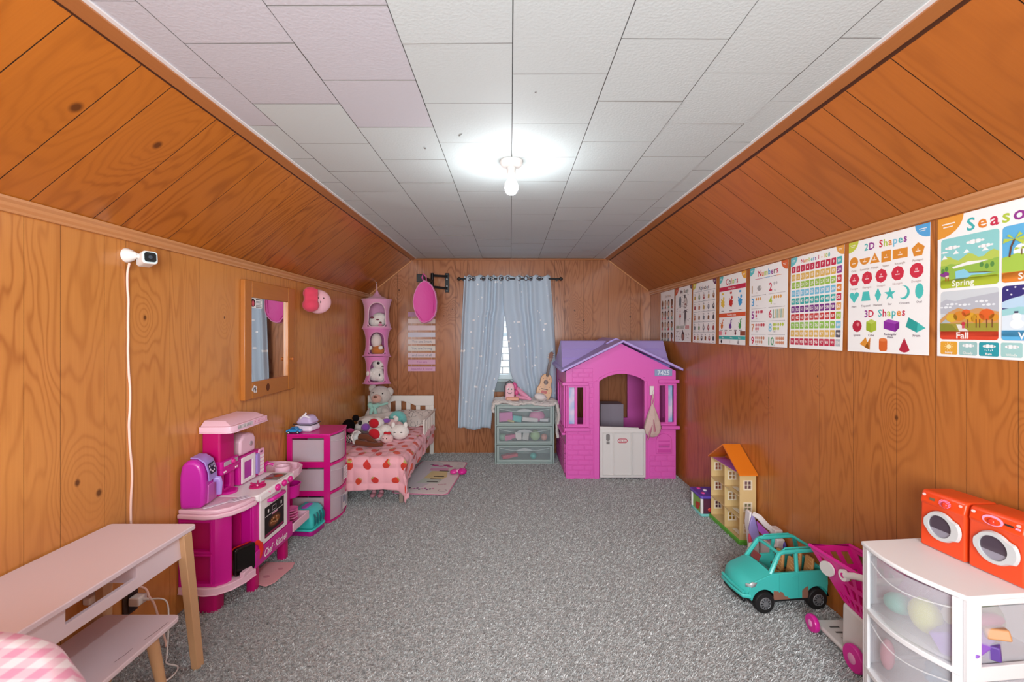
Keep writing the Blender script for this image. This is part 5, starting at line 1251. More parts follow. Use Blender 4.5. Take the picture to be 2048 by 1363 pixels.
# grey green drawer unit
SG = mat('#9db0ac', .35, 'sage_plastic')
dr0 = thing('drawer_unit', 'sage green three-drawer unit under the curtains with clear drawer fronts', 'drawers', (.14, 4.42, 0))
DX0, DX1, DY0, DY1, DH = -.158, .440, 4.402, 4.69, .60
q = MB(SG); q.box(DX0, DX0 + .018, DY0 + .006, DY1, .0015, DH - .016); q.build('side_panel', dr0, bevel=.004)
q = MB(SG); q.box(DX1 - .018, DX1, DY0 + .006, DY1, .0015, DH - .016); q.build('side_panel', dr0, bevel=.004)
q = MB(SG); q.box(DX0 - .004, DX1 + .004, DY0, DY1 + .004, DH - .0155, DH); q.build('top_panel', dr0, bevel=.004)
q = MB(SG); q.box(DX0, DX1, DY1 + .0005, DY1 + .006, .0015, DH - .017); q.build('back_panel', dr0)
q = MB(SG); q.box(DX0 + .0185, DX1 - .0185, DY0 + .004, DY1, .0015, .022); q.build('base_panel', dr0, bevel=.003)
q = MB(SG); q.box(DX0 + .0185, DX1 - .0185, DY0 + .008, DY1, .192, .206); q.box(DX0 + .0185, DX1 - .0185, DY0 + .008, DY1, .378, .392); q.build('shelf', dr0, bevel=.002)
CL = frosted('#c3d0d4', .16, .12)
rows = [(.024, .190), (.208, .376), (.394, .582)]
stuff_ = [[(.10, .03, .09, .022, '#d2556a', 'b'), (.34, .02, .030, .026, '#4cc0b6', 'e')],
          [(.03, .02, .04, .03, '#8fb8a0', 'e'), (.10, .02, .06, .03, '#dd7fa8', 'b'), (.19, .02, .035, .045, '#e8e6e2', 'b'), (.26, .02, .035, .045, '#cfd2cf', 'b'), (.36, .02, .045, .045, '#a9cf9a', 'e'), (.45, .02, .03, .03, '#d99a8a', 'e'), (.15, 0.0, .03, .014, '#55595c', 'b')],
          [(.06, .03, .08, .05, '#e07cc0', 'b'), (.17, .01, .05, .035, '#55c3c0', 'b'), (.30, .02, .09, .025, '#e4e4e2', 'b'), (.38, .05, .07, .05, '#e58ab8', 'e'), (.12, 0, .04, .014, '#dccf8a', 'b'), (.46, .02, .05, .02, '#dfe6ea', 'b')]]
for k, (z0, z1) in enumerate(rows):
    q = MB(SG); q.plate(lambda u, v, d: (u, DY0 - .006 + d, v), [DX0 + .021, DX0 + .045, DX1 - .045, DX1 - .021], [z0, z0 + .022, z1 - .018, z1], .010, [(1, 1)]); d0 = q.build('drawer', dr0, bevel=.003)
    q = MB(CL); q.box(DX0 + .040, DX1 - .040, DY0 + .000, DY0 + .003, z0 + .018, z1 - .014); q.build('front_window', d0, smooth=0)
    q = MB(mat('#b7c6c6', .25)); cx = (DX0 + DX1) / 2
    q.tube([(DX0 + .05, DY0 - .008, z1 - .028), (cx - .12, DY0 - .008, z1 - .052), (cx, DY0 - .009, z1 - .056), (cx + .12, DY0 - .008, z1 - .052), (DX1 - .05, DY0 - .008, z1 - .028)], .0035, 6); q.build('drawer_lip', d0)
    q = MB(frosted('#cbd6d8', .6, .25)); q.prism([(cx - .085, z1 - .052), (cx - .05, z1 - .034), (cx, z1 - .026), (cx + .05, z1 - .034), (cx + .085, z1 - .052)], 'y', DY0 - .009, DY0 - .0065); q.build('drawer_handle', d0)
    q = MB(SG); q.box(DX0 + .03, DX1 - .03, DY0 + .004, DY1 - .01, z0 + .003, z0 + .008); q.build('drawer_floor', d0)
    for (x, dy, sx, sz, col, kd) in stuff_[k]:
        q = MB(mat(col, .5)); c = (DX0 + .05 + x, DY0 + .06 + dy, z0 + .009)
        if kd == 'b': q.at(Matrix.Translation(c) @ rotm(0, (x * 9) % .4 - .2, (x * 7) % .8 - .4)); q.box(-sx * .9, sx * .9, -.035, .035, .012, sz * 2.1)
        else: q.ell((c[0], c[1], c[2] + sz * 1.2), (sx * 1.15, .04, sz * 1.2))
        q.build('content_piece', d0, bevel=.006 if kd == 'b' else 0)
# fleece throw on top, hanging over the right side
FL = mat('#e2dcd6', .98, bump=1.0, bscale=120, spec=.05, sheen=.6)
q = MB(FL)
def fl(u, v):
    s = u * .98 - .10; y = DY0 - .014 + (DY1 - DY0 + .02) * v
    n_ = mn.noise(Vector((u * 30, v * 16, 0))) * .010
    if s < -.0:
        x = DX0 - .008 - .012 * (-s / .1) + n_; z = DH + .012 + s * .95
        z = DH + .010 - (-s) * .9
    elif s < DX1 - DX0 + .01: x = DX0 - .004 + s; z = DH + .014 + n_ + .008 * math.sin(s * 21) * (1 - v) + .006 * math.sin(v * 7 + s * 8)
    else: 
        e = s - (DX1 - DX0 + .01); x = DX1 + .018 + .010 * math.sin(e * 20 + v * 4) + n_ + .02 * min(1, e / .1); z = DH + .012 - e * (1.28 - .35 * v)
    if v < .06 and 0 <= s < DX1 - DX0: z -= .010
    return (x, y, z)
q.grid(fl, 130, 40)
fo = q.build('fleece_throw', None, loc=(.14, 4.55, DH), smooth=80, solid=.026, fuzz=.010); tag(fo, 'fluffy off-white fleece throw over the sage green drawer unit', 'throw')
# items on the throw
tz = DH + .030
sm = thing('smiling_toy', 'pale pink standing toy with black eyes and smile on the drawer unit', 'toy', (.0, 4.47, tz))
q = MB(plastic('#e6b2bd', .4)); q.prism([(-.050, tz), (.035, tz), (.040, tz + .06), (.038, tz + .14), (.022, tz + .17), (-.008, tz + .178), (-.035, tz + .168), (-.050, tz + .14), (-.052, tz + .07)], 'y', 4.455, 4.495); q.build('toy_body', sm, bevel=.008, seg=3)
q = MB(mat('#55484d', .4)); q.tube([(-.062, 4.475, tz + .03), (-.066, 4.475, tz + .12), (-.045, 4.475, tz + .178), (-.01, 4.475, tz + .20), (.025, 4.475, tz + .18)], .005, 6)
q.tube([(-.030, 4.4535, tz + .085), (-.020, 4.4535, tz + .070), (.004, 4.4535, tz + .068), (.014, 4.4535, tz + .082)], .0028, 6); q.build('outline', sm)
for x in (-.022, .010):
    q = MB(mat('#f5f2f0', .3)); q.ell((x, 4.454, tz + .116), (.012, .004, .012), nu=12, nv=8); q.build('eye_white', sm)
    q = MB(EYE()); q.ell((x + .002, 4.450, tz + .115), (.006, .003, .007), nu=10, nv=6); q.build('pupil', sm)
q = MB(plastic('#e0a68a', .4)); q.box(-.045, .085, 4.44, 4.50, tz - .002, tz + .035); q.build('toy_base', sm, bevel=.01, seg=3)
pd = thing('folded_pink_doll', 'pink plastic doll outfit heap behind the smiling toy', 'toy', (.12, 4.5, tz))
q = MB(plastic('#e39ab8', .35)); q.tube([(.07, 4.52, tz + .11), (.13, 4.48, tz + .06), (.205, 4.45, tz + .016)], [.022, .026, .010], 10); q.tube([(.06, 4.50, tz + .03), (.13, 4.46, tz + .025), (.21, 4.44, tz + .012)], [.02, .018, .008], 10); q.build('toy_leg', pd)
q = MB(plastic('#d95a92', .3)); q.ell((.05, 4.53, tz + .135), (.022, .02, .045), (0, -.4, 0)); q.ell((.062, 4.50, tz + .075), (.022, .02, .03)); q.build('toy_bow', pd)
q = MB(mat('#f3dfe6', .4)); q.ell((.10, 4.53, tz + .085), (.03, .02, .03)); q.build('toy_skirt', pd)
cs = thing('sun_hat', 'small white cloth cap with a curved brim lying in front of the guitar', 'cap', (.30, 4.47, tz))
q = MB(cloth('#e9e3e0')); q.ell((.305, 4.48, tz + .030), (.065, .05, .040), (0, .25, 0)); q.build('crown', cs, fuzz=.006)
q = MB(cloth('#dccfcb')); q.tube([(.215, 4.46, tz + .004), (.26, 4.43, tz + .006), (.32, 4.42, tz + .008), (.375, 4.44, tz + .028)], [.008, .014, .014, .008], 8, flat=.4); q.build('brim', cs)
# toy guitar leaning on the curtain
gt_ = thing('toy_guitar', 'small pale wooden toy guitar with a dark neck leaning on the right curtain', 'guitar', (.33, 4.56, DH + .03), 0)
G = Matrix.Translation((.330, 4.545, DH + .030)) @ rotm(-.16, math.radians(12), 0)
def gp(z): return .062 * (1 + .0) if z < .1 else 0
go = []
for k in range(36):
    a = 2 * PI * k / 36; z = .125 + .135 * math.sin(a); w = .078 - .012 * math.sin(a) - .018 * math.exp(-((z - .155) / .035) ** 2)
    c_ = math.cos(a); go.append((w * (1 if c_ > 0 else -1) * abs(c_) ** .6, z))
q = MB(mat('#d8a878', .3)); q.at(G); q.prism(go, 'y', -.020, .020); q.build('guitar_body', gt_, bevel=.004)
q = MB(mat('#8c5a33', .3)); q.at(G); q.prism([(a * 1.01, .125 + (b_ - .125) * 1.008) for a, b_ in go], 'y', -.016, .0205); q.build('guitar_side', gt_)
q = MB(mat('#4a2c1e', .35)); q.at(G); q.box(-.013, .013, -.026, -.004, .235, .395); q.build('neck', gt_, bevel=.003)
q = MB(mat('#7b4630', .35)); q.at(G); q.prism([(-.013, .394), (.013, .394), (.021, .425), (.020, .485), (.010, .498), (-.010, .498), (-.020, .485), (-.021, .425)], 'y', -.022, -.006); q.build('headstock', gt_, bevel=.003)
q = MB(mat('#e9dfcf', .3)); q.at(G)
for z in (.43, .452, .474):
    q.tube([(-.020, -.014, z), (-.032, -.014, z)], .004, 6); q.tube([(.020, -.014, z), (.032, -.014, z)], .004, 6)
q.build('tuning_peg', gt_)
q = MB(mat('#5a3423', .4)); q.at(G); q.tube([(0, -.0201, .175), (0, -.0212, .175)], .024, 20); q.box(-.035, .035, -.0235, -.0201, .098, .106); q.build('sound_hole', gt_)
q = MB(mat('#b5362c', .3)); q.at(G); q.prism(rrect(-.030, .030, .058, .088, .010, 4), 'y', -.0225, -.0201); q.build('bridge', gt_)
q = MB(mat('#8a5a3c', .4)); q.at(G)
for (a, b_) in ((-.045, .12), (.045, .13), (-.05, .09), (.052, .07), (-.03, .21), (.03, .215), (-.06, .06), (.0, .222)): q.prism(circ(a, b_, .004, .004, 8), 'y', -.0208, -.0201)
q.build('dot', gt_)
q = MB(mat('#e6e2dc', .2)); q.at(G)
for k in range(4): q.tube([(-.009 + k * .006, -.0262, .43), (-.009 + k * .006, -.0245, .08)], .0007, 4)
q.build('string', gt_)

# ------------------------------------------------------------------ playhouse
HP = plastic('#e062bb', .38); HPD = plastic('#cf4aa8', .4); RF = plastic('#b3a0e0', .4)
ph = thing('playhouse', 'pink plastic playhouse with lilac gabled roof in the far right corner', 'playhouse', (1.0, 4.3, 0))
FY, BY, HX0, HX1 = 3.96, 4.76, .500, 1.487
def hx(u): return (u - 1021) * FY / F
def hzz(v): return CZ - (v - 664) * FY / F
dx0, dx1 = hx(1198.5), hx(1288.5); zt_d, zs_d = hzz(747), hzz(762)
xm_ = .995; zap = 1.222; ze = .965
def gz(x): return zap - abs(x - xm_) * .50
T_ = .022
# front: left jamb with two window slots, right jamb with two window slots, gable over the door arch
q = MB(HP)
lx = [HX0, hx(1138), hx(1149.5), hx(1154.5), hx(1166.5), dx0]; lz = [.0015, hzz(848), hzz(774.5), .915]
q.plate(lambda u, v, d: (u, FY + d, v), lx, lz, T_, [(1, 1), (3, 1)])
rx = [dx1, hx(1319), hx(1331), hx(1336.5), hx(1348), HX1]; rz_ = [.0015, hzz(844), hzz(770.5), .915]
q.plate(lambda u, v, d: (u, FY + d, v), rx, rz_, T_, [(1, 1), (3, 1)])
arch = [(dx0 + (dx1 - dx0) * k / 12, zs_d + (zt_d - zs_d) * math.sin(PI * k / 12) ** .75) for k in range(13)]
arch = [(dx0, .9151)] + [a for a in arch if a[1] > .9152] + [(dx1, .9151)]
q.prism([(HX0, .9151)] + arch + [(HX1, .9151), (HX1, gz(HX1) - .004), (xm_, zap - .004), (HX0, gz(HX0) - .004)], 'y', FY, FY + T_)
q.build('front_wall', ph, smooth=0)
# raised surround of the door
q = MB(HP); ww = .050
q.box(dx0 - ww, dx0 - .001, FY - .010, FY - .0005, .0015, zs_d); q.box(dx1 + .001, dx1 + .028, FY - .010, FY - .0005, .0015, zs_d); q.build('door_frame', ph, bevel=.003)
def archband(r0, r1, nm, m, dy):
    P = []
    for (k0, off) in ((0, r0), (1, r1)):
        for k in range(17):
            t = k / 16; P.append((dx0 - off + (dx1 - dx0 + 2 * off) * t, zs_d + (zt_d - zs_d + off) * math.sin(PI * t) ** .75))
    n = 17; pts = P[:n] + P[n:][::-1]
    q = MB(m)
    for k in range(16):
        q.hexa([(P[k][0], FY - dy, P[k][1]), (P[k + 1][0], FY - dy, P[k + 1][1]), (P[k + 1][0], FY - .0005, P[k + 1][1]), (P[k][0], FY - .0005, P[k][1])],
               [(P[n + k][0], FY - dy, P[n + k][1]), (P[n + k + 1][0], FY - dy, P[n + k + 1][1]), (P[n + k + 1][0], FY - .0005, P[n + k + 1][1]), (P[n + k][0], FY - .0005, P[n + k][1])])
    return q.build(nm, ph)
archband(.002, .030, 'arch_trim', HP, .010)
# moulded bricks
def bricks(x0, x1, z0, z1, rows, y, along='x', bwid=.105, ins=.007):
    rh = (z1 - z0) / rows
    for r in range(rows):
        x = x0 - (bwid / 2 if r % 2 else 0)
        while x < x1:
            a, b_ = max(x, x0) + .0042, min(x + bwid, x1) - .0042
            if b_ - a > .015:
                q = MB(HP)
                if along == 'x': q.box(a, b_, y - ins, y - .0002, z0 + r * rh + .0042, z0 + (r + 1) * rh - .0042)
                else: q.box(y - ins, y - .0002, a, b_, z0 + r * rh + .003, z0 + (r + 1) * rh - .003)
                q.build('brick', ph, bevel=.0015, seg=1)
            x += bwid
bricks(HX0 + .004, dx0 - ww - .004, .035, .445, 9, FY)
bricks(HX0 + .05, dx0 - ww - .004, .872, .999, 3, FY)
bricks(dx0 - ww - .055, dx0 - ww - .006, .455, .865, 9, FY, bwid=.06)
bricks(dx1 + .045, HX1 - .004, .020, .215, 4, FY)
bricks(FY + .05, BY - .02, .035, .30, 6, HX0, 'y', .12)
# windows: frames, sills and the pale blue printed curtain strips inside
q = MB(HP); q.plate(lambda u, v, d: (u, FY - .014 + d, v), [hx(1134), hx(1137), hx(1170), hx(1178)], [hzz(853), hzz(849.5), hzz(773), hzz(768.5)], .0135, [(1, 1)]); q.build('window_frame', ph, bevel=.003)
q = MB(HP); q.box(hx(1124), hx(1177), FY - .026, FY - .0142, hzz(770), hzz(764)); q.box(hx(1128), hx(1179), FY - .030, FY - .0142, hzz(861), hzz(854)); q.build('sill', ph, bevel=.004)
q = MB(HP); q.plate(lambda u, v, d: (u, FY - .014 + d, v), [hx(1315.5), hx(1318), hx(1349.5), hx(1352)], [hzz(850), hzz(846), hzz(769.5), hzz(766)], .0135, [(1, 1)]); q.build('window_frame', ph, bevel=.003)
q = MB(HP); q.box(hx(1316), 1.512, FY - .028, FY - .0142, hzz(765), hzz(758.5)); q.box(hx(1321), 1.514, FY - .034, FY - .0142, hzz(857), hzz(850)); q.build('sill', ph, bevel=.005)
lb = bpy.data.materials.new('blue_print_sheet'); lb.use_nodes = True; b = lb.node_tree.nodes['Principled BSDF']; b.inputs['Roughness'].default_value = .4
tcn = lb.node_tree.nodes.new('ShaderNodeTexCoord'); nn = lb.node_tree.nodes.new('ShaderNodeTexNoise'); nn.inputs['Scale'].default_value = 9
cc = lb.node_tree.nodes.new('ShaderNodeValToRGB'); cc.color_ramp.elements[0].position = .4; cc.color_ramp.elements[1].position = .6; cc.color_ramp.elements[0].color = hexc('#8fb6dc'); cc.color_ramp.elements[1].color = hexc('#d9cfe6')
lb.node_tree.links.new(tcn.outputs['Object'], nn.inputs['Vector']); lb.node_tree.links.new(nn.outputs['Fac'], cc.inputs[0]); lb.node_tree.links.new(cc.outputs[0], b.inputs['Base Color'])
for (a, b_) in ((1137, 1150.5), (1335.5, 1349)):
    q = MB(lb); q.box(hx(a), hx(b_), FY + T_ + .001, FY + T_ + .004, hzz(850), hzz(769)); lab(q.build('window_panel', ph, smooth=0), 'pale blue panel behind the window slot')
# side, back walls
q = MB(HP); q.plate(lambda u, v, d: (HX0 + d, u, v), [FY + T_ + .001, 4.10, 4.24, 4.30, 4.44, BY], [.0015, .43, .81, .955], T_, [(1, 1), (3, 1)]); q.build('side_wall', ph, smooth=0)
q = MB(HP); q.plate(lambda u, v, d: (HX0 - .014 + d, u, v), [4.02, 4.05, 4.50, 4.53], [.405, .43, .815, .84], .0135, [(1, 1)]); q.box(HX0 - .034, HX0 - .0005, 4.0, 4.55, .385, .404); q.build('side_window_frame', ph, bevel=.003)
q = MB(mat('#dcd6d8', .4)); q.box(HX0 + T_ + .001, HX0 + T_ + .004, 4.08, 4.46, .42, .82); q.build('window_panel', ph)
q = MB(HP); q.plate(lambda u, v, d: (HX1 - d, u, v), [FY + T_ + .001, 4.14, 4.24, 4.36, 4.46, BY], [.0015, .50, .95, .955], T_, [(1, 1), (3, 1)]); q.build('side_wall', ph, smooth=0)
q = MB(HP); q.plate(lambda u, v, d: (u, BY - T_ + d, v), [HX0 + T_ + .001, .62, 1.26, HX1 - T_ - .001], [.0015, .40, .90, .955], T_, [(1, 1)]); q.build('back_wall', ph, smooth=0)
q = MB(HPD); q.box(HX0 + .03, HX1 - .03, FY + .03, BY - .03, .0015, .012); q.build('house_floor', ph)
q = MB(plastic('#8e8490', .5)); q.box(.90, 1.13, 4.40, 4.60, .012, .60); q.box(1.00, 1.006, 4.396, 4.3995, .30, .58); q.build('storage_box', ph, bevel=.006)
q = MB(HPD); q.box(1.20, 1.44, 4.30, 4.58, .012, .30); q.build('inner_bench', ph, bevel=.02)
# roof: cross gable running to the front plus the main ridge across
q = MB(RF)
def roofslab(P0, P1, P2, P3, th):   # four corners of the upper face, thickness downward
    q.hexa([(p[0], p[1], p[2] - th) for p in (P0, P1, P2, P3)], [P0, P1, P2, P3])
yf, yb_ = FY - .085, 4.785; zr = 1.252; xl_, xr_ = .448, 1.524
kl = (zr - .985) / (xm_ - xl_)
roofslab((xl_, yf, .985), (xm_, yf, zr), (xm_, yb_, zr + .006), (xl_, yb_, 1.0), .022)
roofslab((xm_, yf, zr), (xr_, yf, 1.000), (xr_, yb_, 1.01), (xm_, yb_, zr + .006), .022)
q.build('gable_roof', ph, bevel=.004)
q = MB(RF); q.prism([(xm_ - .10, zr - .040), (xm_ - .06, zr - .012), (xm_, zr + .014), (xm_ + .06, zr - .012), (xm_ + .10, zr - .040)], 'y', FY + .18, yb_ - .02); q.build('ridge_cap', ph, bevel=.003)
# main roof: prism across, ridge at y=4.30
q = MB(RF)
for (a0, a1, b0, b1) in ((.490, xm_, .470, xm_), (xm_, 1.484, xm_, 1.455)):
    q.hexa([(b0, 4.00, 1.00), (b1, 4.00, 1.00), (b1, 4.66, 1.0), (b0, 4.66, 1.0)], [(a0, 4.27, 1.238), (a1, 4.27, 1.238), (a1, 4.33, 1.238), (a0, 4.33, 1.238)])
q.build('main_roof', ph, bevel=.006)
q = MB(plastic('#8f74c2', .4))
for i in range(1, 3):
    t = i / 3; q.box(.484, xm_ - .3 * t, 4.00 + .27 * t - .004, 4.00 + .27 * t, 1.0 + .238 * t - .001, 1.0 + .238 * t + .003); q.box(xm_ + .3 * t, 1.45, 4.00 + .27 * t - .004, 4.00 + .27 * t, 1.0 + .238 * t - .001, 1.0 + .238 * t + .003)
q.build('shingle_line', ph, smooth=0)
# number plate, mailbox
q = MB(mat('#8ea0c4', .35)); q.prism(rrect(hx(1309), hx(1344), hzz(751.5), hzz(738), .006, 3), 'y', FY - .006, FY - .0005); npl = q.build('number_plate', ph, bevel=.001)
pr = Print(lambda s, t, d: (hx(1326.5) + s, FY - .0062 - d, hzz(749) + t)); pr.text('7425', 0, 0, .040, '#dfeaf4', 1, 'c', .12); pr.build('lettering', npl)
q = MB(HP); mb0, mb1, mz0, mz1 = hx(1311.5), hx(1343), hzz(906), hzz(866)
mo = [(mb0, mz0), (mb1, mz0), (mb1, mz0 + .11)] + [((mb0 + mb1) / 2 + (mb1 - mb0) / 2 * math.cos(a), mz0 + .11 + (mz1 - mz0 - .11) * math.sin(a)) for a in [PI * k / 10 for k in range(1, 10)]] + [(mb0, mz0 + .11)]
q.prism(mo, 'y', FY - .014, FY - .0005); mbx = q.build('mailbox', ph, bevel=.004)
q = MB(HPD); q.box(mb0 + .012, mb1 - .010, FY - .0175, FY - .0142, mz0 + .012, mz0 + .045); q.box(mb0 + .02, mb1 - .02, FY - .0175, FY - .0142, mz0 + .075, mz0 + .085); q.box(mb0 + .02, mb1 - .02, FY - .0175, FY - .0142, mz0 + .11, mz0 + .118); q.build('mailbox_flap', mbx, bevel=.002)
q = MB(mat('#4f2440', .6)); q.box(mb0 + .022, mb1 - .022, FY - .0155, FY - .0142, mz0 + .058, mz0 + .064); q.build('mail_slot', mbx)
# half door, standing slightly ajar
DG = plastic('#d8d6d4', .4)
dz1 = hzz(856)
q = MB(DG)
q.plate(lambda u, v, d: (u, FY - .030 + d, v), [dx0 + .002, dx0 + .032, dx0 + .118, dx0 + .135, dx0 + .275, dx0 + .295, dx0 + .378, dx1 + .004], [.022, .062, dz1 - .035, dz1], .024, [])
q.hexa([(dx0 + .002, FY - .03, dz1 + .0002), (dx0 + .350, FY - .03, dz1 + .0002), (dx0 + .350, FY - .006, dz1 + .0002), (dx0 + .002, FY - .006, dz1 + .0002)], [(dx0 + .002, FY - .03, dz1 + .022), (dx0 + .350, FY - .03, dz1 + .010), (dx0 + .350, FY - .006, dz1 + .010), (dx0 + .002, FY - .006, dz1 + .022)])
dd = q.build('half_door', ph, bevel=.003)
fy = FY - .0302
for (a, b_) in ((.030, .112), (.132, .272), (.298, .380)):
    q = MB(DG)
    x0, x1, z0, z1 = dx0 + a, dx0 + b_, .055, dz1 - .035
    q.plate(lambda u, v, d: (u, fy - .010 + d, v), [x0 - .010, x0, x1, x1 + .010], [z0 - .010, z0, z1, z1 + .010], .0098, [(1, 1)]); q.build('panel_rib', dd, bevel=.004, seg=2)
q = MB(mat('#7d7a79', .4)); q.prism(rrect(dx0 + .055, dx0 + .088, dz1 - .105, dz1 - .045, .012, 4), 'y', fy - .004, fy - .0002); q.box(dx0 + .058, dx0 + .086, fy - .003, fy - .0002, dz1 - .135, dz1 - .110); q.build('latch', dd)
pr = Print(lambda s, t, d: (dx0 + .202 + s, fy - .0005 - d, dz1 - .105 + t), .0006)
pr.poly(rrect(-.044, .044, -.020, .020, .0195, 6), '#b8324a', 1); pr.poly(rrect(-.037, .037, -.013, .013, .0125, 6), '#ece6e6', 2); pr.text('little tikes', 0, -.006, .013, '#a32840', 3, 'c', .062)
pr.build('logo', dd)
# white hook and cloth bag on the door post
hk = thing('drawstring_bag', 'pale pink cloth drawstring bag hanging from a white hook on the playhouse', 'bag', (hx(1302), FY - .05, .42))
q = MB(plastic('#e9e3e2', .3)); q.box(hx(1298), hx(1306), FY - .026, FY - .0105, hzz(789), hzz(771)); q.tube([(hx(1303), FY - .026, hzz(787)), (hx(1303), FY - .045, hzz(786)), (hx(1304), FY - .05, hzz(779))], .006, 8); q.build('hook', hk, bevel=.003)
q = MB(mat('#d3b9b4', .85)); bx_ = hx(1301)
q.tube([(bx_ + .010, FY - .044, hzz(786)), (bx_ - .002, FY - .042, hzz(800)), (bx_ + .0, FY - .045, hzz(812))], .006, 6); q.tube([(bx_ + .012, FY - .044, hzz(786)), (bx_ + .018, FY - .042, hzz(800)), (bx_ + .004, FY - .045, hzz(812))], .004, 6); q.build('drawstring', hk)
q = MB(mat('#cfb5ae', .9, bump=.3, bscale=60)); n = 28
prf = [(.008, 806), (.022, 815), (.045, 828), (.066, 842), (.075, 852), (.066, 862), (.040, 869), (.012, 871)]
vs = []; 
for r_, v in prf:
    for k in range(n):
        a = 2 * PI * k / n; rr2 = r_ * (1 + .10 * math.sin(a * 6 + v * .05)); vs.append((bx_ + .002 + rr2 * math.cos(a), FY - .050 + rr2 * math.sin(a) * .42, hzz(v)))
q.add(vs, [(j * n + i, j * n + (i + 1) % n, (j + 1) * n + (i + 1) % n, (j + 1) * n + i) for j in range(len(prf) - 1) for i in range(n)] + [tuple(range(n)), tuple(range((len(prf) - 1) * n, len(prf) * n))])
q.build('bag_body', hk, smooth=70)
q = MB(mat('#cf8fa4', .85)); q.tube([(bx_ - .01, FY - .084, hzz(846)), (bx_ - .03, FY - .085, hzz(860)), (bx_ - .05, FY - .08, hzz(876))], [.006, .016, .010], 8, flat=.35); q.tube([(bx_ - .0, FY - .086, hzz(835)), (bx_ + .01, FY - .09, hzz(858))], [.006, .018], 8, flat=.3); q.build('ribbon', hk)
# ------------------------------------------------------------------ right side
# doll house
dh = thing('doll_house', 'tall open-fronted cream doll house with orange roof against the right wall', 'doll house', (1.475, 2.93, 0))
CR = plastic('#d9bd86', .45); OG = plastic('#e27a1c', .4); GRN = plastic('#63b43c', .4); WHF = plastic('#eadfc8', .4)
ax0, ax1, ay0, ay1 = 1.425, 1.526, 2.735, 3.13
lv = [.030, .165, .302, .437]
q = MB(GRN); q.box(ax0 - .008, ax1 + .004, ay0 - .010, ay1 + .010, .001, .029); q.build('green_base', dh, bevel=.003)
wy = [(.062, .118), (.205, .258), (.335, .388)]
def wallp(y, t, nm, holes=True):
    q = MB(CR)
    us = [ax0, ax0 + .028, ax0 + .072, ax1]; vs_ = [.0295, .075, .125, .208, .258, .345, .395, .4365]
    q.plate(lambda u, v, d: (u, y + d, v), us, vs_, t, [(1, 1), (1, 3), (1, 5)]); o = q.build(nm, dh, smooth=0)
    for k in (1, 3, 5):
        q = MB(WHF); z0, z1 = vs_[k], vs_[k + 1]; u0, u1 = us[1], us[2]; m_ = .005
        q.plate(lambda u, v, d: (u, y - .002 + d, v), [u0 - m_, u0 + .002, (u0 + u1) / 2 - .002, (u0 + u1) / 2 + .002, u1 - .002, u1 + m_], [z0 - m_, z0 + .002, (z0 + z1) / 2 - .002, (z0 + z1) / 2 + .002, z1 - .002, z1 + m_], t + .004, [(1, 1), (3, 1), (1, 3), (3, 3)])
        q.build('window_frame', dh, smooth=0)
    return o
wallp(ay0, .006, 'side_wall'); wallp(ay1 - .006, .006, 'side_wall'); wallp(2.928, .005, 'divider')
q = MB(CR); q.box(ax1 - .004, ax1, ay0 + .007, ay1 - .007, .0295, .4365); q.build('back_wall', dh)
for z in lv[1:]:
    q = MB(CR); q.box(ax0, ax1 - .0045, ay0 + .0065, 2.9275, z - .006, z - .0005); q.box(ax0, ax1 - .0045, 2.9335, ay1 - .0065, z - .006, z - .0005); q.build('storey_floor', dh)
q = MB(CR); q.box(ax0, ax1 - .0045, ay0 + .0065, 2.9275, .0295, .0305); q.box(ax0, ax1 - .0045, 2.9335, ay1 - .0065, .0295, .0305); q.build('storey_floor', dh)
q = MB(mat('#c9a800', .5)); q.box(ax1 - .0055, ax1 - .0042, 2.94, 3.118, .031, .155); q.build('yellow_wallpaper', dh)
q = MB(mat('#b9d3b0', .5)); q.box(ax1 - .0055, ax1 - .0042, 2.745, 2.92, .17, .292); q.build('green_wallpaper', dh)
q = MB(mat('#b79ab4', .5)); q.box(ax1 - .0055, ax1 - .0042, 2.745, 2.92, .307, .427); q.build('lilac_wallpaper', dh)
for z in lv[:3]:
    q = MB(WHF); q.box(ax0 + .02, ax0 + .05, 2.76, 2.87, z + .0105, z + .0125); q.box(ax0 + .02, ax0 + .023, 2.76, 2.763, z + .0, z + .0105); q.build('small_shelf', dh, smooth=0)
q = MB(plastic('#b76ac2', .4)); q.box(ax0 + .002, ax1 - .01, ay0 + .06, ay1 - .03, .4372, .4392); q.build('attic_floor', dh)
q = MB(OG)
for (y0, y1) in ((ay0 - .018, 2.9325), (ay1 + .018, 2.9325)):
    q.hexa([(ax0 - .012, y0, .432), (ax1 + .003, y0, .432), (ax1 + .003, y1, .566), (ax0 - .012, y1, .566)], [(ax0 - .012, y0, .441), (ax1 + .003, y0, .441), (ax1 + .003, y1, .576), (ax0 - .012, y1, .576)])
q.build('orange_roof', dh, smooth=0)
q = MB(mat('#d2691a', .4)); q.box(1.455, 1.500, 2.782, 2.786, .478, .482); q.build('roof_mark', dh)
q = MB(OG); q.prism([(ay0 + .01, .4395), (ay1 - .01, .4395), (2.9325, .560)], 'x', ax1 - .006, ax1); q.build('gable', dh)

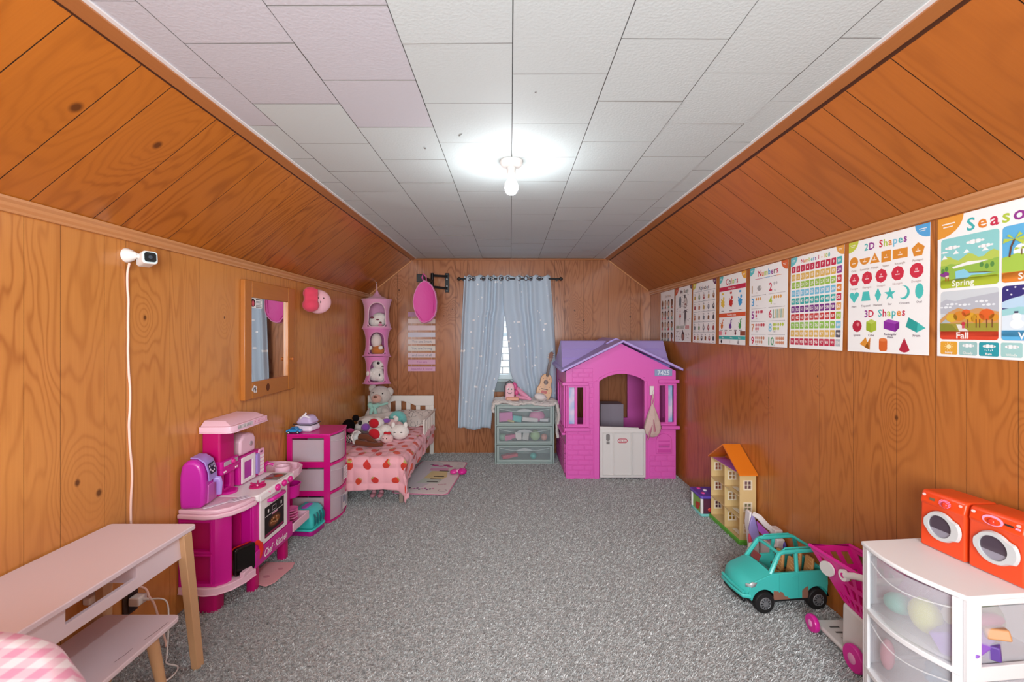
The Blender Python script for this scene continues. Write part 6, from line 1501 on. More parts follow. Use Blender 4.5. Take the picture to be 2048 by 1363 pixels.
# small purple-roofed play house toy
sh = thing('activity_house_toy', 'small white toy house with purple roof and teal base behind the doll house', 'toy house', (1.45, 3.22, 0))
q = MB(plastic('#7fd0cc', .35)); q.prism(rrect(1.362, 1.52, 3.145, 3.335, .02, 4), 'z', .001, .020); q.build('teal_base', sh, bevel=.004)
for (x, y) in ((1.372, 3.155), (1.372, 3.315), (1.51, 3.155), (1.51, 3.315)):
    q = MB(plastic('#e9e6e6', .35)); q.box(x - .009, x + .009, y - .009, y + .009, .0205, .128); q.build('corner_post', sh, bevel=.004)
q = MB(plastic('#8fbf5a', .45)); q.box(1.371, 1.376, 3.167, 3.303, .0205, .125); q.build('green_panel', sh)
q = MB(plastic('#5a2840', .5)); q.box(1.384, 1.498, 3.152, 3.157, .0205, .125); q.build('dark_panel', sh)
q = MB(plastic('#c7382f', .35)); q.at(trm(1.3700, 3.225, .055) @ rotm(0, PI / 2, 0)); q.tube([(0, 0, -.004), (0, 0, .001)], .026, 14); q.build('red_wheel', sh)
for c_, r_ in (((1.367, 3.19, .075), (.004, .010, .016)), ((1.43, 3.150, .05), (.018, .005, .014))): q = MB(plastic('#c7382f', .35)); q.ell(c_, r_); q.build('red_knob', sh)
q = MB(plastic('#5f45b0', .35)); q.prism(rrect(1.356, 1.526, 3.138, 3.342, .018, 4), 'z', .1285, .150); q.build('purple_roof', sh, bevel=.008, seg=3)
for (x, y, c) in ((1.40, 3.20, '#d84a9a'), (1.44, 3.26, '#e7e2ef'), (1.41, 3.30, '#d84a9a'), (1.47, 3.18, '#8fbf5a')):
    q = MB(plastic(c, .35)); q.ell((x, y, .152), (.014, .018, .007)); q.build('roof_button', sh)

# folded play set leaning beside the doll house
fs_ = thing('folded_play_set', 'folded white and lilac toy castle pieces beside the doll house', 'play set', (1.45, 2.52, 0))
WT = plastic('#e4dfdf', .35); LL = plastic('#a394d4', .4)
q = MB(WT); q.prism([(1.425, .002), (1.465, .002), (1.462, .12), (1.448, .20), (1.425, .262), (1.408, .262), (1.402, .19), (1.412, .10)], 'y', 2.585, 2.640); q.build('folded_wall', fs_, bevel=.006)
q = MB(LL); q.prism([(1.395, .168), (1.404, .215), (1.418, .258), (1.426, .245), (1.444, .185), (1.457, .13), (1.452, .09), (1.420, .092), (1.405, .13)], 'y', 2.572, 2.5845); q.build('lilac_panel', fs_, bevel=.003)
q = MB(plastic('#e0506a', .35)); q.prism([(1.400, .14), (1.408, .13), (1.417, .085), (1.412, .05), (1.404, .06), (1.396, .11)], 'y', 2.574, 2.590); q.build('coral_panel', fs_, bevel=.003)
q = MB(WT); q.tube([(1.415, 2.57, .262), (1.440, 2.55, .250), (1.465, 2.52, .215), (1.49, 2.50, .195)], [.014, .017, .017, .016], 6); q.build('folded_arm', fs_, smooth=20)
q = MB(WT); q.box(1.478, 1.522, 2.455, 2.52, .175, .215); q.box(1.482, 1.524, 2.44, 2.50, .115, .170); q.build('white_block', fs_, bevel=.006)
q = MB(WT); q.plate(lambda u, v, d: (u, 2.438 + d, v), [1.448, 1.456, 1.488, 1.497], [.07, .08, .125, .133], .03, [(1, 1)]); q.build('window_frame', fs_, bevel=.002)
q = MB(mat('#151316', .3)); q.box(1.452, 1.492, 2.462, 2.466, .075, .130); q.build('dark_pane', fs_)
q = MB(plastic('#b05cc4', .35)); q.hexa([(1.435, 2.55, .17), (1.470, 2.50, .13), (1.474, 2.50, .13), (1.445, 2.56, .17)], [(1.430, 2.56, .22), (1.466, 2.51, .18), (1.474, 2.51, .18), (1.440, 2.57, .22)]); q.build('violet_panel', fs_, bevel=.003)
q = MB(plastic('#5a4aa8', .4)); q.ell((1.520, 2.46, .13), (.012, .035, .035)); q.build('purple_dome', fs_)
q = MB(WT); q.box(1.47, 1.515, 2.43, 2.60, .002, .114); q.build('white_base', fs_, bevel=.006)
q = MB(plastic('#dfe9d8', .4)); q.tube([(1.395, 2.575, .003), (1.388, 2.57, .04), (1.398, 2.575, .075), (1.41, 2.58, .09)], .008, 8); q.build('small_leg', fs_)

# turquoise toy off-road car
tc = thing('toy_car', 'large turquoise toy car with open roof and tan seats on the carpet', 'toy car', (1.118, 2.060, 0), math.radians(6.2))
TL = plastic('#3fbab0', .3); TLD = plastic('#1f7d7a', .4)
LW = .195
def arcpts(cx, r, a0, a1, n=10, cz=.050): return [(cx + r * math.cos(a0 + (a1 - a0) * k / n), cz + r * math.sin(a0 + (a1 - a0) * k / n)) for k in range(n + 1)]
prof = [(.008, .070), (.000, .095), (.006, .128), (.030, .150), (.120, .182), (.400, .182), (.404, .12), (.398, .062)] + \
       [p for p in arcpts(.345, .060, 0.2, PI - .2)] + [(.280, .058), (.138, .058)] + arcpts(.075, .060, .2, PI - .2) + [(.010, .062)]
q = MB(TL); q.prism(prof, 'y', 0, .014); q.build('side_body', tc, w=False, bevel=.004)
q = MB(TL); q.prism(prof, 'y', LW - .014, LW); q.build('side_body', tc, w=False, bevel=.004)
q = MB(TL)
q.add([(-.012, .03, .072), (-.018, LW / 2, .072), (-.012, LW - .03, .072), (-.018, .03, .115), (-.026, LW / 2, .118), (-.018, LW - .03, .115), (-.004, .03, .140), (-.014, LW / 2, .143), (-.004, LW - .03, .140), (.03, .003, .1515), (.02, LW / 2, .164), (.03, LW - .003, .1515),
       (.118, .002, .1828), (.105, LW / 2, .196), (.118, LW - .002, .1828), (.008, .002, .070), (.008, LW - .002, .070), (.002, .002, .118), (.002, LW - .002, .118), (.010, .004, .138), (.010, LW - .004, .138)],
      [(0, 1, 4, 3), (1, 2, 5, 4), (3, 4, 7, 6), (4, 5, 8, 7), (6, 7, 10, 9), (7, 8, 11, 10), (9, 10, 13, 12), (10, 11, 14, 13), (15, 0, 3, 17), (17, 3, 6, 19), (19, 6, 9), (2, 16, 18, 5), (5, 18, 20, 8), (8, 20, 11), (0, 15, 16, 2, 1)])
q.build('hood', tc, w=False, smooth=60)
q = MB(TL); q.tube([(-.020, .015, .098), (-.028, LW / 2, .100), (-.020, LW - .015, .098)], .008, 8); q.tube([(.010, .002, .082), (-.020, .018, .080), (-.027, LW / 2, .080), (-.020, LW - .018, .080), (.010, LW - .002, .082)], .010, 8); q.build('bumper', tc, w=False)
q = MB(TL); q.box(.386, .402, .0145, LW - .0145, .062, .182); q.build('tailgate', tc, w=False, bevel=.004)
q = MB(mat('#191a1b', .5)); q.box(.02, .385, .016, LW - .016, .038, .060); q.tube([(-.010, .02, .055), (-.014, LW / 2, .055), (-.010, LW - .02, .055)], .010, 8); q.build('chassis', tc, w=False, bevel=.003)
q = MB(TLD); q.box(.118, .145, .0145, LW - .0145, .12, .176); q.box(.146, .385, .0145, LW - .0145, .062, .068); q.build('dashboard', tc, w=False, bevel=.004)
# roof frame: pillars and rails, front header, rear bar
q = MB(TL)
for y in (.010, LW - .010):
    yt = .022 if y < .1 else LW - .022
    q.tube([(.112, y, .178), (.165, yt, .262), (.185, yt, .270), (.345, yt, .272), (.365, yt, .265), (.395, y, .185)], .0105, 8)
    q.tube([(.248, y, .180), (.252, yt, .270)], .009, 8)
q.tube([(.168, .022, .264), (.165, LW / 2, .268), (.168, LW - .022, .264)], .008, 8); q.tube([(.112, .012, .180), (.104, LW / 2, .188), (.112, LW - .012, .180)], .006, 8); q.tube([(.360, .022, .268), (.360, LW - .022, .268)], .007, 8)
q.build('roof_frame', tc, w=False)
for y in (.026, LW - .026):
    q = MB(TL); q.tube([(.190, y, .276), (.200, y, .286), (.330, y, .286), (.342, y, .276)], .004, 8); q.tube([(.266, y, .275), (.266, y, .284)], .004, 6); q.build('roof_rail', tc, w=False)
q = MB(mat('#7b3a3a', .3)); q.prism([(.120, .186), (.123, .186), (.140, .215), (.137, .215)], 'y', LW * .55, LW - .03); q.build('red_sticker', tc, w=False)
TAN = mat('#b8824a', .6)
for (x, y) in ((.205, .028), (.205, .108), (.30, .030), (.30, .108)):
    q = MB(TAN); q.box(x, x + .045, y, y + .058, .085, .11); q.hexa([(x + .038, y, .10), (x + .055, y, .10), (x + .055, y + .058, .10), (x + .038, y + .058, .10)], [(x + .052, y + .004, .222), (x + .067, y + .004, .222), (x + .067, y + .054, .222), (x + .052, y + .054, .222)])
    s_ = q.build('seat', tc, w=False, bevel=.006)
    q = MB(mat('#e0b88a', .6))
    for k in range(6): q.tube([(x + .0405 + k * .0020, y + .006, .118 + k * .017), (x + .0425 + k * .0020, y + .05, .128 + k * .017)], .0016, 4)
    q.build('seat_stripe', s_, w=False)
q = MB(mat('#6a3a1c', .5)); q.tube([(.150, .050, .165), (.165, .050, .190)], .004, 6); q.at(trm(.166, .05, .192) @ rotm(0, .9, 0)); q.tube([(.020 * math.cos(k * PI / 8), .020 * math.sin(k * PI / 8), 0) for k in range(16)], .0035, 6, closed=True); q.build('steering_wheel', tc, w=False)
for (x, y, s_) in ((.075, .0, -1), (.345, .0, -1), (.075, LW, 1), (.345, LW, 1)):
    yy = y + (.008 if s_ < 0 else -.008)
    q = MB(mat('#141415', .55)); q.at(trm(x, yy, .050) @ rotm(PI / 2, 0, 0)); q.lathe([(.034, -.017), (.046, -.016), (.0495, -.011), (.0495, .011), (.046, .016), (.034, .017)], 28); w_ = q.build('wheel', tc, w=False)
    q = MB(mat('#2a2a2b', .6)); 
    for k in range(22):
        a = 2 * PI * k / 22; q.tube([(x + .0487 * math.cos(a), yy - .011, .050 + .0487 * math.sin(a)), (x + .0487 * math.cos(a + .12), yy + .011, .050 + .0487 * math.sin(a + .12))], .0016, 4)
    q.build('tread', w_, w=False)
    q = MB(mat('#6b6c6e', .4)); q.at(trm(x, yy, .050) @ rotm(PI / 2, 0, 0)); q.lathe([(.004, .0205), (.012, .020), (.024, .0175), (.0265, .0195), (.0285, .017)] if s_ < 0 else [(.0285, -.017), (.0265, -.0195), (.024, -.0175), (.012, -.020), (.004, -.0205)], 24)
    hb_ = q.build('hubcap', w_, w=False)
    q = MB(mat('#2c2c2e', .5))
    for k in range(10):
        a = 2 * PI * k / 10; c = (x + .018 * math.cos(a), yy + s_ * .0195, .050 + .018 * math.sin(a)); q.at(trm(*c) @ rotm(0, -a, 0)); q.box(-.005, .005, -.0016, .0016, -.0022, .0022)
    q.build('spoke_gap', w_, w=False)
# headlight, door lines, mud splash
q = MB(mat('#d6dbdd', .15, metal=.4)); q.add([(.004, -.0008, .142), (.012, -.0010, .150), (.040, -.0012, .146), (.028, -.0012, .128), (.010, -.001, .124), (-.008, .016, .138), (-.008, .016, .122)], [(0, 1, 2, 3, 4), (5, 0, 4, 6)])
q.build('headlight', tc, w=False, solid=.0012)
q = MB(mat('#2f9c94', .4))
for x in (.150, .250): q.box(x, x + .0012, -.0006, .0002, .066, .176)
q.build('door_line', tc, w=False)
q = MB(TL); q.box(.215, .240, -.004, -.0002, .160, .166); q.build('door_handle', tc, w=False, bevel=.001)
q = MB(mat('#8a5f4c', .8)); rq = random.Random(4)
for (x0, x1, cx) in ((.122, .205, .12), (.268, .300, .30)):
    pts = [(x0, .059), (x1, .059)]; top = []
    k = x1
    while k > x0:
        h = .112 - abs(k - (x0 if cx < .2 else x1)) * .55 + rq.uniform(-.008, .008); top.append((k, max(.064, h))); k -= .006
    q = MB(mat('#8a5f4c', .8)); q.prism(pts + top + [(x0, .10)], 'y', -.0011, -.0003); q.build('mud_print', tc, w=False, smooth=0)

# toy shopping cart
sc_ = thing('toy_shopping_cart', 'hot pink and white toy shopping cart next to the turquoise car', 'toy cart', (1.43, 1.82, 0))
CP = plastic('#d6188c', .25); CW = plastic('#d4cfcc', .4)
rim_ = [(1.345, 1.655, .385), (1.345, 1.975, .365), (1.522, 1.975, .365), (1.522, 1.655, .385)]
bot_ = [(1.368, 1.675, .205), (1.368, 1.805, .222), (1.500, 1.805, .222), (1.500, 1.675, .205)]
def wallq(i, j, us, vs_, holes, nm, t=.004):
    A, B, C_, D_ = Vector(rim_[i]), Vector(rim_[j]), Vector(bot_[j]), Vector(bot_[i])
    nrm = (B - A).cross(D_ - A).normalized()
    def fr(u, v, d):
        top = A.lerp(B, u); bo_ = D_.lerp(C_, u); return top.lerp(bo_, v) + nrm * d
    q = MB(CP); q.plate(fr, us, vs_, t, holes); return q.build(nm, sc_, smooth=0)
us = [0, .10, .20, .27, .37, .44, .54, .61, .71, .78, .90, 1]; vs5 = [0, .12, .36, .46, .68, .76, .92, 1]
hl = [(i, j) for i in (1, 3, 5, 7, 9) for j in (1, 3, 5) if not (j == 3 and i > 5)]
wallq(0, 1, us, vs5, [h for h in hl if not (h[0] in (5, 7) and h[1] == 1)], 'basket_side')
wallq(3, 2, us, vs5, hl, 'basket_side')
wallq(1, 2, [0, .12, .30, .42, .58, .70, .88, 1], vs5, [(i, j) for i in (1, 3, 5) for j in (1, 3)], 'basket_front')
wallq(0, 3, [0, .3, .7, 1], [0, .3, .45, 1], [], 'basket_back')
q = MB(CP); q.hexa([(p[0], p[1], p[2] - .006) for p in bot_], bot_); q.build('basket_floor', sc_)
q = MB(plastic('#dc2a98', .22)); q.tube([Vector(p) for p in rim_], .0085, 10, closed=True); q.build('basket_rim', sc_)
q = MB(mat('#efeae8', .35)); A = Vector((1.345, 1.85, .335)); q.at(Matrix.Translation((1.3475, 1.868, .318)) @ rotm(0, math.radians(-8), 0) @ rotm(math.radians(-28), 0, 0)); q.prism(circ(0, 0, .048, .030, 24), 'x', -.006, -.001); q.build('oval_badge', sc_)
q = MB(plastic('#e6e2df', .35)); q.tube([(1.332, 1.752, .352), (1.330, 1.70, .378), (1.332, 1.640, .398), (1.355, 1.618, .402), (1.50, 1.618, .402), (1.522, 1.640, .398), (1.530, 1.70, .378), (1.530, 1.752, .352)], .0095, 10, flat=1.3); q.build('handle', sc_)
q = MB(plastic('#e6e2df', .35)); q.at(trm(1.333, 1.757, .350) @ rotm(0, PI / 2, 0)); q.tube([(0, 0, -.008), (0, 0, .006)], .022, 18); q.build('pivot', sc_)
q = MB(plastic('#d6188c', .3)); q.at(trm(1.3245, 1.757, .350) @ rotm(0, PI / 2, 0)); q.tube([(0, 0, -.0), (0, 0, .002)], .010, 14); q.build('pivot_cap', sc_)
q = MB(CW); q.hexa([(1.352, 1.650, .03), (1.515, 1.650, .03), (1.515, 1.80, .05), (1.352, 1.80, .05)], [(1.362, 1.668, .206), (1.506, 1.668, .206), (1.506, 1.808, .2155), (1.362, 1.808, .2155)]); q.build('column', sc_, bevel=.012, seg=3)
q = MB(CW); q.hexa([(1.345, 1.64, .022), (1.520, 1.64, .022), (1.515, 1.965, .022), (1.350, 1.965, .022)], [(1.345, 1.64, .045), (1.520, 1.64, .045), (1.515, 1.965, .040), (1.350, 1.965, .040)]); q.build('base_frame', sc_, bevel=.008, seg=3)
for k in range(3): q = MB(mat('#5a5856', .5)); q.box(1.385, 1.425, 1.835 + k * .035, 1.842 + k * .035, .0425, .0440); q.build('base_slot', sc_)
for (x, y, r, s_) in ((1.334, 1.943, .037, -1), (1.338, 1.712, .051, -1), (1.528, 1.943, .037, 1), (1.524, 1.712, .051, 1)):
    if x > 1.5: x = 1.512
    q = MB(plastic('#d9289c', .3)); q.at(trm(x, y, r) @ rotm(0, PI / 2, 0)); q.lathe([(r * .55, -.011), (r * .92, -.010), (r * .995, -.005), (r * .995, .005), (r * .92, .010), (r * .55, .011)], 28); w_ = q.build('wheel', sc_)
    q = MB(plastic('#e39ac4', .3)); q.at(trm(x + s_ * .011, y, r) @ rotm(0, PI / 2, 0)); q.lathe([(r * .40, -.003), (r * .38, .001), (r * .25, .0035), (.001, .004)] if s_ > 0 else [(.001, -.004), (r * .25, -.0035), (r * .38, -.001), (r * .40, .003)], 20); q.build('hub', w_)

# white drawer tower in the near right corner
MW = mat('#dddcdd', .4, 'white_plastic')
rc3 = random.Random(8)
def pieces(n, pal):
    return [(rc3.uniform(.065, .22), rc3.uniform(.085, .225), rc3.choice((0, 0, .03, .05)), rc3.uniform(.018, .040), rc3.uniform(.018, .036), rc3.uniform(.012, .026), rc3.choice(pal), rc3.choice('bbe')) for _ in range(n)]
ctw_old = [[(.06, .10, 0, .04, .05, .05, '#3f87b8', 'e'), (.14, .20, 0, .05, .06, .05, '#d9a05a', 'e'), (.20, .08, 0, .05, .04, .06, '#3a78a0', 'b'), (.05, .25, 0, .03, .04, .04, '#d95a7a', 'e')],
       [(.05, .07, 0, .04, .05, .035, '#4a9fd0', 'b'), (.12, .14, 0, .05, .06, .05, '#2f6f94', 'e'), (.07, .22, 0, .04, .04, .04, '#d9a25a', 'e'), (.17, .24, 0, .05, .04, .05, '#26364a', 'b'), (.22, .06, 0, .05, .03, .05, '#4a3a8a', 'b'), (.04, .26, 0, .02, .02, .05, '#d98a9a', 'e')],
       [(.05, .15, 0, .035, .045, .05, '#c9cf5a', 'e'), (.06, .06, 0, .045, .05, .03, '#8a5cc0', 'b'), (.08, .11, 0, .03, .03, .02, '#e08ac0', 'e'), (.06, .24, 0, .04, .04, .03, '#4fb8a4', 'e'), (.15, .22, 0, .05, .05, .05, '#b884a8', 'b'), (.13, .05, 0, .05, .025, .02, '#5a3a8a', 'b'), (.14, .05, .045, .06, .025, .014, '#c08a5a', 'b'), (.13, .05, .08, .05, .02, .016, '#a02a6a', 'e'), (.2, .12, 0, .05, .05, .06, '#7a8a6a', 'e')]]
ctw = [ctw_old[0][:2] + pieces(10, ['#3f87b8', '#d9a05a', '#2f6f94', '#d95a7a', '#e6d9a0']), pieces(16, ['#4a9fd0', '#2f6f94', '#d9a25a', '#26364a', '#d98a9a', '#3a78a0']) + ctw_old[1][-1:], ctw_old[2] + pieces(10, ['#8a5cc0', '#e08ac0', '#4fb8a4', '#5a3a8a', '#b884a8', '#c9cf5a', '#e4e0dc'])]
tower('white_drawer_tower', 'large white plastic drawer tower with clear bowed drawers in the near right', (1.215, 1.171, 0), math.radians(5.9), .312, .300, MW, mat('#e8e8e8', .4), '#dcdbe0', .30, .035, ctw, flip=-1, post=.018)

# two toy washing machines
RO = plastic('#e0481c', .3)
def washer(loc, rz, label, left_panel):
    t = thing('toy_washing_machine', label, 'toy washing machine', loc, rz, 'red-orange toy washing machines')
    w, d, h = .130, .115, .182
    q = MB(RO); q.prism([(0, .001), (d, .001), (d, h - .004), (.014, h), (.006, h - .006), (-.002, h - .038), (.002, h - .044), (0, .04)], 'y', 0, w); q.build('washer_body', t, w=False, bevel=.005, seg=3)
    c = (-.0005, w / 2, .083)
    out = []
    for k in range(40):
        a = 2 * PI * k / 40; ry, rz_ = .047, .047
        y, z = c[1] + ry * math.cos(a), c[2] + rz_ * math.sin(a)
        if math.cos(a) < -.80: y -= .011
        if math.cos(a) > .93: y += .004
        out.append((y, z))
    q = MB(mat('#c3c6c6', .3)); n = 40
    inn = [(c[1] + .034 * math.cos(2 * PI * k / 40), c[2] + .034 * math.sin(2 * PI * k / 40)) for k in range(40)]
    V = [(-.0008, a, b_) for a, b_ in out] + [(-.009, c[1] + (a - c[1]) * .93, c[2] + (b_ - c[2]) * .93) for a, b_ in out] + [(-.009, a, b_) for a, b_ in inn] + [(-.002, a, b_) for a, b_ in inn]
    q.add(V, [(r * n + i, r * n + (i + 1) % n, (r + 1) * n + (i + 1) % n, (r + 1) * n + i) for r in range(3) for i in range(n)])
    dr = q.build('door_ring', t, w=False, smooth=35)
    q = MB(mat('#4b3f4a', .08)); q.add([(-.003, c[1], c[2])] + [(-.003, a, b_) for a, b_ in inn], [(0, i + 1, (i + 1) % n + 1) for i in range(n)]); q.build('door_glass', dr, w=False, smooth=0)
    q = MB(mat('#8f8b97', .2)); q.add([(-.0034, c[1] + .0338 * math.cos(a), c[2] + .0338 * math.sin(a)) for a in [PI + .35 + (PI - .7) * k / 10 for k in range(11)]], [tuple(range(11))]); q.build('drum', dr, w=False, smooth=0)
    pf = lambda s, z, dd: (.0045 - .0075 * (1 - (z - (h - .038)) / .032) - .0012 - dd, w - s, z)
    pr = Print(pf, .0004); hz_ = h - .022
    pr.circ(w - .012, hz_ + .008, .0055, '#f0b9b4', 1, .004)
    if left_panel:
        pr.rect(.030, .046, hz_ - .004, hz_ + .004, '#6d5f45', 2, .001); pr.circ(.075, hz_ - .001, .018, '#f08ab8', 1, .013); 
        for k in range(6): pr.rect(.056, .094, hz_ - .013 + k * .0045, hz_ - .0115 + k * .0045, '#e0481c', 2)
        kx = .077
    else:
        pr.circ(.060, hz_ - .001, .026, '#f2a0c0', 1, .014); pr.circ(.060, hz_ - .003, .020, '#e0481c', 2, .010); pr.rect(.088, .108, hz_ - .002, hz_ + .003, '#332b2a', 2); pr.rect(.112, .124, hz_ - .004, hz_ + .001, '#f2a0c0', 1); kx = .060
    pr.circ(.012, hz_ + .008, .006, '#f3c9c4', 1, .004)
    pr.mb.build('panel_print', t, w=False, smooth=0)
    q = MB(plastic('#e23a24', .2)); q.ell((-.004, w - kx, hz_ - .004), (.006, .009, .009)); q.build('dial', t, w=False)
    return t
washer((1.381, 1.338, .6178), math.radians(6.5), 'red-orange toy washing machine farther from the camera on the white drawer tower', True)
washer((1.401, 1.200, .6178), math.radians(8), 'red-orange toy washing machine nearer the camera, at the right frame edge', False)

# pink gingham cloth on a round table, low in the near left
GGm = bpy.data.materials.new('gingham'); GGm.use_nodes = True
nt = GGm.node_tree; b = nt.nodes['Principled BSDF']; b.inputs['Roughness'].default_value = .9
uvn = nt.nodes.new('ShaderNodeUVMap'); sx = nt.nodes.new('ShaderNodeSeparateXYZ'); nt.links.new(uvn.outputs[0], sx.inputs[0])
def stripe(o):
    m1 = nt.nodes.new('ShaderNodeMath'); m1.operation = 'MULTIPLY'; m1.inputs[1].default_value = 26; nt.links.new(o, m1.inputs[0])
    m2 = nt.nodes.new('ShaderNodeMath'); m2.operation = 'FRACT'; nt.links.new(m1.outputs[0], m2.inputs[0])
    m3 = nt.nodes.new('ShaderNodeMath'); m3.operation = 'GREATER_THAN'; m3.inputs[1].default_value = .5; nt.links.new(m2.outputs[0], m3.inputs[0]); return m3.outputs[0]
ad = nt.nodes.new('ShaderNodeMath'); ad.operation = 'ADD'; nt.links.new(stripe(sx.outputs[0]), ad.inputs[0]); nt.links.new(stripe(sx.outputs[1]), ad.inputs[1])
crg = nt.nodes.new('ShaderNodeValToRGB'); crg.color_ramp.interpolation = 'CONSTANT'; crg.color_ramp.elements[0].color = hexc('#efe3e7'); crg.color_ramp.elements[1].position = .34; crg.color_ramp.elements[1].color = hexc('#e8c3cf')
e = crg.color_ramp.elements.new(.75); e.color = hexc('#e39bb6')
dv = nt.nodes.new('ShaderNodeMath'); dv.operation = 'MULTIPLY'; dv.inputs[1].default_value = .5; nt.links.new(ad.outputs[0], dv.inputs[0]); nt.links.new(dv.outputs[0], crg.inputs[0]); nt.links.new(crg.outputs[0], b.inputs['Base Color'])
TX, TY, TZ, TR = -.825, .36, .845, .335
rt_ = thing('round_table', 'round table under the pink gingham cloth in the near left corner', 'table', (TX, TY, 0))
q = MB(BEECH); q.lathe([(TR - .01, TZ - .02), (TR - .008, TZ)], 40, (TX, TY, 0)); q.build('tabletop', rt_)
for k in range(4):
    a = PI / 4 + k * PI / 2; q = MB(BEECH); q.tube([(TX + .22 * math.cos(a), TY + .22 * math.sin(a), TZ - .0205), (TX + .27 * math.cos(a), TY + .27 * math.sin(a), 0)], [.018, .013], 12); q.build('leg', rt_)
q = MB(GGm)
def gg(u, v):
    a = 2 * PI * u; r = v * .62
    if r <= TR: return (TX + r * math.cos(a), TY + r * math.sin(a), TZ + .004)
    e_ = r - TR; fl_ = .035 * math.sin(a * 11) * min(1, e_ / .15); rr_ = TR + .012 * min(1, e_ / .03) + fl_ + .03 * e_
    return (TX + rr_ * math.cos(a), TY + rr_ * math.sin(a), TZ + .004 - e_)
q.grid(gg, 132, 30); q.uvf = lambda c: (c.x * 1.0 + c.z * .3 + 3, c.y * 1.0 + 3)
gc = q.build('gingham_cloth', None, loc=(TX, TY, TZ), smooth=80, solid=.003); tag(gc, 'pink and white gingham cloth over the round table at the lower left edge', 'tablecloth')
# ------------------------------------------------------------------ educational posters on the right wall
PW, PH, PZ = .385, .487, 1.235
TEAL, LIME, RUBY, PUR, ORA, BLU, SKY, GOLD, PNK = '#45b5b5', '#b5cc45', '#c9304f', '#93358f', '#e2862e', '#4c9fd6', '#7cc3e0', '#e3ae4c', '#dc5a86'
RB = [TEAL, ORA, RUBY, LIME, PUR, GOLD]
def poster(label, u0, u1, drawfn, lift=.001, wob=0.0, zt=0.0):
    yf = 1350.8 / (u0 - 1021); yn = 1350.8 / (u1 - 1021); w = yf - yn
    base = (XR - .001, (yf + yn) / 2, PZ)
    t = thing('poster', label, 'poster', base, 0, 'educational posters on the right wall')
    def pf(s, tt, d): return (XR - .0012 - lift - wob * (1 - tt / PH) - d, yf - s * w / PW, PZ + zt + tt)
    q = MB(mat('#f6f6f4', .45, 'poster_paper', spec=.4)); c4 = [(0, 0), (PW, 0), (PW, PH), (0, PH)]
    q.hexa([pf(a, b_, -.0006) for a, b_ in c4], [pf(a, b_, 0) for a, b_ in c4]); q.build('sheet', t, smooth=0)
    pr = Print(pf, .0003); drawfn(pr); pr.build('print', t)
    return t
def corner(pr, side, col, r=.05):
    if side == 'l': pts = [(0, PH)] + [(r * math.cos(a), PH - r * .85 * math.sin(a)) for a in [k * PI / 12 for k in range(7)]]
    else: pts = [(PW, PH)] + [(PW - r * math.cos(a), PH - r * .85 * math.sin(a)) for a in [k * PI / 12 for k in range(7)]]
    pr.poly(pts, col, 1); x = r * .18 if side == 'l' else PW - r * .72
    pr.rect(x, x + r * .5, PH - r * .30, PH - r * .25, '#f5efe9', 2); pr.rect(x + .004, x + r * .42, PH - r * .42, PH - r * .38, '#f5efe9', 2)
